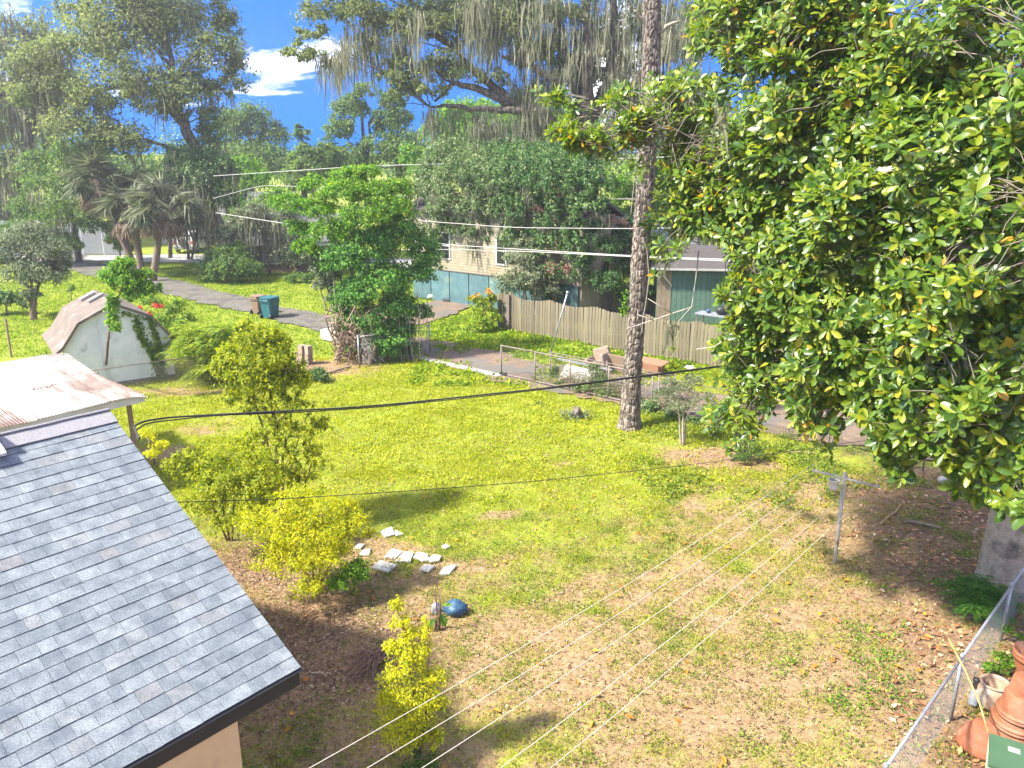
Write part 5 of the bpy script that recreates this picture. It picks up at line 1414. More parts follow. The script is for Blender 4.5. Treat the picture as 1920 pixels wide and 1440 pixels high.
tree("upright_grey_shrub", "upright grey-green shrub leaning out of the thicket's left side", "bush", [pathpx([(638, 672), (625, 590), (605, 500)], ty), pathpx([(634, 672), (618, 600), (590, 510)], ty)], [(0.05, 0.035, 0.015)] * 2,
     [lob(600, 500, ty, 22, 24), lob(618, 520, ty, 22, 30), lob(585, 480, ty, 16, 16), lob(630, 560, ty - .2, 18, 26), lob(605, 535, ty, 18, 18)], 'grey', 6500, 0.11, 'stem', spread=0.28)
tg = thing("dead_vine_tangle", "pale dead vines piled and looped around the thicket's foot", "vines", G(655, 680))
mb = MB()
for i in range(85):
    c = G(rng.uniform(628, 700), 682) + np.array([0, rng.uniform(-0.2, 1.0), 0])
    h = rng.uniform(0.6, 2.6)
    top = c + np.array([rng.normal() * 0.3, rng.normal() * 0.25, h])
    p = limb(c, top, 0.0, 8, 0.22); mb.tube(p, rng.uniform(0.012, 0.035), 4, cap=False)
for i in range(45):
    c = G(rng.uniform(635, 690), 682) + np.array([0, rng.uniform(-0.3, 0.7), rng.uniform(0.4, 1.8)])
    p = limb(c, c + runit(1)[0] * np.array([0.9, 0.6, 0.4]), 0.8, 8, 0.3); mb.tube(p, rng.uniform(0.01, 0.022), 4, cap=False)
mb.build("vine_stems", M['deadvine'], tg)
mb = MB()
for i in range(70):
    c = G(rng.uniform(690, 795), 678) + np.array([0, rng.uniform(0, 0.8), 0])
    p = limb(c, c + np.array([rng.normal() * 0.25, 0, rng.uniform(1, 3.2)]), 0, 6, 0.06); mb.tube(p, rng.uniform(0.008, 0.02), 4, cap=False)
mb.build("upright_stems", M['stem'], tg)

tree("dark_yard_bush", "small round dark green bush on the lawn left of the thicket", "bush", [pathpx([(592, 716), (592, 706)], 29.6)], [(0.04, 0.02)], [lob(590, 703, 29.8, 20, 14), lob(602, 706, 29.6, 13, 11), lob(578, 707, 29.7, 13, 10)], 'dark', 2400, 0.10, 'browstem')

# ---- plants round the barn shed
tree("shed_tree", "slender tree with a bright leafy crown and hanging vine in front of the barn shed", "tree", [np.array([G(197, 707), D(203, 640, 27.2), D(208, 580, 27.2), D(228, 545, 27.4)])], [(0.05, 0.045, 0.035, 0.02)],
     [lob(240, 530, 27.4, 36, 26), lob(212, 520, 27.3, 28, 20), lob(262, 545, 27.5, 30, 18), lob(228, 498, 27.4, 26, 16), lob(285, 540, 27.6, 18, 14), lob(250, 555, 27.2, 24, 12), lob(212, 575, 27.1, 12, 26), lob(216, 610, 27.0, 10, 24), lob(206, 605, 27.1, 6, 18), lob(270, 515, 27.6, 20, 12)], 'bright', 9000, 0.12, 'browstem', spread=0.26, per=30, twigs=40)
iv = MB()
def ivy_strip(pts, wpx, n):
    P = []
    for _ in range(n):
        t_ = rng.uniform(0, len(pts) - 1); i = int(t_); f = t_ - i
        px = pts[i][0] * (1 - f) + pts[min(i + 1, len(pts) - 1)][0] * f + rng.normal() * wpx * 0.5; py = pts[i][1] * (1 - f) + pts[min(i + 1, len(pts) - 1)][1] * f + rng.normal() * 2
        r = ray(px, py); tt = ((SC0 - SN * 0.03 - np.array([0, 0, H])) @ SN) / (r @ SN)
        P.append(np.array([0, 0, H]) + r * tt - SN * abs(rng.normal()) * 0.04)
    P = np.array(P)
    N = unit(-SN + 0.6 * runit(n) + 0.3 * UP); T = unit(np.array([0, 0, -1]) + 0.8 * runit(n))
    iv.leaves(P, T, N, 0.11 * rng.uniform(.6, 1.3, n), 0.09, L_DIA)
ivy_strip([(255, 596), (262, 625), (278, 650), (290, 675), (300, 706)], 9, 520); ivy_strip([(280, 594), (290, 625), (296, 650), (303, 680), (305, 706)], 7, 420); ivy_strip([(225, 585), (250, 590), (290, 600)], 5, 60)
tag(iv.build("wall_ivy", M['shrub']), "two strips of ivy climbing the white end wall of the barn shed", "ivy")
tree("red_flower_bush", "twiggy bush with red flowers behind the barn shed", "bush", [pathpx([(330, 640), (325, 600)], 36.5), pathpx([(320, 640), (300, 600)], 36.5)], [(0.04, 0.02)] * 2,
     [lob(330, 580, 36.5, 22, 24), lob(305, 605, 36, 20, 18), lob(350, 605, 36, 22, 22), lob(320, 625, 35.6, 34, 20), lob(290, 565, 36.8, 24, 14)], 'shrub', 4500, 0.13, 'deadvine', twigs=40)
mb = MB(); P, O, _, _ = crown([lob(274, 588, 36, 9, 7), lob(262, 578, 36, 6, 5), lob(296, 575, 36.4, 10, 6)], 260, 0.4, 14); T, N = orient(O); mb.leaves(P, T, N, 0.12, 0.07, L_DIA)
tag(mb.build("red_flowers", M['red']), "cluster of red flowers above the barn shed's right roof slope", "flowers")["kind"] = 'stuff'


def feather_bush(name, label, basepx, y, lobes, n, m, fl=0.7, cat="bush"):
    """arching compound leaves: a midrib with leaflets on both sides"""
    b = G(*basepx)
    t = thing(name, label, cat, b)
    P, O, cc, cr = crown(lobes, n, 0.3, 6)
    st, lv = MB(), MB()
    for c, r in lobes:
        st.tube(limb(b, c, 0.05, 7, 0.05), np.linspace(0.035, 0.012, 7), 5, cap=False)
    st.build("stem", M['browstem'], t)
    az = rng.uniform(0, 2 * math.pi, len(P))
    dirs = np.stack([np.cos(az), np.sin(az), rng.uniform(-0.15, 0.5, len(P))], -1)
    ks = np.linspace(0.12, 1, 10)
    for k in ks:
        q = P + dirs * (fl * k) + np.array([0, 0, -1]) * (fl * 0.45 * k * k)
        side = unit(np.cross(dirs, UP))
        for s_ in (-1, 1):
            L = fl * 0.26 * (1 - 0.6 * abs(k - 0.45))
            lv.leaves(q, side * s_ + 0.45 * unit(dirs) - 0.15 * UP, np.repeat(UP[None], len(P), 0) + 0.3 * runit(len(P)), L, L * 0.34, L_DIA)
    lv.build("leaves", M[m], t)
    return t


feather_bush("mimosa_bush", "feathery lime green mimosa bush right of the barn shed", (392, 712), 30, [lob(350, 640, 30.5, 26, 20), lob(385, 625, 30.3, 34, 18), lob(420, 620, 30, 26, 20), lob(370, 655, 30, 34, 24), lob(410, 655, 29.5, 30, 26), lob(395, 685, 29.5, 32, 18), lob(345, 615, 31, 18, 10)], 640, 'lime', 0.8)

# ---- shrubs beside the house
tree("tall_yellow_green_shrub", "tall open shrub with yellow-green top standing beyond the house roof", "shrub", [np.array([G(522, 975), D(520, 860, 17.6), D(510, 760, 17.6), D(495, 640, 17.6)]), np.array([G(530, 975), D(530, 860, 17.5), D(545, 780, 17.6), D(560, 730, 17.6)]), np.array([G(520, 972), D(512, 870, 17.7), D(480, 760, 17.7), D(455, 680, 17.7)])], [(0.04, 0.03, 0.022, 0.01)] * 3,
     [lob(458, 620, 17.7, 16, 18), lob(485, 640, 17.6, 32, 24), lob(522, 650, 17.7, 22, 26), lob(450, 665, 17.6, 34, 22), lob(500, 680, 17.4, 44, 28), lob(545, 690, 17.6, 24, 22), lob(470, 710, 17.5, 46, 30), lob(425, 690, 17.6, 22, 20), lob(560, 715, 17.5, 26, 20), lob(520, 720, 17.4, 40, 24)], 'yellow2', 10500, 0.095, 'browstem', sprig=1.15, shell=(0.3, 1.15), spread=0.4, twigs=90, per=30, wl=0.42)
tree("green_understorey_shrub", "mid-green lower half of the tall shrub, loose and see-through", "shrub", [np.array([G(515, 978), D(515, 880, 17.4), D(520, 800, 17.4)]), np.array([G(535, 978), D(545, 880, 17.4), D(560, 820, 17.4)]), np.array([G(560, 985), D(575, 900, 17.2), D(590, 850, 17.2)])], [(0.03, 0.02, 0.01)] * 3,
     [lob(505, 745, 17.4, 52, 30), lob(545, 765, 17.3, 40, 30), lob(475, 770, 17.4, 26, 26), lob(560, 810, 17.3, 44, 28), lob(515, 810, 17.2, 44, 30), lob(540, 850, 17.2, 44, 26), lob(585, 850, 17.2, 24, 24), lob(510, 880, 17.1, 40, 26), lob(570, 885, 17.1, 36, 22), lob(600, 800, 17.3, 24, 22), lob(440, 750, 17.5, 26, 24), lob(540, 905, 17, 44, 22), lob(480, 830, 17.3, 26, 26), lob(600, 880, 16.8, 26, 20), lob(500, 930, 16.6, 40, 22), lob(450, 840, 17.2, 30, 24), lob(590, 930, 16.4, 30, 18)], 'yelgreen', 9500, 0.085, 'browstem', sprig=1.15, shell=(0.3, 1.15), spread=0.2, twigs=90, per=30, wl=0.42)
tree("left_yellow_bush", "spreading yellow-green bush along the roof's edge", "shrub", [np.array([G(430, 1010), D(415, 930, 16.2)]), np.array([G(435, 1012), D(440, 900, 16.2)]), np.array([G(425, 1012), D(380, 900, 16.2)])], [(0.03, 0.012)] * 3,
     [lob(385, 870, 16.3, 34, 20), lob(430, 860, 16.3, 34, 18), lob(355, 890, 16, 26, 20), lob(410, 905, 15.9, 48, 26), lob(455, 895, 16, 34, 24), lob(390, 945, 15.6, 40, 26), lob(450, 945, 15.6, 44, 26), lob(420, 985, 15.3, 34, 20), lob(480, 980, 15.4, 30, 22), lob(350, 855, 16.3, 22, 14), lob(500, 905, 15.9, 30, 20), lob(480, 870, 16.2, 30, 20), lob(330, 875, 16, 22, 16), lob(470, 925, 15.7, 34, 26), lob(500, 955, 15.5, 30, 24)], 'yellow2', 12500, 0.078, 'browstem', sprig=1.15, shell=(0.3, 1.15), spread=0.4, twigs=80, per=30, wl=0.42)
tree("yellow_bush", "bright yellow bush beside the flagstones", "shrub", [np.array([G(590, 1100), D(580, 1020, 14.2)]), np.array([G(595, 1100), D(610, 1000, 14.2)]), np.array([G(588, 1102), D(545, 1010, 14.2)]), np.array([G(598, 1100), D(650, 1000, 14.2)])], [(0.025, 0.01)] * 4,
     [lob(560, 940, 14.6, 36, 20), lob(600, 960, 14.5, 44, 26), lob(540, 980, 14.3, 46, 26), lob(580, 1010, 14.1, 56, 30), lob(520, 1020, 14, 34, 24), lob(478, 985, 14.4, 32, 24), lob(505, 1055, 13.9, 34, 18), lob(665, 985, 14.3, 26, 20), lob(640, 1035, 14, 26, 22), lob(690, 1005, 14.2, 14, 12), lob(625, 1000, 14.2, 36, 26), lob(560, 1055, 13.9, 50, 26), lob(610, 1050, 13.8, 36, 24), lob(580, 1105, 13.4, 24, 26), lob(650, 950, 14.6, 18, 16)], 'yellow3', 17000, 0.062, 'browstem', sprig=1.15, shell=(0.3, 1.2), spread=0.42, twigs=90, per=24, wl=0.42)
tree("green_corner_bush", "small fresh green bush at the right foot of the yellow bush", "bush", [np.array([G(665, 1105), D(660, 1070, 13.9)])], [(0.02, 0.01)], [lob(655, 1070, 14, 36, 22), lob(635, 1095, 13.8, 30, 18), lob(680, 1085, 13.9, 22, 18)], 'bright', 2600, 0.06, 'browstem')
tree("roof_edge_bush", "small yellow bush peeping past the roof edge by the cable", "bush", [np.array([G(290, 870), D(280, 830, 17)])], [(0.02, 0.01)], [lob(272, 818, 17.3, 18, 12), lob(300, 835, 17.2, 18, 10), lob(288, 850, 17, 16, 10)], 'yellow', 1200, 0.065, 'browstem')
tree("golden_upright_shrub", "golden upright young shrub alone near the bottom of the yard", "shrub", [np.array([G(785, 1418), D(775, 1300, 9.75), D(760, 1190, 9.8)]), np.array([G(782, 1420), D(760, 1330, 9.7), D(740, 1270, 9.75)]), np.array([G(787, 1418), D(800, 1330, 9.7), D(805, 1190, 9.8)])], [(0.018, 0.012, 0.005)] * 3,
     [lob(744, 1138, 9.85, 14, 16), lob(752, 1168, 9.85, 16, 14), lob(800, 1166, 9.85, 9, 12), lob(762, 1198, 9.85, 20, 16), lob(795, 1192, 9.85, 16, 14), lob(775, 1225, 9.8, 30, 16), lob(735, 1215, 9.8, 16, 10), lob(765, 1258, 9.75, 34, 20), lob(730, 1270, 9.75, 18, 12), lob(815, 1270, 9.75, 20, 14), lob(770, 1298, 9.7, 44, 22), lob(725, 1312, 9.65, 18, 16), lob(760, 1340, 9.65, 50, 22), lob(815, 1320, 9.7, 20, 18), lob(765, 1378, 9.6, 46, 20), lob(810, 1385, 9.6, 22, 12)], 'yellow', 12500, 0.048, 'browstem', sprig=1.15, shell=(0.3, 1.15), spread=0.6, twigs=110, per=26, wl=0.38)
tree("golden_shrub_undergrowth", "dark green seedlings under the golden upright shrub", "plant", [np.array([G(780, 1432), D(780, 1420, 9.45)])], [(0.012, 0.006)], [lob(780, 1425, 9.5, 40, 14), lob(815, 1432, 9.4, 22, 10)], 'mid', 900, 0.05, 'browstem')

# ---- by the pine and behind the gate
tree("grey_sapling", "multi-stemmed sapling with wispy grey-green leaves right of the pine", "sapling", [np.array([G(1276, 832), D(1274, 780, 22.9), D(1262, 735, 22.9)]), np.array([G(1280, 834), D(1281, 780, 22.8), D(1290, 730, 22.8)]), np.array([G(1284, 832), D(1287, 780, 22.8), D(1312, 745, 22.8)])], [(0.035, 0.025, 0.01)] * 3,
     [lob(1245, 745, 22.9, 24, 16), lob(1275, 730, 22.9, 28, 18), lob(1300, 715, 22.9, 20, 16), lob(1320, 748, 22.7, 24, 16), lob(1280, 760, 22.6, 32, 14), lob(1255, 718, 23, 18, 12), lob(1335, 765, 22.6, 14, 10)], 'grey', 3200, 0.085, 'stem', spread=0.34, twigs=90, per=16, wl=0.3)
tree("gate_vine", "vine bush growing through the old fence behind the gate", "vine", [pathpx([(1110, 735), (1110, 700)], 28.2)], [(0.03, 0.015)], [lob(1112, 690, 28.4, 14, 14), lob(1122, 712, 28.2, 20, 14), lob(1100, 728, 28, 26, 10), lob(1140, 735, 27.8, 28, 12), lob(1040, 700, 29.2, 10, 16), lob(1050, 720, 29, 12, 12)], 'mid', 3000, 0.1, 'browstem', spread=0.34)
tree("fence_foot_shrub", "low grey-green shrubs behind the fence right of the pine", "bush", [pathpx([(1220, 780), (1220, 750)], 26.2)], [(0.03, 0.015)], [lob(1190, 745, 27, 16, 10), lob(1222, 760, 26.2, 26, 14), lob(1255, 775, 25.4, 20, 12), lob(1240, 735, 26.5, 18, 12), lob(1300, 790, 24.6, 20, 10), lob(1210, 772, 26, 16, 8), lob(1340, 800, 23.6, 22, 9), lob(1270, 765, 25.6, 22, 12), lob(1380, 790, 23.6, 24, 12), lob(1170, 738, 27.4, 14, 9)], 'vine', 5200, 0.09, 'browstem', spread=0.36)
tree("fence_yellow_plant", "small yellow-green plant at the picket fence right of the pine", "plant", [pathpx([(1262, 690), (1262, 665)], 31.7)], [(0.02, 0.01)], [lob(1262, 660, 31.8, 8, 12), lob(1250, 678, 31.5, 12, 7), lob(1240, 672, 31.6, 8, 5)], 'lime', 600, 0.11, 'browstem')
tree("lawn_weed_bush", "low dark weed clump on the lawn left of the stump", "weed", [np.array([G(1012, 758), G(1012, 758) + UP * 0.1])], [(0.02, 0.01)], [lob(1005, 757, 27, 10, 3), lob(1025, 760, 26.8, 8, 3)], 'mid', 420, 0.09, 'browstem')
feather_bush("tree_fern", "bright green ferny bush at the foot of the magnolia trunk", (1840, 1150), 13.6, [lob(1815, 1105, 13.7, 34, 14), lob(1850, 1110, 13.6, 36, 16), lob(1835, 1135, 13.3, 40, 14), lob(1870, 1130, 13.5, 20, 14), lob(1800, 1125, 13.5, 16, 10)], 330, 'fern', 0.34, "fern")
# ------------------------------------------------------------------ the pine
def build_pine():
    t = thing("pine_tree", "tall straight pine with plated brown bark standing on the lawn", "tree", G(1180, 800))
    y = 24.37
    c = np.array([G(1180, 801) - UP * 0.1] + [D(px, py, y) for px, py in ((1184, 720), (1190, 640), (1198, 520), (1206, 400), (1213, 300), (1219, 200), (1222, 100), (1222, 0))] + [D(1221, -160, y), D(1220, -420, y)])
    r = np.array([0.33, 0.285, 0.268, 0.263, 0.26, 0.256, 0.25, 0.243, 0.24, 0.215, 0.15])
    m_, s_ = 420, 60
    q = np.linspace(0, len(c) - 1, m_)
    k = np.arange(len(c))
    C = np.stack([np.interp(q, k, c[:, i]) for i in range(3)], -1)
    ker = np.ones(25) / 25
    for i in range(2):
        C[:, i] = np.convolve(np.pad(C[:, i], 12, 'edge'), ker, 'valid')
    R = np.interp(q, k, r)
    th = np.arange(s_) * 2 * math.pi / s_
    zz = np.repeat(C[:, 2, None], s_, 1)
    # bark plates: cells stretched along the trunk, furrows between them
    u = (th / (2 * math.pi))[None] * 15 + 0.8 * (vnoise(zz * 2.2, np.repeat(th[None], m_, 0) * 3, 4) - 0.5)
    row = zz * 4.2 + 1.7 * vnoise(np.floor(u) * 7.3, zz * 0 + 2, 9) + 0.5 * (vnoise(u * 2, zz * 3, 8) - 0.5)
    fu, fv = u - np.floor(u), row - np.floor(row)
    edge = np.minimum(np.minimum(fu, 1 - fu) * 2.2, np.minimum(fv, 1 - fv) * 1.4)
    plate = sstep(0.0, 0.34, edge) * (0.7 + 0.6 * hash2(np.floor(u), np.floor(row), 3))
    rr = R[:, None] * (1 + 0.03 * (vnoise(np.cos(th)[None] * 2 + 5, zz * 0.8, 2) - 0.5)) + 0.030 * plate - 0.015
    rr = rr + (0.075 * np.exp(-np.clip(zz, 0, 9) / 0.28)) * (0.55 + 0.6 * np.cos(th * 5)[None] ** 2)
    V = np.stack([C[:, 0, None] + rr * np.cos(th), C[:, 1, None] + rr * np.sin(th), zz], -1).reshape(-1, 3)
    i = np.arange(m_ - 1)[:, None] * s_; j = np.arange(s_)[None]; kk = (j + 1) % s_
    mb = MB().add(V, np.stack([i + j, i + kk, i + s_ + kk, i + s_ + j], -1).reshape(-1, 4))
    mb.build("trunk", M['pine'], t, smooth=False)
    for (a, bb) in (((1226, 70), (1275, 40)), ((1216, 60), (1190, 20))):
        MB().tube(limb(D(*a, y), D(*bb, y - 0.3), 0.2, 7), np.linspace(0.08, 0.03, 7), 6).build("branch", M['stem'], t, smooth=True)
    for k_ in range(10):
        z0 = D(1221, -220 - 20 * k_, y); az = k_ * 2.4
        MB().tube(limb(z0, z0 + np.array([math.cos(az), math.sin(az), 0.25]) * 3.0, 0.2, 7), np.linspace(0.07, 0.02, 7), 5).build("branch", M['stem'], t, smooth=True)
    v = MB()
    v.tube(pathpx([(1205, 445), (1213, 470), (1217, 520), (1212, 560), (1205, 600), (1203, 625)], y - 0.36), 0.014, 5)
    v.tube(pathpx([(1183, 402), (1190, 330), (1200, 240), (1205, 120), (1214, 20)], y - 0.34), 0.012, 5)
    v.build("climbing_vine", M['stem'], t)
    lv = MB()
    P = np.array([D(1172 + rng.normal() * 5, rng.uniform(545, 590), y - 0.1) for _ in range(60)])
    T, N = orient(unit(rng.normal(size=(60, 3)) + [0, -1, 0.5])); lv.leaves(P, T, N, 0.10, 0.07, L_DIA)
    lv.build("vine_leaves", M['bright'], t)
    # needle tufts high above the frame
    P, O, _, _ = crown([(D(1221, -330, y) + np.array([dx, dy, dz]), np.array([1.6, 1.6, 0.9])) for dx, dy, dz in ((-2, 0, 0), (2, 1, 0.5), (0, 2, 1), (0.5, -2, 0.3), (0, 0, 2.5))], 5000, 0.3, 30)
    lv = MB(); T, N = orient(O); lv.leaves(P, T, N, 0.3, 0.03, L_DIA); lv.build("crown", M['mid'], t)


build_pine()

# ------------------------------------------------------------------ the magnolia
MPOLY = [(1285, -60), (1290, 60), (1305, 125), (1215, 140), (1120, 178), (1040, 160), (1000, 164), (1005, 182), (1080, 205), (1020, 248), (1012, 268), (1085, 282), (1165, 285), (1185, 335), (1235, 320), (1205, 400), (1200, 465), (1225, 515), (1262, 480), (1300, 430), (1350, 440), (1372, 500), (1340, 545), (1375, 580), (1335, 650), (1365, 680),
         (1335, 720), (1365, 745), (1318, 765), (1330, 800), (1400, 815), (1450, 770), (1500, 800), (1555, 850), (1585, 785), (1625, 800), (1650, 850), (1690, 895), (1705, 850), (1735, 835), (1760, 850), (1790, 915), (1850, 935), (1890, 960), (1935, 990), (1980, 800), (1990, -60)]
MBASE = G(1882, 1086)


def inpoly(x, y, poly):
    poly = np.array(poly, float)
    ins = np.zeros(len(x), bool)
    j = len(poly) - 1
    for i in range(len(poly)):
        xi, yi, xj, yj = *poly[i], *poly[j]
        c = ((yi > y) != (yj > y)) & (x < (xj - xi) * (y - yi) / (yj - yi + 1e-9) + xi)
        ins ^= c
        j = i
    return ins


def rosettes(P, A, nleaf, size):
    """whorls of leaves round the shoot tips: returns arrays of P, T, N, L"""
    n = len(P)
    s = unit(np.cross(A, runit(n))); q = np.cross(A, s)
    oP, oT, oN, oL, oI = [], [], [], [], []
    for k in range(nleaf):
        keep = rng.uniform(size=n) < (1.0 if k < 6 else 0.75)
        az = k * 2.4 + rng.uniform(-0.2, 0.2, n)
        el = (0.95 - 0.13 * k) + rng.uniform(-0.14, 0.14, n)          # inner leaves stand up, outer ones spread and hang
        rad = np.cos(az)[:, None] * s + np.sin(az)[:, None] * q
        T = np.cos(el)[:, None] * rad + np.sin(el)[:, None] * A - 0.12 * UP
        N = np.cos(el)[:, None] * A - np.sin(el)[:, None] * rad + 0.25 * runit(n)
        L = size * rng.uniform(0.65, 1.2, n) * (0.75 + 0.05 * min(k, 6))
        oP.append((P - A * (0.012 * k) + rad * 0.012)[keep]); oT.append(T[keep]); oN.append(N[keep]); oL.append(L[keep]); oI.append(np.arange(n)[keep])
    return [np.concatenate(o) for o in (oP, oT, oN, oL, oI)]


def build_magnolia():
    t = thing("magnolia_tree", "huge glossy magnolia filling the right side, white blooms among its leaves", "tree", MBASE)
    # shoot tips: the face of the crown that the photograph shows, measured, and the rest of the dome round the trunk
    n = 30000
    x = rng.uniform(990, 1985, n); y = rng.uniform(-60, 995, n)
    ok = inpoly(x, y, MPOLY)
    d0 = np.interp(x, [1000, 1200, 1350, 1500, 1700, 1950], [15.6, 15.0, 13.6, 12.0, 10.2, 8.6]) + 0.9 * (fbm(x / 130.0, y / 130.0, 31) - 0.5) * 3 + np.clip((200 - y) / 200, 0, 2) * 0.6
    dens = sstep(0.30, 0.52, fbm(x / 70.0, y / 70.0, 77, 3)) * 0.7 + 0.3
    dens = dens * np.where((x > 1655) & (x < 1745) & (y < 42), 0.05, 1.0) * np.where((np.abs(x - 1325) < 30) & (np.abs(y - 118) < 22), 0.1, 1.0)
    dens = dens * np.where((x < 1250) & (y < 340), 0.9 * sstep(0.42, 0.56, fbm(x / 26.0, y / 26.0, 91, 2)), 1.0) * np.where((x < 1260) & (y >= 285), 0.28, 1.0) * np.where((x > 1180) & (x < 1245) & (y > 250), 0.4, 1.0)
    depth = d0 + rng.exponential(1.25, n) * np.clip((x - 1000) / 300, 0.15, 1.0)
    # fewer shoots are needed per square pixel where they stand nearer
    ok &= rng.uniform(size=n) < dens * np.clip((d0 / 15.0) ** 1.5, 0.30, 1.0) * 0.66
    ok &= depth < d0 + 6
    P = np.array([D(a, b, c) for a, b, c in zip(x[ok], y[ok], depth[ok])])
    cen = np.array([MBASE[0] + 0.3, MBASE[1] + 0.3, 7.0])
    u = runit(5200); u[:, 2] = np.abs(u[:, 2]) * 1.1 - 0.25; u = unit(u)
    F2 = cen + u * np.array([9.0, 8.0, 6.0]) * rng.uniform(0.72, 1.0, (5200, 1))
    F2 = F2[F2[:, 2] > 3.2]
    pr = np.array([proj(p) for p in F2])
    outside = (pr[:, 2] < 0) | (pr[:, 0] > 1975) | (pr[:, 1] < -60) | ((F2[:, 1] > 15.5) & inpoly(pr[:, 0], pr[:, 1], MPOLY))
    F2 = F2[outside & (np.linalg.norm(F2 - np.array([0, 0, H]), axis=1) > 6.5)]
    allP = np.concatenate([P, F2[:1900]])
    A = unit(unit(allP - cen) * 0.55 + 0.55 * UP + np.array([-0.1, -0.15, 0]) + 0.55 * runit(len(allP)))
    lP, lT, lN, lL, lI = rosettes(allP, A, 10, 0.185)
    near = proj_depth(allP)
    inside = np.zeros(len(allP), bool)
    pr = np.array([proj(p) for p in allP])
    inside = (pr[:, 0] > 20) & (pr[:, 0] < 1900) & (pr[:, 1] > 15) & (pr[:, 1] < 1420)
    order = np.argsort(np.where(inside, near, 99))
    parts_r = set(order[:60].tolist())
    isp = np.array([i in parts_r for i in lI])
    idx = np.where(isp)[0][:300]
    isp[:] = False; isp[idx] = True
    # leaves near the face of the crown are modelled finely, those deeper in or out of sight more simply
    face = np.zeros(len(allP), bool); face[:len(P)] = (depth[ok] - d0[ok]) < 0.7
    fine = face[lI] & ~isp; rear = (lI >= len(P)) & ~isp; plain = ~face[lI] & ~isp & ~rear
    wj = lL * 0.44 * rng.uniform(0.85, 1.15, len(lL))
    mb = MB().leaves(lP[fine], lT[fine], lN[fine], lL[fine], wj[fine], L_MAG)
    mb.leaves(lP[plain], lT[plain], lN[plain], lL[plain], wj[plain], L_HEX)
    mb.leaves(lP[rear], lT[rear], lN[rear], lL[rear], wj[rear] * 1.1, L_DIA)
    mb.build("leaves", M['mag'], t, smooth=True, kind='stuff')
    one = MB().leaves(np.zeros((1, 3)), np.array([[0, 1.0, 0]]), np.array([[0, 0, 1.0]]), 1.0, 1.0, L_MAG)
    me = one.mesh("leaf", True); me.materials.append(M['magpart'])
    for i in idx:
        T = unit(lT[i]); S = unit(np.cross(T, lN[i])); N = np.cross(S, T)
        L = lL[i]; W = L * 0.44
        o = bpy.data.objects.new("leaf", me); COL.objects.link(o)
        o.parent = t; o.matrix_parent_inverse = parent_inv(t)
        p = lP[i]
        o.matrix_basis = Matrix(((S[0] * W, T[0] * L, N[0] * L, p[0]), (S[1] * W, T[1] * L, N[1] * L, p[1]), (S[2] * W, T[2] * L, N[2] * L, p[2]), (0, 0, 0, 1)))
    # trunk
    tp = np.array([MBASE - UP * 0.1, MBASE + np.array([-0.02, 0, 1.0]), MBASE + np.array([0.05, 0.05, 2.4]), MBASE + np.array([0.15, 0.15, 5.0]), MBASE + np.array([0.2, 0.2, 8.5]), MBASE + np.array([0.3, 0.3, 12.0])])
    q = np.linspace(0, 5, 60)
    C = np.stack([np.interp(q, range(6), tp[:, k]) for k in range(3)], -1)
    R = np.interp(q, range(6), [0.50, 0.46, 0.43, 0.34, 0.22, 0.06])
    th = np.arange(32) * 2 * math.pi / 32
    rr = R[:, None] * (1 + 0.12 * (fbm(np.cos(th)[None] * 1.5 + 4 + C[:, 2, None] * 0.25, np.sin(th)[None] * 1.5 + 9 + C[:, 2, None] * 0.4, 4) - 0.5) * 2)
    rr += 0.025 * (fbm(np.cos(th)[None] * 5 + 4, C[:, 2, None] * 3.2 + np.sin(th)[None] * 4, 14) - 0.5) * 2
    rr += 0.07 * np.exp(-np.clip(C[:, 2, None], 0, 9) / 0.3) * (0.4 + 0.6 * np.cos(th * 3 + 0.6)[None] ** 2)
    V = np.stack([C[:, 0, None] + rr * np.cos(th), C[:, 1, None] + rr * np.sin(th), np.repeat(C[:, 2, None], 32, 1)], -1).reshape(-1, 3)
    i = np.arange(59)[:, None] * 32; j = np.arange(32)[None]; kk = (j + 1) % 32
    MB().add(V, np.stack([i + j, i + kk, i + 32 + kk, i + 32 + j], -1).reshape(-1, 4)).build("trunk", M['magbark'], t, smooth=True)
    # limbs to hubs, twigs to shoots
    hubs = allP[rng.choice(len(allP), 90, replace=False)]
    hubs = hubs + (cen - hubs) * rng.uniform(0.04, 0.14, (90, 1))
    br = MB()
    nodes = [hubs]
    for h in hubs:
        z = max(2.6, min(10.5, h[2] - 0.32 * np.linalg.norm((h - MBASE)[:2])))
        a = np.array([np.interp(z, tp[:, 2], tp[:, k]) for k in range(3)])
        p = limb(a, h, 0.10, 12, 0.05)
        L = np.linalg.norm(h - a)
        br.tube(p, np.linspace(0.011 * L, 0.008, 12), 6, cap=False)
        nodes.append(p[6:11])
    nodes = np.concatenate(nodes)
    used = np.zeros(len(nodes), int)
    for p, a in zip(allP[:len(P) + 300], A):
        ni = np.argmin(np.linalg.norm(nodes - p, axis=1)); used[ni] += 1
        hq = nodes[ni]
        d = p - hq
        if np.linalg.norm(d) > 0.7 or used[ni] > 3:
            d = unit(unit(d) + 0.5 * runit(1)[0]) * rng.uniform(0.3, 0.7); hq = p - d - np.array([0, 0, 0.1])
        hq = hq + 0.16 * runit(1)[0] * min(1.0, np.linalg.norm(d)); d = p - hq
        mid = hq + d * 0.6 + runit(1)[0] * 0.08 * np.linalg.norm(d)
        br.tube(np.array([hq, mid, p - a * 0.12, p]), [0.008, 0.007, 0.006, 0.005], 3, cap=False)
    br.build("branches", M['magtwig'], t, smooth=True)
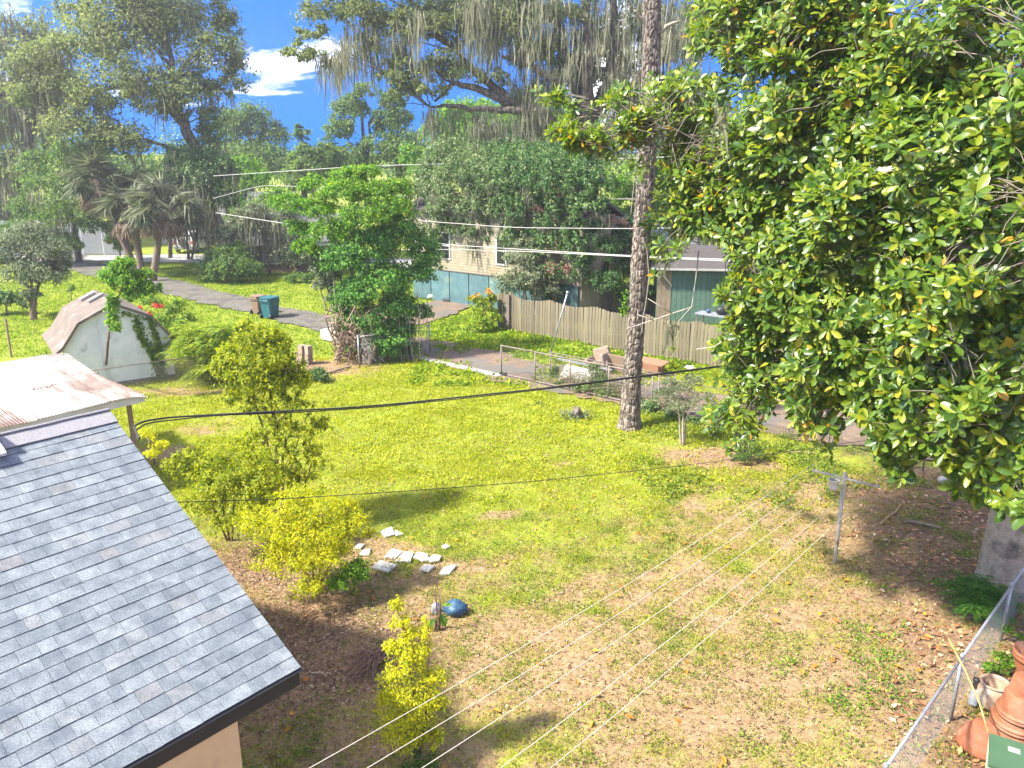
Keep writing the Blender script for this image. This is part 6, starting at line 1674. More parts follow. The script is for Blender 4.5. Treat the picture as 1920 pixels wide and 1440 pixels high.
    # a few bare and vine-clad branches that show against the fence and the green shed
    for pts, y0 in (([(1480, 480), (1420, 570), (1380, 620), (1340, 650), (1305, 655)], 13.5), ([(1310, 470), (1305, 520), (1297, 575), (1270, 605)], 15), ([(1300, 575), (1260, 588), (1225, 600), (1175, 616)], 17), ([(1260, 588), (1235, 572), (1215, 560)], 17), ([(1225, 600), (1195, 590)], 17), ([(1345, 420), (1300, 440), (1280, 480), (1262, 505)], 15), ([(1330, 380), (1270, 420), (1240, 440)], 15)):
        p = pathpx(pts, y0); MB().tube(p, np.linspace(0.015, 0.006, len(p)), 5).build("bare_branch", M['palestem'], t, smooth=True)
    # white blooms
    for px, py, y0, lab in ((1413, 248, 12.4, "white bloom high in the crown"), (1658, 325, 9.6, "white bloom deep among the leaves"), (1292, 693, 15.5, "white bloom hanging before the picket fence")):
        c = D(px, py, y0); mb = MB()
        for k in range(9):
            az = k * 2.4; el = 0.35 + 0.06 * k
            d = np.array([math.cos(az) * math.cos(el), math.sin(az) * math.cos(el), math.sin(el)])
            mb.leaves(c[None], d[None], np.array([[0, 0, 1.0]]) - 0.5 * d[None], np.array([0.13]), np.array([0.085]), L_FOLD)
        mb.build("flower", M['petal'], t, label=lab)
    for k in order[5:140:9]:
        c = allP[k] + A[k] * 0.06
        a = A[k]; s = unit(np.cross(a, runit(1)[0])); q_ = np.cross(a, s)
        MB().lathe(c, [(0.001, -0.05), (0.018, -0.03), (0.024, 0.0), (0.018, 0.035), (0.001, 0.06)], 8, np.array([s, q_, a])).build("bud", M['palegreen'], t, smooth=True)
    mm = MB()
    strands(mm, np.array([D(1355, 205, 12.9), D(1352, 200, 13.0), D(1160 + 87, 485, 15.0), D(1262, 600, 16.0), D(1265, 610, 16.0)]), 0.9, 0.05, 10, 0.05)
    mm.build("spanish_moss", M['moss'], t, kind='stuff')


def proj_depth(P):
    d = P - np.array([0, 0, H])
    return d[:, 1] * CP - d[:, 2] * SP


L_MAG = (np.array([[0, 0, 0], [0.30, 0.25, 0.05], [0.5, 0.60, 0.06], [0.36, 0.86, 0.0], [0, 1, -0.09], [-0.36, 0.86, 0.0], [-0.5, 0.60, 0.06], [-0.30, 0.25, 0.05], [0, 0.28, -0.01], [0, 0.64, -0.005]]),
         [np.array([[0, 1, 8], [0, 8, 7]]), np.array([[1, 2, 9, 8], [8, 9, 6, 7], [2, 3, 4, 9], [9, 4, 5, 6]])])
M['palestem'] = mat('pale_bare_stem', (0.50, 0.45, 0.38), (0.34, 0.30, 0.25), 9, 0.85, 0.2)
M['magtwig'] = mat('magnolia_twig', (0.19, 0.16, 0.12), (0.11, 0.09, 0.07), 9, 0.85, 0.2)
build_magnolia()


def small_magnolia(name, label, basepx, pts, size):
    b = G(*basepx)
    t = thing(name, label, "sapling", b)
    P = np.array([D(px, py, b[1] - 0.1 + dy) for px, py, dy in pts])
    A = unit(UP * 0.8 + 0.5 * runit(len(P)))
    st = MB()
    for p in P:
        st.tube(limb(b, p, 0.05, 6, 0.05), np.linspace(0.02, 0.006, 6), 4, cap=False)
    st.build("stem", M['stem'], t)
    lP, lT, lN, lL, lI = rosettes(P, A, 9, size)
    MB().leaves(lP, lT, lN, lL, lL * 0.44, L_MAG).build("leaves", M['mag'], t, smooth=True)


small_magnolia("magnolia_sapling", "young magnolia seedling standing under the big crown's left edge", (1398, 862), [(1398, 805, 0), (1380, 825, 0), (1418, 822, 0), (1400, 835, -.1), (1375, 845, 0), (1425, 842, 0), (1390, 812, .2), (1412, 808, .2), (1362, 835, .1)], 0.22)
tree("sapling_skirt", "thin-leaved dark shrub around the magnolia seedling", "bush", [np.array([G(1402, 866), D(1402, 845, 21.2)])], [(0.02, 0.01)], [lob(1385, 850, 21.3, 26, 14), lob(1420, 850, 21.3, 22, 12), lob(1400, 835, 21.4, 22, 14)], 'mid', 1200, 0.09, 'browstem', spread=0.35, wl=0.3)


# ------------------------------------------------------------------ clothesline
def build_clothesline():
    b = G(1565, 1056)
    A1, A2 = np.array([6.50, 16.45, 1.86]), np.array([7.60, 15.50, 1.86])
    d = unit(A2 - A1); tp = (A1 * 0.46 + A2 * 0.54)
    t = thing("clothesline_post", "pale steel T-shaped clothesline post at the right of the yard", "clothesline post", b)
    top = np.array([b[0] + 0.09, b[1] + 0.25, 2.0])
    ax = unit(top - b)
    MB().tube([b - UP * 0.1, top], 0.042, 10).build("pole", M['postpaint'], t, smooth=True)
    c = top - ax * 0.13
    MB().tube([c - d * 0.68, c + d * 0.72], 0.028, 8).build("crossarm", M['postpaint'], t, smooth=True)
    hooks = [c + d * s for s in (-0.66, -0.33, 0.05, 0.36, 0.68)]
    for k, h in enumerate(hooks):
        MB().tube([h, h + UP * (0.16 if k == 0 else 0.08)], 0.009, 5).build("line_hook", M['steel'], t)
    b2 = np.array([-1.95, 6.35, 0.0])
    t2 = thing("clothesline_end_post", "second clothesline post just below the picture's bottom edge", "clothesline post", b2)
    c2 = b2 + UP * 1.84
    MB().tube([b2 - UP * 0.1, b2 + UP * 1.97], 0.042, 10).build("pole", M['postpaint'], t2, smooth=True)
    MB().tube([c2 - d * 0.72, c2 + d * 0.72], 0.028, 8).build("crossarm", M['postpaint'], t2, smooth=True)
    names = ("first clothesline from the left, tied to the crossarm's hooked tip", "second clothesline from the left, crossing the golden shrub", "middle clothesline of the five, passing right of the golden shrub", "second clothesline from the right, passing by the white pot", "rightmost clothesline, tied to the crossarm's right tip")
    ends = [G(617, 1415, 1.88), G(680, 1440, 1.88), G(780, 1440, 1.88), G(925, 1440, 1.88), G(1018, 1440, 1.88)]
    for k, (h, e, nm) in enumerate(zip(hooks, ends, names)):
        s = h + UP * (0.15 if k == 0 else 0.07)
        v = e - s
        e2 = s + v * (((c2 - s) @ unit(np.array([-.69, -.72, 0]))) / (v @ unit(np.array([-.69, -.72, 0]))))
        tt = np.linspace(0, 1, 24)[:, None]
        p = s + (e2 - s) * tt
        p[:, 2] -= 0.16 * np.sin(tt[:, 0] * math.pi)
        tag(MB().tube(p, 0.0048, 5).build("clothesline", M['rope'], smooth=True), nm, "clothesline", "clotheslines strung across the yard")
    pc = D(1563, 908, 15.55)
    p = thing("hanging_pot", "small white pot hung by wires from the clothesline crossarm", "flower pot", pc - UP * 0.12)
    MB().lathe(pc - UP * 0.12, [(0.001, 0), (0.07, 0), (0.10, 0.08), (0.105, 0.20), (0.115, 0.20), (0.115, 0.225), (0.095, 0.225), (0.092, 0.16), (0.001, 0.16)], 18).build("bowl", M['white'], p, smooth=True)
    MB().lathe(pc - UP * 0.12, [(0.09, 0.19), (0.001, 0.21)], 12).build("soil", M['deadvine'], p)
    hg = MB()
    for a_ in (0, 2.1, 4.2):
        hg.tube([pc + np.array([0.1 * math.cos(a_), 0.1 * math.sin(a_), 0.10]), pc + UP * 0.33], 0.004, 4)
    hg.build("hanger", M['wire'], p)


M['postpaint'] = mat('chalky_post', (0.55, 0.50, 0.43), (0.40, 0.35, 0.29), 9, 0.7, 0.1, c3=(0.28, 0.17, 0.11), c3scale=5, c3lo=0.6, c3hi=0.7)
build_clothesline()


# ------------------------------------------------------------------ flower pots and clutter in the lower right corner
def pot_profile(r, h, inv=False):
    p = [(0.001, 0), (r * 0.66, 0), (r * 0.70, 0.015), (r * 0.90, h * 0.74), (r * 0.90, h * 0.75), (r, h * 0.76), (r, h * 0.86), (r * 0.965, h * 0.875), (r * 1.0, h * 0.89), (r, h), (r * 0.9, h), (r * 0.62, 0.03), (0.001, 0.03)]
    if inv:
        p = [(a, h - b) for a, b in p][::-1]
    return p


sc = np.array([7.42, 9.88, 0.0])
zs = [(0.0, 0.41, 0.46), (0.21, 0.385, 0.44), (0.41, 0.355, 0.40), (0.59, 0.315, 0.38), (0.80, 0.25, 0.40)]
for k, (z, r, h) in enumerate(zs):
    o = MB().lathe(sc + UP * (z + 0.02) + np.array([0.01 * math.sin(k * 2), 0.01 * math.cos(k * 3), 0]), pot_profile(r, h, True), 40).build("terracotta_pot", M['terra'], smooth=True)
    tag(o, ("lowest and widest pot of the upturned terracotta stack", "second pot from the bottom of the upturned terracotta stack", "middle pot of the upturned terracotta stack", "second pot from the top of the upturned terracotta stack", "topmost and smallest pot of the upturned terracotta stack")[k], "flower pot", "terracotta pots stacked upside down")
MB().box(sc + np.array([0.12, -0.02, 0.008]), (1.0, 0.9, 0.03), [rfd, np.array([rfd[1], -rfd[0], 0]), UP]).build("paving_slab", M['concrete'], kind='structure')
bw = G(1843, 1402) + np.array([0.03, 0.05, 0])
tag(MB().lathe(bw, [(0.001, 0.36), (0.17, 0.36), (0.185, 0.345), (0.20, 0.30), (0.275, 0.22), (0.283, 0.222), (0.287, 0.205), (0.335, 0.12), (0.343, 0.122), (0.347, 0.105), (0.37, 0.05), (0.375, 0.0), (0.33, 0.0), (0.17, 0.33), (0.001, 0.33)][::-1], 40).build("terracotta_bowl", M['terra'], smooth=True), "wide upturned terracotta bowl with ridges near the fence", "flower pot")
jr = G(1873, 1345) + np.array([0.02, 0.25, 0])
tag(MB().lathe(jr, [(0.001, 0), (0.17, 0), (0.23, 0.10), (0.255, 0.22), (0.24, 0.34), (0.205, 0.41), (0.20, 0.42), (0.225, 0.44), (0.225, 0.46), (0.19, 0.46), (0.18, 0.42), (0.22, 0.24), (0.001, 0.2)], 36).build("round_jar", M['terrapale'], smooth=True), "round lime-stained terracotta jar behind the upturned bowl", "jar")
rp = G(1925, 1285) + np.array([0.08, 0.1, 0])
tag(MB().lathe(rp + UP * 0.02, pot_profile(0.30, 0.56), 36).build("plain_pot", M['terra'], smooth=True), "plain terracotta pot cut by the right edge, above the stack", "flower pot")
# dark green bin at the corner
gb = np.array([6.74, 8.84, 0.0])
g = thing("green_bin", "dark green plastic bin with a pale sticker at the bottom right corner", "bin", gb)
e2_, e1_ = unit(np.array([0.85, -0.5, 0])), unit(np.array([0.5, 0.85, 0]))
R45 = [e2_, e1_, UP]
MB().box(gb + UP * 0.36, (0.62, 0.62, 0.72), R45, 0.8).build("body", M['greenbin'], g)
MB().box(gb + UP * 0.74, (0.68, 0.68, 0.05), R45).build("lid", M['greenbin'], g)
e = MB()
for a_, b_ in ((-0.335, -0.335), (-0.335, 0.335), (0.335, 0.335)):
    q = np.array(R45[0]) * a_ + np.array(R45[1]) * b_
    e.tube([gb + q * 0.86 + UP * 0.05, gb + q * 0.97 + UP * 0.71], 0.018, 6)
e.build("corner_rib", M['palegreen'], g)
MB().box(gb + UP * 0.767 + np.array(R45[1]) * 0.12 - np.array(R45[0]) * 0.05, (0.14, 0.10, 0.004), R45).build("sticker", M['whitedirty'], g)
# bamboo pole leaning over the fence
tag(MB().tube(np.array([D(1853, 1375, 9.42), D(1838, 1322, 9.78), D(1812, 1262, 10.25), D(1779, 1198, 10.75)]), [0.013, 0.014, 0.016, 0.018], 7).build("bamboo_pole", M['bamboo'], smooth=True), "thin bamboo pole leaning across the chain link fence", "pole")
# black watering nozzle / bottle
bt = G(1824, 1322)
b_ = thing("black_bottle", "dark plastic bottle with a black neck leaning by the fence post", "bottle", bt)
ax = unit(np.array([0.15, 0.25, 1.0])); s1 = unit(np.cross(ax, [0, 1, 0])); s2 = np.cross(ax, s1)
MB().lathe(bt, [(0.001, 0), (0.07, 0), (0.075, 0.02), (0.075, 0.22), (0.045, 0.27), (0.001, 0.27)], 16, np.array([s1, s2, ax])).build("body", M['greysheet'], b_, smooth=True)
MB().lathe(bt, [(0.046, 0.24), (0.05, 0.38), (0.06, 0.40), (0.06, 0.44), (0.05, 0.44), (0.04, 0.40), (0.001, 0.38)], 14, np.array([s1, s2, ax])).build("neck", M['black'], b_, smooth=True)
tag(MB().tube(limb(G(1850, 1290), G(1905, 1300), 0.6, 14, 0.1) + UP * 0.06, 0.045, 8).build("black_hose", M['black'], smooth=True), "black plastic hose curled on the soil above the round jar", "hose")
tree("fence_corner_weed", "leafy weeds between the pots and the corner of the fence", "plant", [np.array([G(1890, 1265), G(1890, 1265) + UP * 0.3])], [(0.012, 0.006)], [lob(1880, 1240, 11.7, 26, 16), lob(1905, 1190, 12.4, 20, 14), lob(1858, 1250, 11.6, 14, 10)], 'bright', 900, 0.07, 'browstem', spread=0.4)


# ------------------------------------------------------------------ things in the yard and along the lane
def slab(name, label, cat, px, m, th=0.05, group=None, z=0.0, tilt=0.0):
    """flat irregular stone from its outline"""
    P = np.array([G(*p) for p in px]); n = len(P)
    if np.cross((P[1] - P[0])[:2], (P[2] - P[1])[:2]) < 0:
        P = P[::-1]
    c = P.mean(0)
    ins = P + (c - P) * 0.05
    zt = z + th
    V = np.concatenate([P + UP * z, P + UP * (zt - 0.012), ins + UP * zt])
    V[:, 2] += tilt * (V[:, 0] - c[0])
    f = [tuple(range(2 * n, 3 * n))]
    for a in (0, n):
        f += [(a + i, a + (i + 1) % n, a + n + (i + 1) % n, a + n + i) for i in range(n)]
    return tag(MB().add(V, f).build(name, m), label, cat, group)


FS = "flagstones laid in the bare lawn"
FSL = [([(712, 998), (735, 990), (741, 1004), (722, 1009)], "white squarish flagstone set apart at the top of the group"), ([(741, 996), (756, 1004), (742, 1008)], "small pinkish flagstone touching the apart white one"),
       ([(720, 1047), (736, 1031), (756, 1036), (742, 1049)], "pale flagstone at the upper left of the main row"), ([(741, 1054), (758, 1037), (776, 1038), (770, 1055)], "pale flagstone second in the main row"), ([(775, 1047), (783, 1038), (800, 1040), (806, 1052), (792, 1054)], "grey-white flagstone in the middle of the main row"),
       ([(804, 1050), (812, 1042), (828, 1045), (824, 1053), (806, 1056)], "mossy flagstone at the right of the main row"), ([(696, 1066), (713, 1053), (745, 1062), (727, 1075)], "largest grey-green flagstone at the lower left"), ([(787, 1070), (796, 1061), (816, 1063), (803, 1074)], "pinkish flagstone at the lower middle"),
       ([(822, 1080), (832, 1066), (857, 1061), (843, 1078)], "pale flagstone at the lower right end"), ([(674, 1043), (678, 1035), (695, 1031), (692, 1042)], "white flagstone close to the yellow bush"), ([(664, 1029), (672, 1022), (684, 1023), (676, 1031)], "small pinkish flagstone nearest the yellow bush"), ([(828, 1027), (838, 1022), (843, 1028), (835, 1031)], "tiny greenish flagstone alone at the right")]
for px, lab in FSL:
    slab("flagstone", lab, "flagstone", px, M['stone'], 0.045, FS, 0.0, rng.uniform(-0.04, 0.04))


def lump(name, label, cat, c, r, m, seed=1, sub=(22, 14), amp=0.3):
    th, ph = np.linspace(0, 2 * math.pi, sub[0], endpoint=False), np.linspace(-math.pi / 2, math.pi / 2, sub[1])
    V = []
    for p in ph:
        for a in th:
            d = np.array([math.cos(p) * math.cos(a), math.cos(p) * math.sin(a), math.sin(p)])
            k = 1 + amp * (float(fbm(np.array(d[0] * 1.6 + seed), np.array(d[1] * 1.6 + d[2] * 1.3), seed)) - 0.5) * 2
            V.append(np.asarray(c) + d * k * np.asarray(r))
    s = sub[0]
    i = np.arange(sub[1] - 1)[:, None] * s; j = np.arange(s)[None]; kk = (j + 1) % s
    mb = MB().add(np.array(V), np.stack([i + j, i + kk, i + s + kk, i + s + j], -1).reshape(-1, 4))
    return tag(mb.build(name, M[m], smooth=True), label, cat)


lump("blue_tarp_bundle", "crumpled blue plastic bundle on the lawn behind the golden shrub", "tarp", G(855, 1150) + UP * 0.10, (0.25, 0.17, 0.16), 'blue', 3, (28, 18), 0.35)
lump("grey_plastic_scrap", "small crumpled grey plastic scrap beside the blue bundle", "scrap", G(818, 1148) + UP * 0.07, (0.10, 0.08, 0.13), 'greysheet', 5, amp=0.4)
lump("pale_rock", "round pale rock under the magnolia near the road", "rock", G(1766, 906) + UP * 0.06, (0.13, 0.13, 0.12), 'rock', 7)
stp = thing("tree_stump", "small weathered tree stump on the lawn left of the pine", "stump", G(1082, 782))
sb = G(1082, 782)
mb = MB()
for k in range(9):
    az = k * 0.7; r_ = 0.10
    mb.tube(np.array([sb + np.array([math.cos(az) * 0.16, math.sin(az) * 0.12, -0.05]), sb + np.array([math.cos(az) * r_, math.sin(az) * 0.09, 0.18]), sb + np.array([math.cos(az) * 0.07, math.sin(az) * 0.06, 0.24 + 0.16 * ((k * 37) % 10) / 10])]), [0.09, 0.07, 0.035], 6)
mb.build("wood", M['bark'], stp, smooth=True)
mb = MB(); P = sb + rng.normal(size=(260, 3)) * np.array([0.35, 0.25, 0.0]) + UP * 0.03
P[:, 2] = 0.03 + rng.uniform(0, 0.2, 260); T, N = orient(np.repeat(UP[None], 260, 0)); mb.leaves(P, T, N, 0.12, 0.05, L_DIA); mb.build("sprouts", M['grey'], stp, kind='stuff')

# dead palm frond / pruned twigs by the golden shrub
tw = thing("dead_frond_pile", "fan of dead brown fronds lying left of the golden shrub", "dead fronds", G(700, 1255))
mb = MB()
o_ = G(712, 1238) + UP * 0.12
for k in range(70):
    px, py = rng.uniform(640, 700), rng.uniform(1222, 1290)
    e_ = G(px, py) + UP * rng.uniform(0.0, 0.06)
    mb.tube(limb(o_ + rng.normal(size=3) * 0.06, e_, 0.25, 7, 0.05), np.linspace(0.013, 0.003, 7), 4, cap=False)
for k in range(25):
    e_ = G(rng.uniform(700, 745), rng.uniform(1215, 1250)) + UP * 0.05
    mb.tube(limb(o_, e_, 0.2, 6, 0.06), np.linspace(0.012, 0.004, 6), 4, cap=False)
mb.build("fronds", M['deadtwig'] if 'deadtwig' in M else M['browstem'], tw)

# thin stalks beside the blue bundle
stk = thing("dry_stalk", "tall thin dry stalk with two broad leaves left of the blue bundle", "plant", G(822, 1180))
b0 = G(822, 1180); mb = MB()
for (px, py, r_) in ((826, 1040, 0.008), (821, 1080, 0.010), (808, 1090, 0.006), (830, 1100, 0.006), (812, 1160, 0.02), (826, 1130, 0.015)):
    mb.tube(limb(b0 + rng.normal(size=3) * [0.03, 0.03, 0], D(px, py, b0[1] - 0.02), 0, 6, 0.05), np.linspace(r_ * 1.4, r_ * 0.5, 6), 5)
mb.build("stem", M['browstem'], stk)
mb = MB(); mb.leaves(np.array([D(826, 1150, 12.95), D(815, 1160, 12.95), D(830, 1135, 12.95)]), np.array([[0.4, -0.3, -0.9], [-0.5, -0.2, -0.7], [0.9, 0, 0.1]]), np.array([[0.5, -0.8, 0.4], [-.3, -.8, .5], [0, -.5, .8]]), np.array([0.28, 0.24, 0.18]), np.array([0.15, 0.13, 0.08]), L_FOLD)
mb.build("leaves", M['fern'], stk)

# boards and branches on the ground at the right
brd = (G(1702, 978) + G(1765, 992)) / 2
tag(MB().box(brd + UP * 0.03, (np.linalg.norm(G(1765, 992) - G(1702, 978)), 0.12, 0.04), [unit(G(1765, 992) - G(1702, 978)), unit(np.cross(UP, G(1765, 992) - G(1702, 978))), UP]).build("loose_board", M['tanwood']), "grey-tan board lying in the leaf litter right of the clothesline post", "board")
tag(MB().tube(limb(G(1650, 985) + UP * 0.03, G(1692, 947) + UP * 0.05, 0.02, 8, 0.03), np.linspace(0.03, 0.015, 8), 6).build("fallen_branch", M['bamboo']), "fallen brown branch lying right of the clothesline post", "branch")
tag(MB().tube(limb(G(1530, 852) + UP * 0.03, G(1480, 850) + UP * 0.05, 0.02, 8, 0.03), np.linspace(0.03, 0.015, 8), 6).build("fallen_stick", M['deadvine']), "reddish stick lying at the edge of the lane under the magnolia", "stick")
tag(MB().tube(limb(G(612, 703) + UP * 0.04, G(658, 690) + UP * 0.06, 0.02, 8, 0.02), np.linspace(0.05, 0.04, 8), 7).build("black_pipe", M['darkwood']), "dark pole lying on the mulch left of the thicket", "pole")

# concrete blocks
cb = G(568, 681); u_, v_ = -BX, AX
BL = [((0.0, 0.0, 0.2), "front right concrete block, bottom of the stack"), ((0.21, 0.1, 0.2), "rear right concrete block, bottom of the stack"), ((0.0, 0.02, 0.6), "left of the two concrete blocks on top of the stack"), ((0.21, 0.12, 0.6), "right of the two concrete blocks on top of the stack"), ((-0.34, 0.12, 0.2), "single paler concrete block left of the stack")]
for (a, b__, z), lab in BL:
    c = cb + u_ * a * 1.35 + v_ * b__ + UP * (z * 0.98)
    s = (0.26, 0.24, 0.38)
    mb = MB()
    for dx in (-1, 0, 1):
        mb.box(c + u_ * dx * 0.105 , (0.045, 0.24, 0.38), [u_, v_, UP])
    for dy in (-1, 1):
        for dx in (-1, 1):
            mb.box(c + u_ * dx * 0.0525 + v_ * dy * 0.098, (0.058, 0.04, 0.376), [u_, v_, UP])
    mb.box(c + UP * 0.0 , (0.06, 0.05, 0.37), [u_, v_, UP])
    mb.box(c + UP * 0.165, (0.25, 0.23, 0.045), [u_, v_, UP])
    tag(mb.build("concrete_block", M['block']), lab, "concrete block", "stack of concrete blocks")

# white tub lying by the lane
wt = G(618, 638)
w_ = thing("white_tub", "white plastic tub lying on its side between lawn and thicket", "tub", wt)
d1 = unit(np.array([0.75, -0.66, 0])); d2 = np.array([0.66, 0.75, 0])
def rbox(mb, c, s, R, bev=0.06):
    o = []
    for z, k in ((-0.5, 1 - bev * 2), (-0.5 + bev, 1.0), (0.5 - bev, 1.0), (0.5, 1 - bev * 2)):
        for a_, b__ in ((-.5 + bev, -.5), (.5 - bev, -.5), (.5, -.5 + bev), (.5, .5 - bev), (.5 - bev, .5), (-.5 + bev, .5), (-.5, .5 - bev), (-.5, -.5 + bev)):
            o.append(np.array([a_ * s[0] * k, b__ * s[1] * k, z * s[2]]) @ np.array(R) + np.asarray(c))
    f = [tuple(range(7, -1, -1)), tuple(range(24, 32))]
    for l_ in range(3):
        f += [(l_ * 8 + i, l_ * 8 + (i + 1) % 8, l_ * 8 + 8 + (i + 1) % 8, l_ * 8 + 8 + i) for i in range(8)]
    return mb.add(np.array(o), f)
rbox(MB(), wt + UP * 0.26 + np.array([0.2, 0, 0]), (1.25, 0.75, 0.5), [d1, d2, UP], 0.12).build("shell", M['white'], w_)
rbox(MB(), wt + UP * 0.50 + np.array([0.38, 0.1, 0]), (0.45, 0.3, 0.06), [d1, d2, UP], 0.12).build("drain_recess", M['greysheet'], w_)
MB().tube([wt - d1 * 0.40 + UP * 0.22 + np.array([0.2, 0, 0]), wt - d1 * 0.95 + UP * 0.2 + np.array([0.2, 0, 0])], 0.05, 6).build("handle_bar", M['black'], w_)


def wheelie_bin(name, label, base, m, h=1.1, w=0.62, rot=0.0):
    t = thing(name, label, "bin", base, "wheeled bins beside the lane")
    d1 = np.array([math.cos(rot), math.sin(rot), 0]); d2 = np.array([-d1[1], d1[0], 0]); R = [d1, d2, UP]
    b = np.asarray(base)
    mb = MB()
    rbox_t(mb, b + UP * (0.06 + h * 0.43), (w, w * 1.12, h * 0.86), R, 0.80)
    mb.build("body", M[m], t)
    rb = MB(); rbox(rb, b + UP * (h * 0.80), (w * 1.04, w * 1.16, h * 0.16), R, 0.08); rb.build("rim", M[m], t)
    ld = MB(); rbox(ld, b + UP * (h * 0.955), (w * 1.12, w * 1.26, 0.10), R, 0.15)
    lid = ld.build("lid", M[m], t)
    MB().tube([b - d2 * w * 0.66 - d1 * w * 0.42 + UP * h * 0.88, b - d2 * w * 0.70 + UP * h * 0.88, b - d2 * w * 0.66 + d1 * w * 0.42 + UP * h * 0.88], 0.02, 6).build("handle", M[m], t)
    for s_ in (-1, 1):
        c = b - d2 * w * 0.45 + d1 * s_ * w * 0.46 + UP * 0.13
        MB().tube([c - d1 * 0.035, c + d1 * 0.035], 0.13, 14).build("wheel", M['black'], t)
    em = MB()
    c = b + d1 * (w * 0.485) + UP * h * 0.70
    em.lathe(c, [(0.07, 0.0), (0.07, 0.012), (0.045, 0.012), (0.045, 0.0)], 14, np.array([d2, UP, d1])); em.build("emblem", M['whitedirty'], t)
    return t


def rbox_t(mb, c, s, R, taper):
    o = []
    bev = 0.07
    for z, k in ((-0.5, taper), (0.5, 1.0)):
        for a_, b__ in ((-.5 + bev, -.5), (.5 - bev, -.5), (.5, -.5 + bev), (.5, .5 - bev), (.5 - bev, .5), (-.5 + bev, .5), (-.5, .5 - bev), (-.5, -.5 + bev)):
            o.append(np.array([a_ * s[0] * k, b__ * s[1] * k, z * s[2]]) @ np.array(R) + np.asarray(c))
    f = [tuple(range(7, -1, -1)), tuple(range(8, 16))] + [(i, (i + 1) % 8, 8 + (i + 1) % 8, 8 + i) for i in range(8)]
    mb.add(np.array(o), f)


wheelie_bin("wheelie_bin", "teal wheeled bin with a round white emblem beside the lane", G(506, 597) + np.array([0, 0.2, 0]), 'tealbin', 1.14, 0.72, -0.45)
wheelie_bin("wheelie_bin", "tan wheeled bin standing left of the teal bin", G(483, 590) + np.array([0, 0.3, 0]), 'tanbin', 1.02, 0.60, -0.45)

# leaning post, fence post, rubbish along the old fence
lp = G(1031, 668)
pl_ = thing("leaning_pole", "thin grey pole with a pale cap leaning against the gate", "pole", lp)
tpz = D(1064, 549, 33.0)
MB().tube([lp, tpz], 0.032, 8).build("shaft", M['steel'], pl_, smooth=True)
MB().lathe(tpz - UP * 0.03, [(0.001, 0), (0.06, 0.01), (0.06, 0.09), (0.001, 0.11)], 10).build("cap", M['whitedirty'], pl_, smooth=True)
tag(MB().tube([G(21, 669) - UP * 0.1, D(10, 597, 33.6)], 0.05, 7).build("wooden_post", M['tanwood']), "leaning wooden post on the lawn at the far left edge", "post")
u1 = unit(G(1200, 712) - G(1100, 690)); u2 = np.array([u1[1], -u1[0], 0])
j0 = G(1122, 697)
ch = thing("discarded_armchair", "tan discarded armchair tipped beside the old fence", "armchair", j0)
R_ = [u1, -u2, UP]
tl = np.array([[0.9, 0.1, 0.35], [-0.1, 0.98, 0.0], [-0.35, 0.0, 0.93]])
R2 = tl @ np.array(R_)
rbox(MB(), j0 + UP * 0.32, (0.75, 0.7, 0.3), R2, 0.1).build("seat", M['tanfabric'], ch)
rbox(MB(), j0 + UP * 0.62 + R2[1] * 0.3, (0.75, 0.2, 0.7), R2, 0.1).build("backrest", M['tanfabric'], ch)
for s_ in (-1, 1):
    rbox(MB(), j0 + UP * 0.45 + R2[0] * 0.38 * s_, (0.16, 0.7, 0.5), R2, 0.12).build("armrest", M['tanfabric'], ch)
j1 = G(1170, 704)
tag(MB().box(j1 + UP * 0.42, (1.5, 0.04, 0.75), [u1, unit(-u2 + UP * 0.3), unit(UP + u2 * 0.3)]).build("plywood_sheet", M['tanwood']), "brown plywood sheet leaning behind the gate left of the pine", "plywood sheet")
j2 = G(1218, 700)
tag(MB().box(j2 + UP * 0.25, (1.1, 0.5, 0.4), [u1, -u2, UP], 0.9).build("cardboard_box", M['card']), "flattened cardboard box just right of the pine trunk", "box")
tag(MB().box(j2 + UP * 0.47 - u2 * 0.1, (1.3, 0.6, 0.03), [u1, unit(-u2 + 0.15 * UP), unit(UP + 0.15 * u2)]).build("cardboard_flap", M['card']), "reddish cardboard sheet lying on the flattened box", "cardboard")
ws = G(1076, 724)
w2 = MB(); n_ = 12
gx, gy = np.meshgrid(np.linspace(-0.85, 0.85, n_), np.linspace(0, 1.0, n_))
zz = 0.05 + 0.55 * gy + 0.07 * (fbm(gx * 3, gy * 3, 9) - 0.5)
Vv = ws + gx[..., None] * u1 + (gy * 0.55 + 0.1 * fbm(gx * 2, gy * 2, 3))[..., None] * (-u2) + zz[..., None] * UP
i = (np.arange(n_ - 1)[:, None] * n_ + np.arange(n_ - 1)[None]).ravel()
q4 = np.stack([i, i + 1, i + n_ + 1, i + n_], -1)
w2.add(Vv.reshape(-1, 3), q4); w2.add(Vv.reshape(-1, 3) - UP * 0.02, q4[:, ::-1])
tag(w2.build("white_sheet", M['whitedirty'], smooth=True), "white plastic sheet slumped against the old fence", "plastic sheet")
tag(MB().box(G(1095, 712) + UP * 0.62, (2.6, 0.12, 0.05), [u1, -u2, UP]).build("grey_plank", M['metalroofgrey']), "long grey plank resting along the old fence above the white sheet", "plank")
tg2 = thing("brushwood", "grey brushwood piled along the foot of the gate", "brushwood", G(1120, 748))
mb = MB()
for k in range(150):
    s_ = rng.uniform(2.6, 6.0)
    c = GA + gd * s_ + off * rng.uniform(0.15, 0.9) + UP * rng.uniform(0.02, 0.4)
    mb.tube(limb(c, c + np.array([rng.normal() * 0.6, rng.normal() * 0.25, rng.uniform(-0.1, 0.35)]), 0.1, 5, 0.1), np.linspace(0.014, 0.004, 5), 4, cap=False)
mb.build("twigs", M['deadvine'], tg2)
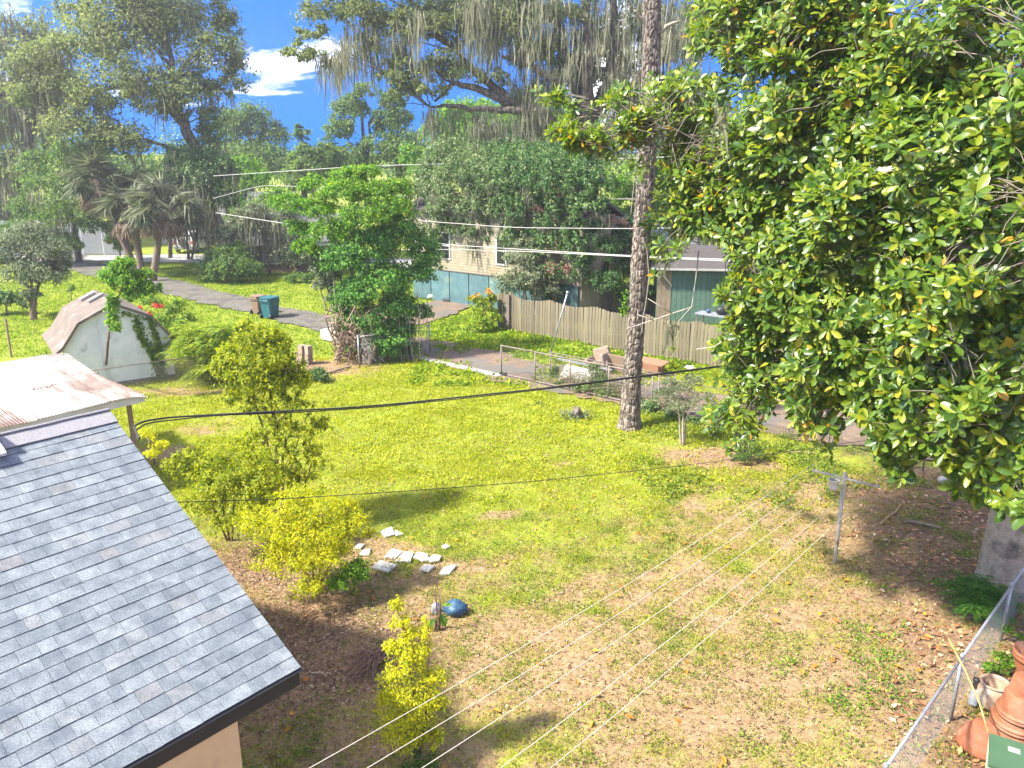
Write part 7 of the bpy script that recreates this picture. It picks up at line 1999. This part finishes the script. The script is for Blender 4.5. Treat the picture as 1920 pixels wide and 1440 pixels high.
mb = MB(); P = np.array([GA + gd * rng.uniform(2.4, 5.6) + off * rng.uniform(0.2, 1.1) + UP * abs(rng.normal()) * 0.3 for _ in range(1500)]); T, N = orient(np.repeat(UP[None], 1500, 0)); mb.leaves(P, T, N, 0.1, 0.04, L_DIA); mb.build("leaves", M['mid'], tg2)
# table with clutter behind the picket fence
tb = np.array([9.15, 35.6, 0.0])
tt_ = thing("work_table", "pale table standing behind the picket fence at the magnolia's edge", "table", tb)
MB().box(tb + UP * 1.45, (1.6, 0.7, 0.06), [wd, np.array([wd[1], -wd[0], 0]), UP]).build("table_top", M['metalroofgrey'], tt_)
for a_ in (-0.7, 0.7):
    for b__ in (-0.3, 0.3):
        MB().box(tb + wd * a_ + np.array([wd[1], -wd[0], 0]) * b__ + UP * 0.71, (0.06, 0.06, 1.42)).build("leg", M['darkwood'], tt_)
lump("blue_can", "small blue can on the pale table behind the fence", "can", tb + wd * -0.3 + UP * 1.57, (0.11, 0.11, 0.10), 'blue', 2, amp=0.05)
lump("dark_bucket", "dark covered lump on the pale table behind the fence", "bucket", tb + wd * 0.35 + UP * 1.66, (0.3, 0.25, 0.2), 'black', 4, amp=0.2)
# dark bin and pale sack at the left house corner, seen under the thicket
lump("pale_sack", "pale sack on the side drive in front of the teal skirting", "sack", G(814, 561) + UP * 0.18, (0.42, 0.3, 0.22), 'rock', 11, amp=0.2)
lump("dark_sack", "dark heap beside the pale sack under the teal skirting", "heap", G(846, 566) + UP * 0.1, (0.5, 0.3, 0.14), 'black', 12, amp=0.3)


# ------------------------------------------------------------------ cables
def cable(name, label, pts, r, m, sag=0.0, group=None):
    p = np.array(pts); k = np.arange(len(p)); q = np.linspace(0, len(p) - 1, 14 * (len(p) - 1))
    # smooth curve through the measured points
    C = np.stack([np.interp(q, k, p[:, i]) for i in range(3)], -1)
    ker = np.ones(7) / 7
    for i in range(3):
        C[:, i] = np.convolve(np.pad(C[:, i], 3, 'reflect', reflect_type='odd'), ker, 'valid')
    return tag(MB().tube(C, r, 6).build(name, M[m], smooth=True), label, "cable", group)


att = HE + (HR - HE) * 0.865 + AX * 0.02
cable("service_cable", "thick black twisted cable crossing from the house roof in front of the pine", [D(262, 822, att[1]), D(250, 800, att[1] + 0.35), D(268, 790, att[1] + 0.75), D(320, 782, 12.2), D(700, 762, 14.4), D(1030, 727, 17.4), D(1390, 681, 20.5), D(1750, 630, 24)], 0.016, 'cable')
cable("service_cable", "second strand of the black cable twisted along the first", [D(259, 826, att[1]), D(254, 808, att[1] + 0.3), D(274, 793, att[1] + 0.8), D(400, 779, 12.6), D(560, 773, 13.5), D(700, 764, 14.4), D(860, 748, 15.9), D(1030, 729, 17.4), D(1390, 683, 20.5), D(1750, 632, 24)], 0.011, 'cable')
cable("phone_cable", "thin dark cable running from the roof edge low over the lawn", [HE + (HR - HE) * 0.60, D(520, 936, 11.8), D(760, 921, 13), D(1000, 903, 14.6), D(1310, 870, 17), D(1700, 815, 20.5)], 0.007, 'cable')
cable("power_line", "topmost pale power line crossing behind the trees at centre", [D(400, 330, 56), D(690, 311, 50), D(850, 307, 48), D(1210, 296, 44), D(1500, 285, 40)], 0.022, 'cablegrey', group="power lines behind the lane")
cable("power_line", "power line running just above the vine-covered house's roofline", [D(400, 372, 56), D(500, 345, 54), D(760, 368, 48), D(1000, 374, 44), D(1400, 372, 40)], 0.018, 'cablegrey', group="power lines behind the lane")
cable("power_line", "power line crossing the vines above the cream house's window", [D(720, 408, 44), D(800, 415, 42), D(960, 427, 40), D(1190, 429, 38), D(1500, 421, 34)], 0.02, 'cablegrey', group="power lines behind the lane")
cable("power_line", "upper of the two thick pale lines ending behind the pine trunk", [D(405, 399, 54), D(520, 417, 50), D(700, 442, 46), D(840, 459, 43), D(1000, 469, 40), D(1190, 480, 37), D(1500, 492, 33)], 0.022, 'cablegrey', group="power lines behind the lane")
cable("power_line", "lower of the two thick pale lines ending behind the pine trunk", [D(640, 470, 46), D(840, 467.5, 43), D(1000, 472, 40), D(1190, 481.5, 37), D(1500, 496, 33)], 0.022, 'cablegrey', group="power lines behind the lane")


# ------------------------------------------------------------------ grass, weeds and fallen leaves
def scatter(n, x0, x1, y0, y1):
    x = rng.uniform(x0, x1, n); y = rng.uniform(y0, y1, n)
    pr_x = 960 + F * x / (y * CP + H * SP)
    ok = (pr_x > -60) & (pr_x < 1980)
    return x[ok], y[ok]


SEG = lambda p, a, b: np.abs((p[0] - a[0]) * -(b - a)[1] + (p[1] - a[1]) * (b - a)[0]) / np.linalg.norm(b - a)


def on_road(x, y):
    a, b = G(900, 678)[:2], G(1800, 840)[:2]
    d = np.abs(-(x - a[0]) * (b - a)[1] + (y - a[1]) * (b - a)[0]) / np.linalg.norm(b - a)
    r = (d < 1.5 + 0.5 * (fbm(x * 0.9, y * 0.9, 8) - 0.5)) & (x > -1.5)
    pts = [lane[i][:2] for i in range(len(lane))]
    for p, q in zip(pts[:-1], pts[1:]):
        v = q - p; t = np.clip(((x - p[0]) * v[0] + (y - p[1]) * v[1]) / (v @ v), 0, 1)
        r |= np.hypot(x - p[0] - v[0] * t, y - p[1] - v[1] * t) < 1.2 + 0.4 * (fbm(x * 0.9, y * 0.9, 8) - 0.5)
    for p, q in ((G(740, 645)[:2], G(900, 678)[:2]), (G(760, 600)[:2], G(860, 566)[:2])):
        v = q - p; t = np.clip(((x - p[0]) * v[0] + (y - p[1]) * v[1]) / (v @ v), 0, 1)
        r |= np.hypot(x - p[0] - v[0] * t, y - p[1] - v[1] * t) < 1.45
    return r & (fbm(x * 1.4 + 3, y * 1.4, 93, 3) < 0.60)


def blades(name, label, n, area, hgt, wid, m, lean=0.6, thr=0.0, power=1.3, invert=False, cat="grass", maxd=1.0, noise_s=2.2):
    x, y = scatter(n, *area)
    g, lit = cover(x, y)
    p = np.clip(g, 0, 1) ** power
    if invert:
        p = np.clip(1 - g, 0, 1) * np.clip(1 - lit, 0.2, 1)
    p = p * (0.35 + 1.3 * sstep(0.35, 0.65, fbm(x * noise_s, y * noise_s, 41, 3)))
    ok = (rng.uniform(size=len(x)) < p * maxd) & ~on_road(x, y)
    x, y = x[ok], y[ok]
    k = len(x)
    P = np.stack([x, y, np.full(k, -0.02) + 0.05 * (fbm(x * 0.35, y * 0.35, 5) - 0.5) + 0.03 * (fbm(x * 1.7, y * 1.7, 6) - 0.5) - 0.008], -1)
    T = unit(np.stack([rng.normal(size=k) * lean, rng.normal(size=k) * lean, np.ones(k)], -1))
    N = unit(np.cross(T, runit(k)))
    h = hgt * rng.uniform(0.5, 1.4, k) * (0.7 + 0.6 * fbm(x * 0.8, y * 0.8, 51))
    o = MB().leaves(P, T, N, h, wid * rng.uniform(0.7, 1.3, k), L_TRI).build(name, M[m], kind='stuff')
    o["label"] = label; o["category"] = cat
    return o


blades("lawn_grass", "lime green grass growing over the near yard", 370000, (-9, 11, 7, 21), 0.085, 0.012, 'grass', 0.75, power=1.2)
blades("lawn_grass", "lush green grass in the middle of the yard", 270000, (-15, 9, 20, 33.5), 0.09, 0.022, 'grass', 0.7)
blades("lawn_grass", "green grass on the lawns beside the lane", 200000, (-34, 12, 33.5, 64), 0.14, 0.045, 'grassgreen', 0.7)
blades("dry_grass", "pale dry blades mixed through the whole lawn", 190000, (-14, 11, 7, 33), 0.075, 0.016, 'straw', 1.0, power=0.5, maxd=0.5, noise_s=1.1)
blades("dry_grass", "straw-coloured dead grass on the bare parts of the yard", 330000, (-9, 11, 7, 21), 0.065, 0.011, 'straw', 1.6, invert=True)


def sprigs(name, label, n, area, m, size, spread, per, thr=0.0, litter=False, cat="weeds", dmul=1.0, keep=None):
    x, y = scatter(n, *area)
    g, lit = cover(x, y)
    p = lit if litter else np.clip(0.15 + 0.9 * sstep(0.35, 0.7, fbm(x * 1.3, y * 1.3, 61, 3)), 0, 1) * np.clip(g * 1.2 + 0.15, 0, 1)
    ok = (rng.uniform(size=len(x)) < p * dmul) & ~on_road(x, y)
    if keep is not None:
        ok &= keep(x, y)
    x, y = x[ok], y[ok]
    k = len(x)
    c = np.repeat(np.stack([x, y], -1), per, 0) + rng.normal(size=(k * per, 2)) * spread
    z = 0.05 * (fbm(c[:, 0] * 0.35, c[:, 1] * 0.35, 5) - 0.5) + 0.03 * (fbm(c[:, 0] * 1.7, c[:, 1] * 1.7, 6) - 0.5)
    if litter:
        z = z - 0.012 + np.abs(rng.normal(size=k * per)) * 0.02
        N = unit(UP + 0.45 * runit(k * per)); T = unit(np.cross(N, runit(k * per)))
    else:
        z = z + rng.uniform(-0.02, 0.07, k * per)
        N = unit(UP + 0.8 * runit(k * per)); T = unit(np.cross(N, runit(k * per)) + 0.3 * UP)
    P = np.stack([c[:, 0], c[:, 1], z], -1)
    L = size * rng.uniform(0.55, 1.4, k * per)
    o = MB().leaves(P, T, N, L, L * (0.5 if litter else 0.55), L_DIA).build(name, M[m], kind='stuff')
    o["label"] = label; o["category"] = cat


sprigs("weeds", "small broad-leaved weeds all over the near lawn", 22000, (-8, 11, 7, 18), 'weed', 0.042, 0.055, 9)
sprigs("weeds", "fresh green weeds along the right side near the fence", 3000, (4, 11, 8, 17), 'bright', 0.06, 0.09, 14, keep=lambda x, y: ((x - 9.3) * 0.72 - (y - 13.1) * 0.69 < 0) & ((x - 9.3) * 0.72 - (y - 13.1) * 0.69 > -2.6) & (fbm(x * 1.1, y * 1.1, 71, 3) > 0.52))
sprigs("weeds", "taller weeds under the magnolia along the lane fence", 5200, (3.5, 13, 16, 26), 'weed', 0.085, 0.12, 12, keep=lambda x, y: fbm(x * 0.8, y * 0.8, 73, 3) > 0.50)
sprigs("weeds", "long grass and weeds below the picket fence", 4500, (-4, 12, 29, 42), 'grassgreen', 0.16, 0.12, 8)
sprigs("weeds", "bright low weeds scattered over the middle lawn", 9000, (-14, 8, 18, 32), 'grass', 0.07, 0.09, 8)
sprigs("leaf_litter", "brown fallen leaves under the shrubs and along the house", 75000, (-9, 3, 7, 33), 'litter', 0.06, 0.05, 2, litter=True, cat="fallen leaves")
sprigs("leaf_litter", "orange-brown magnolia leaves fallen along the right-hand fence", 24000, (3, 16, 7, 23), 'litterorange', 0.115, 0.05, 1, litter=True, cat="fallen leaves")
x, y = scatter(14000, -8, 12, 7, 24)
k = len(x)
P = np.stack([x, y, np.full(k, 0.015)], -1); N = unit(UP + 0.5 * runit(k)); T = unit(np.cross(N, runit(k)))
o = MB().leaves(P, T, N, 0.055 * rng.uniform(0.5, 1.5, k), 0.035, L_DIA).build("leaf_litter", M['litter'], kind='stuff'); o["label"] = "stray pale dead leaves over the near yard"; o["category"] = "fallen leaves"
x, y = scatter(150, -4, 10, 7.5, 20)
k = len(x)
P = np.stack([x, y, np.full(k, 0.035)], -1); N = unit(UP + 0.6 * runit(k)); T = unit(np.cross(N, runit(k)))
o = MB().leaves(P, T, N, 0.14 * rng.uniform(0.6, 1.2, k), 0.075, L_FOLD).build("leaf_litter", M['orange'], kind='stuff'); o["label"] = "single orange magnolia leaves lying on the open yard"; o["category"] = "fallen leaves"
# ------------------------------------------------------------------ hazy morning air
def build_haze():
    m = bpy.data.materials.new("haze_air"); m.use_nodes = True
    n, l = m.node_tree.nodes, m.node_tree.links
    n.clear()
    out = n.new("ShaderNodeOutputMaterial")
    pv = n.new("ShaderNodeVolumePrincipled")
    pv.inputs["Color"].default_value = (0.93, 0.95, 0.97, 1)
    pv.inputs["Density"].default_value = HAZE
    pv.inputs["Anisotropy"].default_value = 0.55
    l.new(pv.outputs[0], out.inputs["Volume"])
    b = MB().box((0, 45, 14.0), (300, 260, 32.0))
    b.build("haze", m, kind='stuff')


HAZE = 0.0011
build_haze()
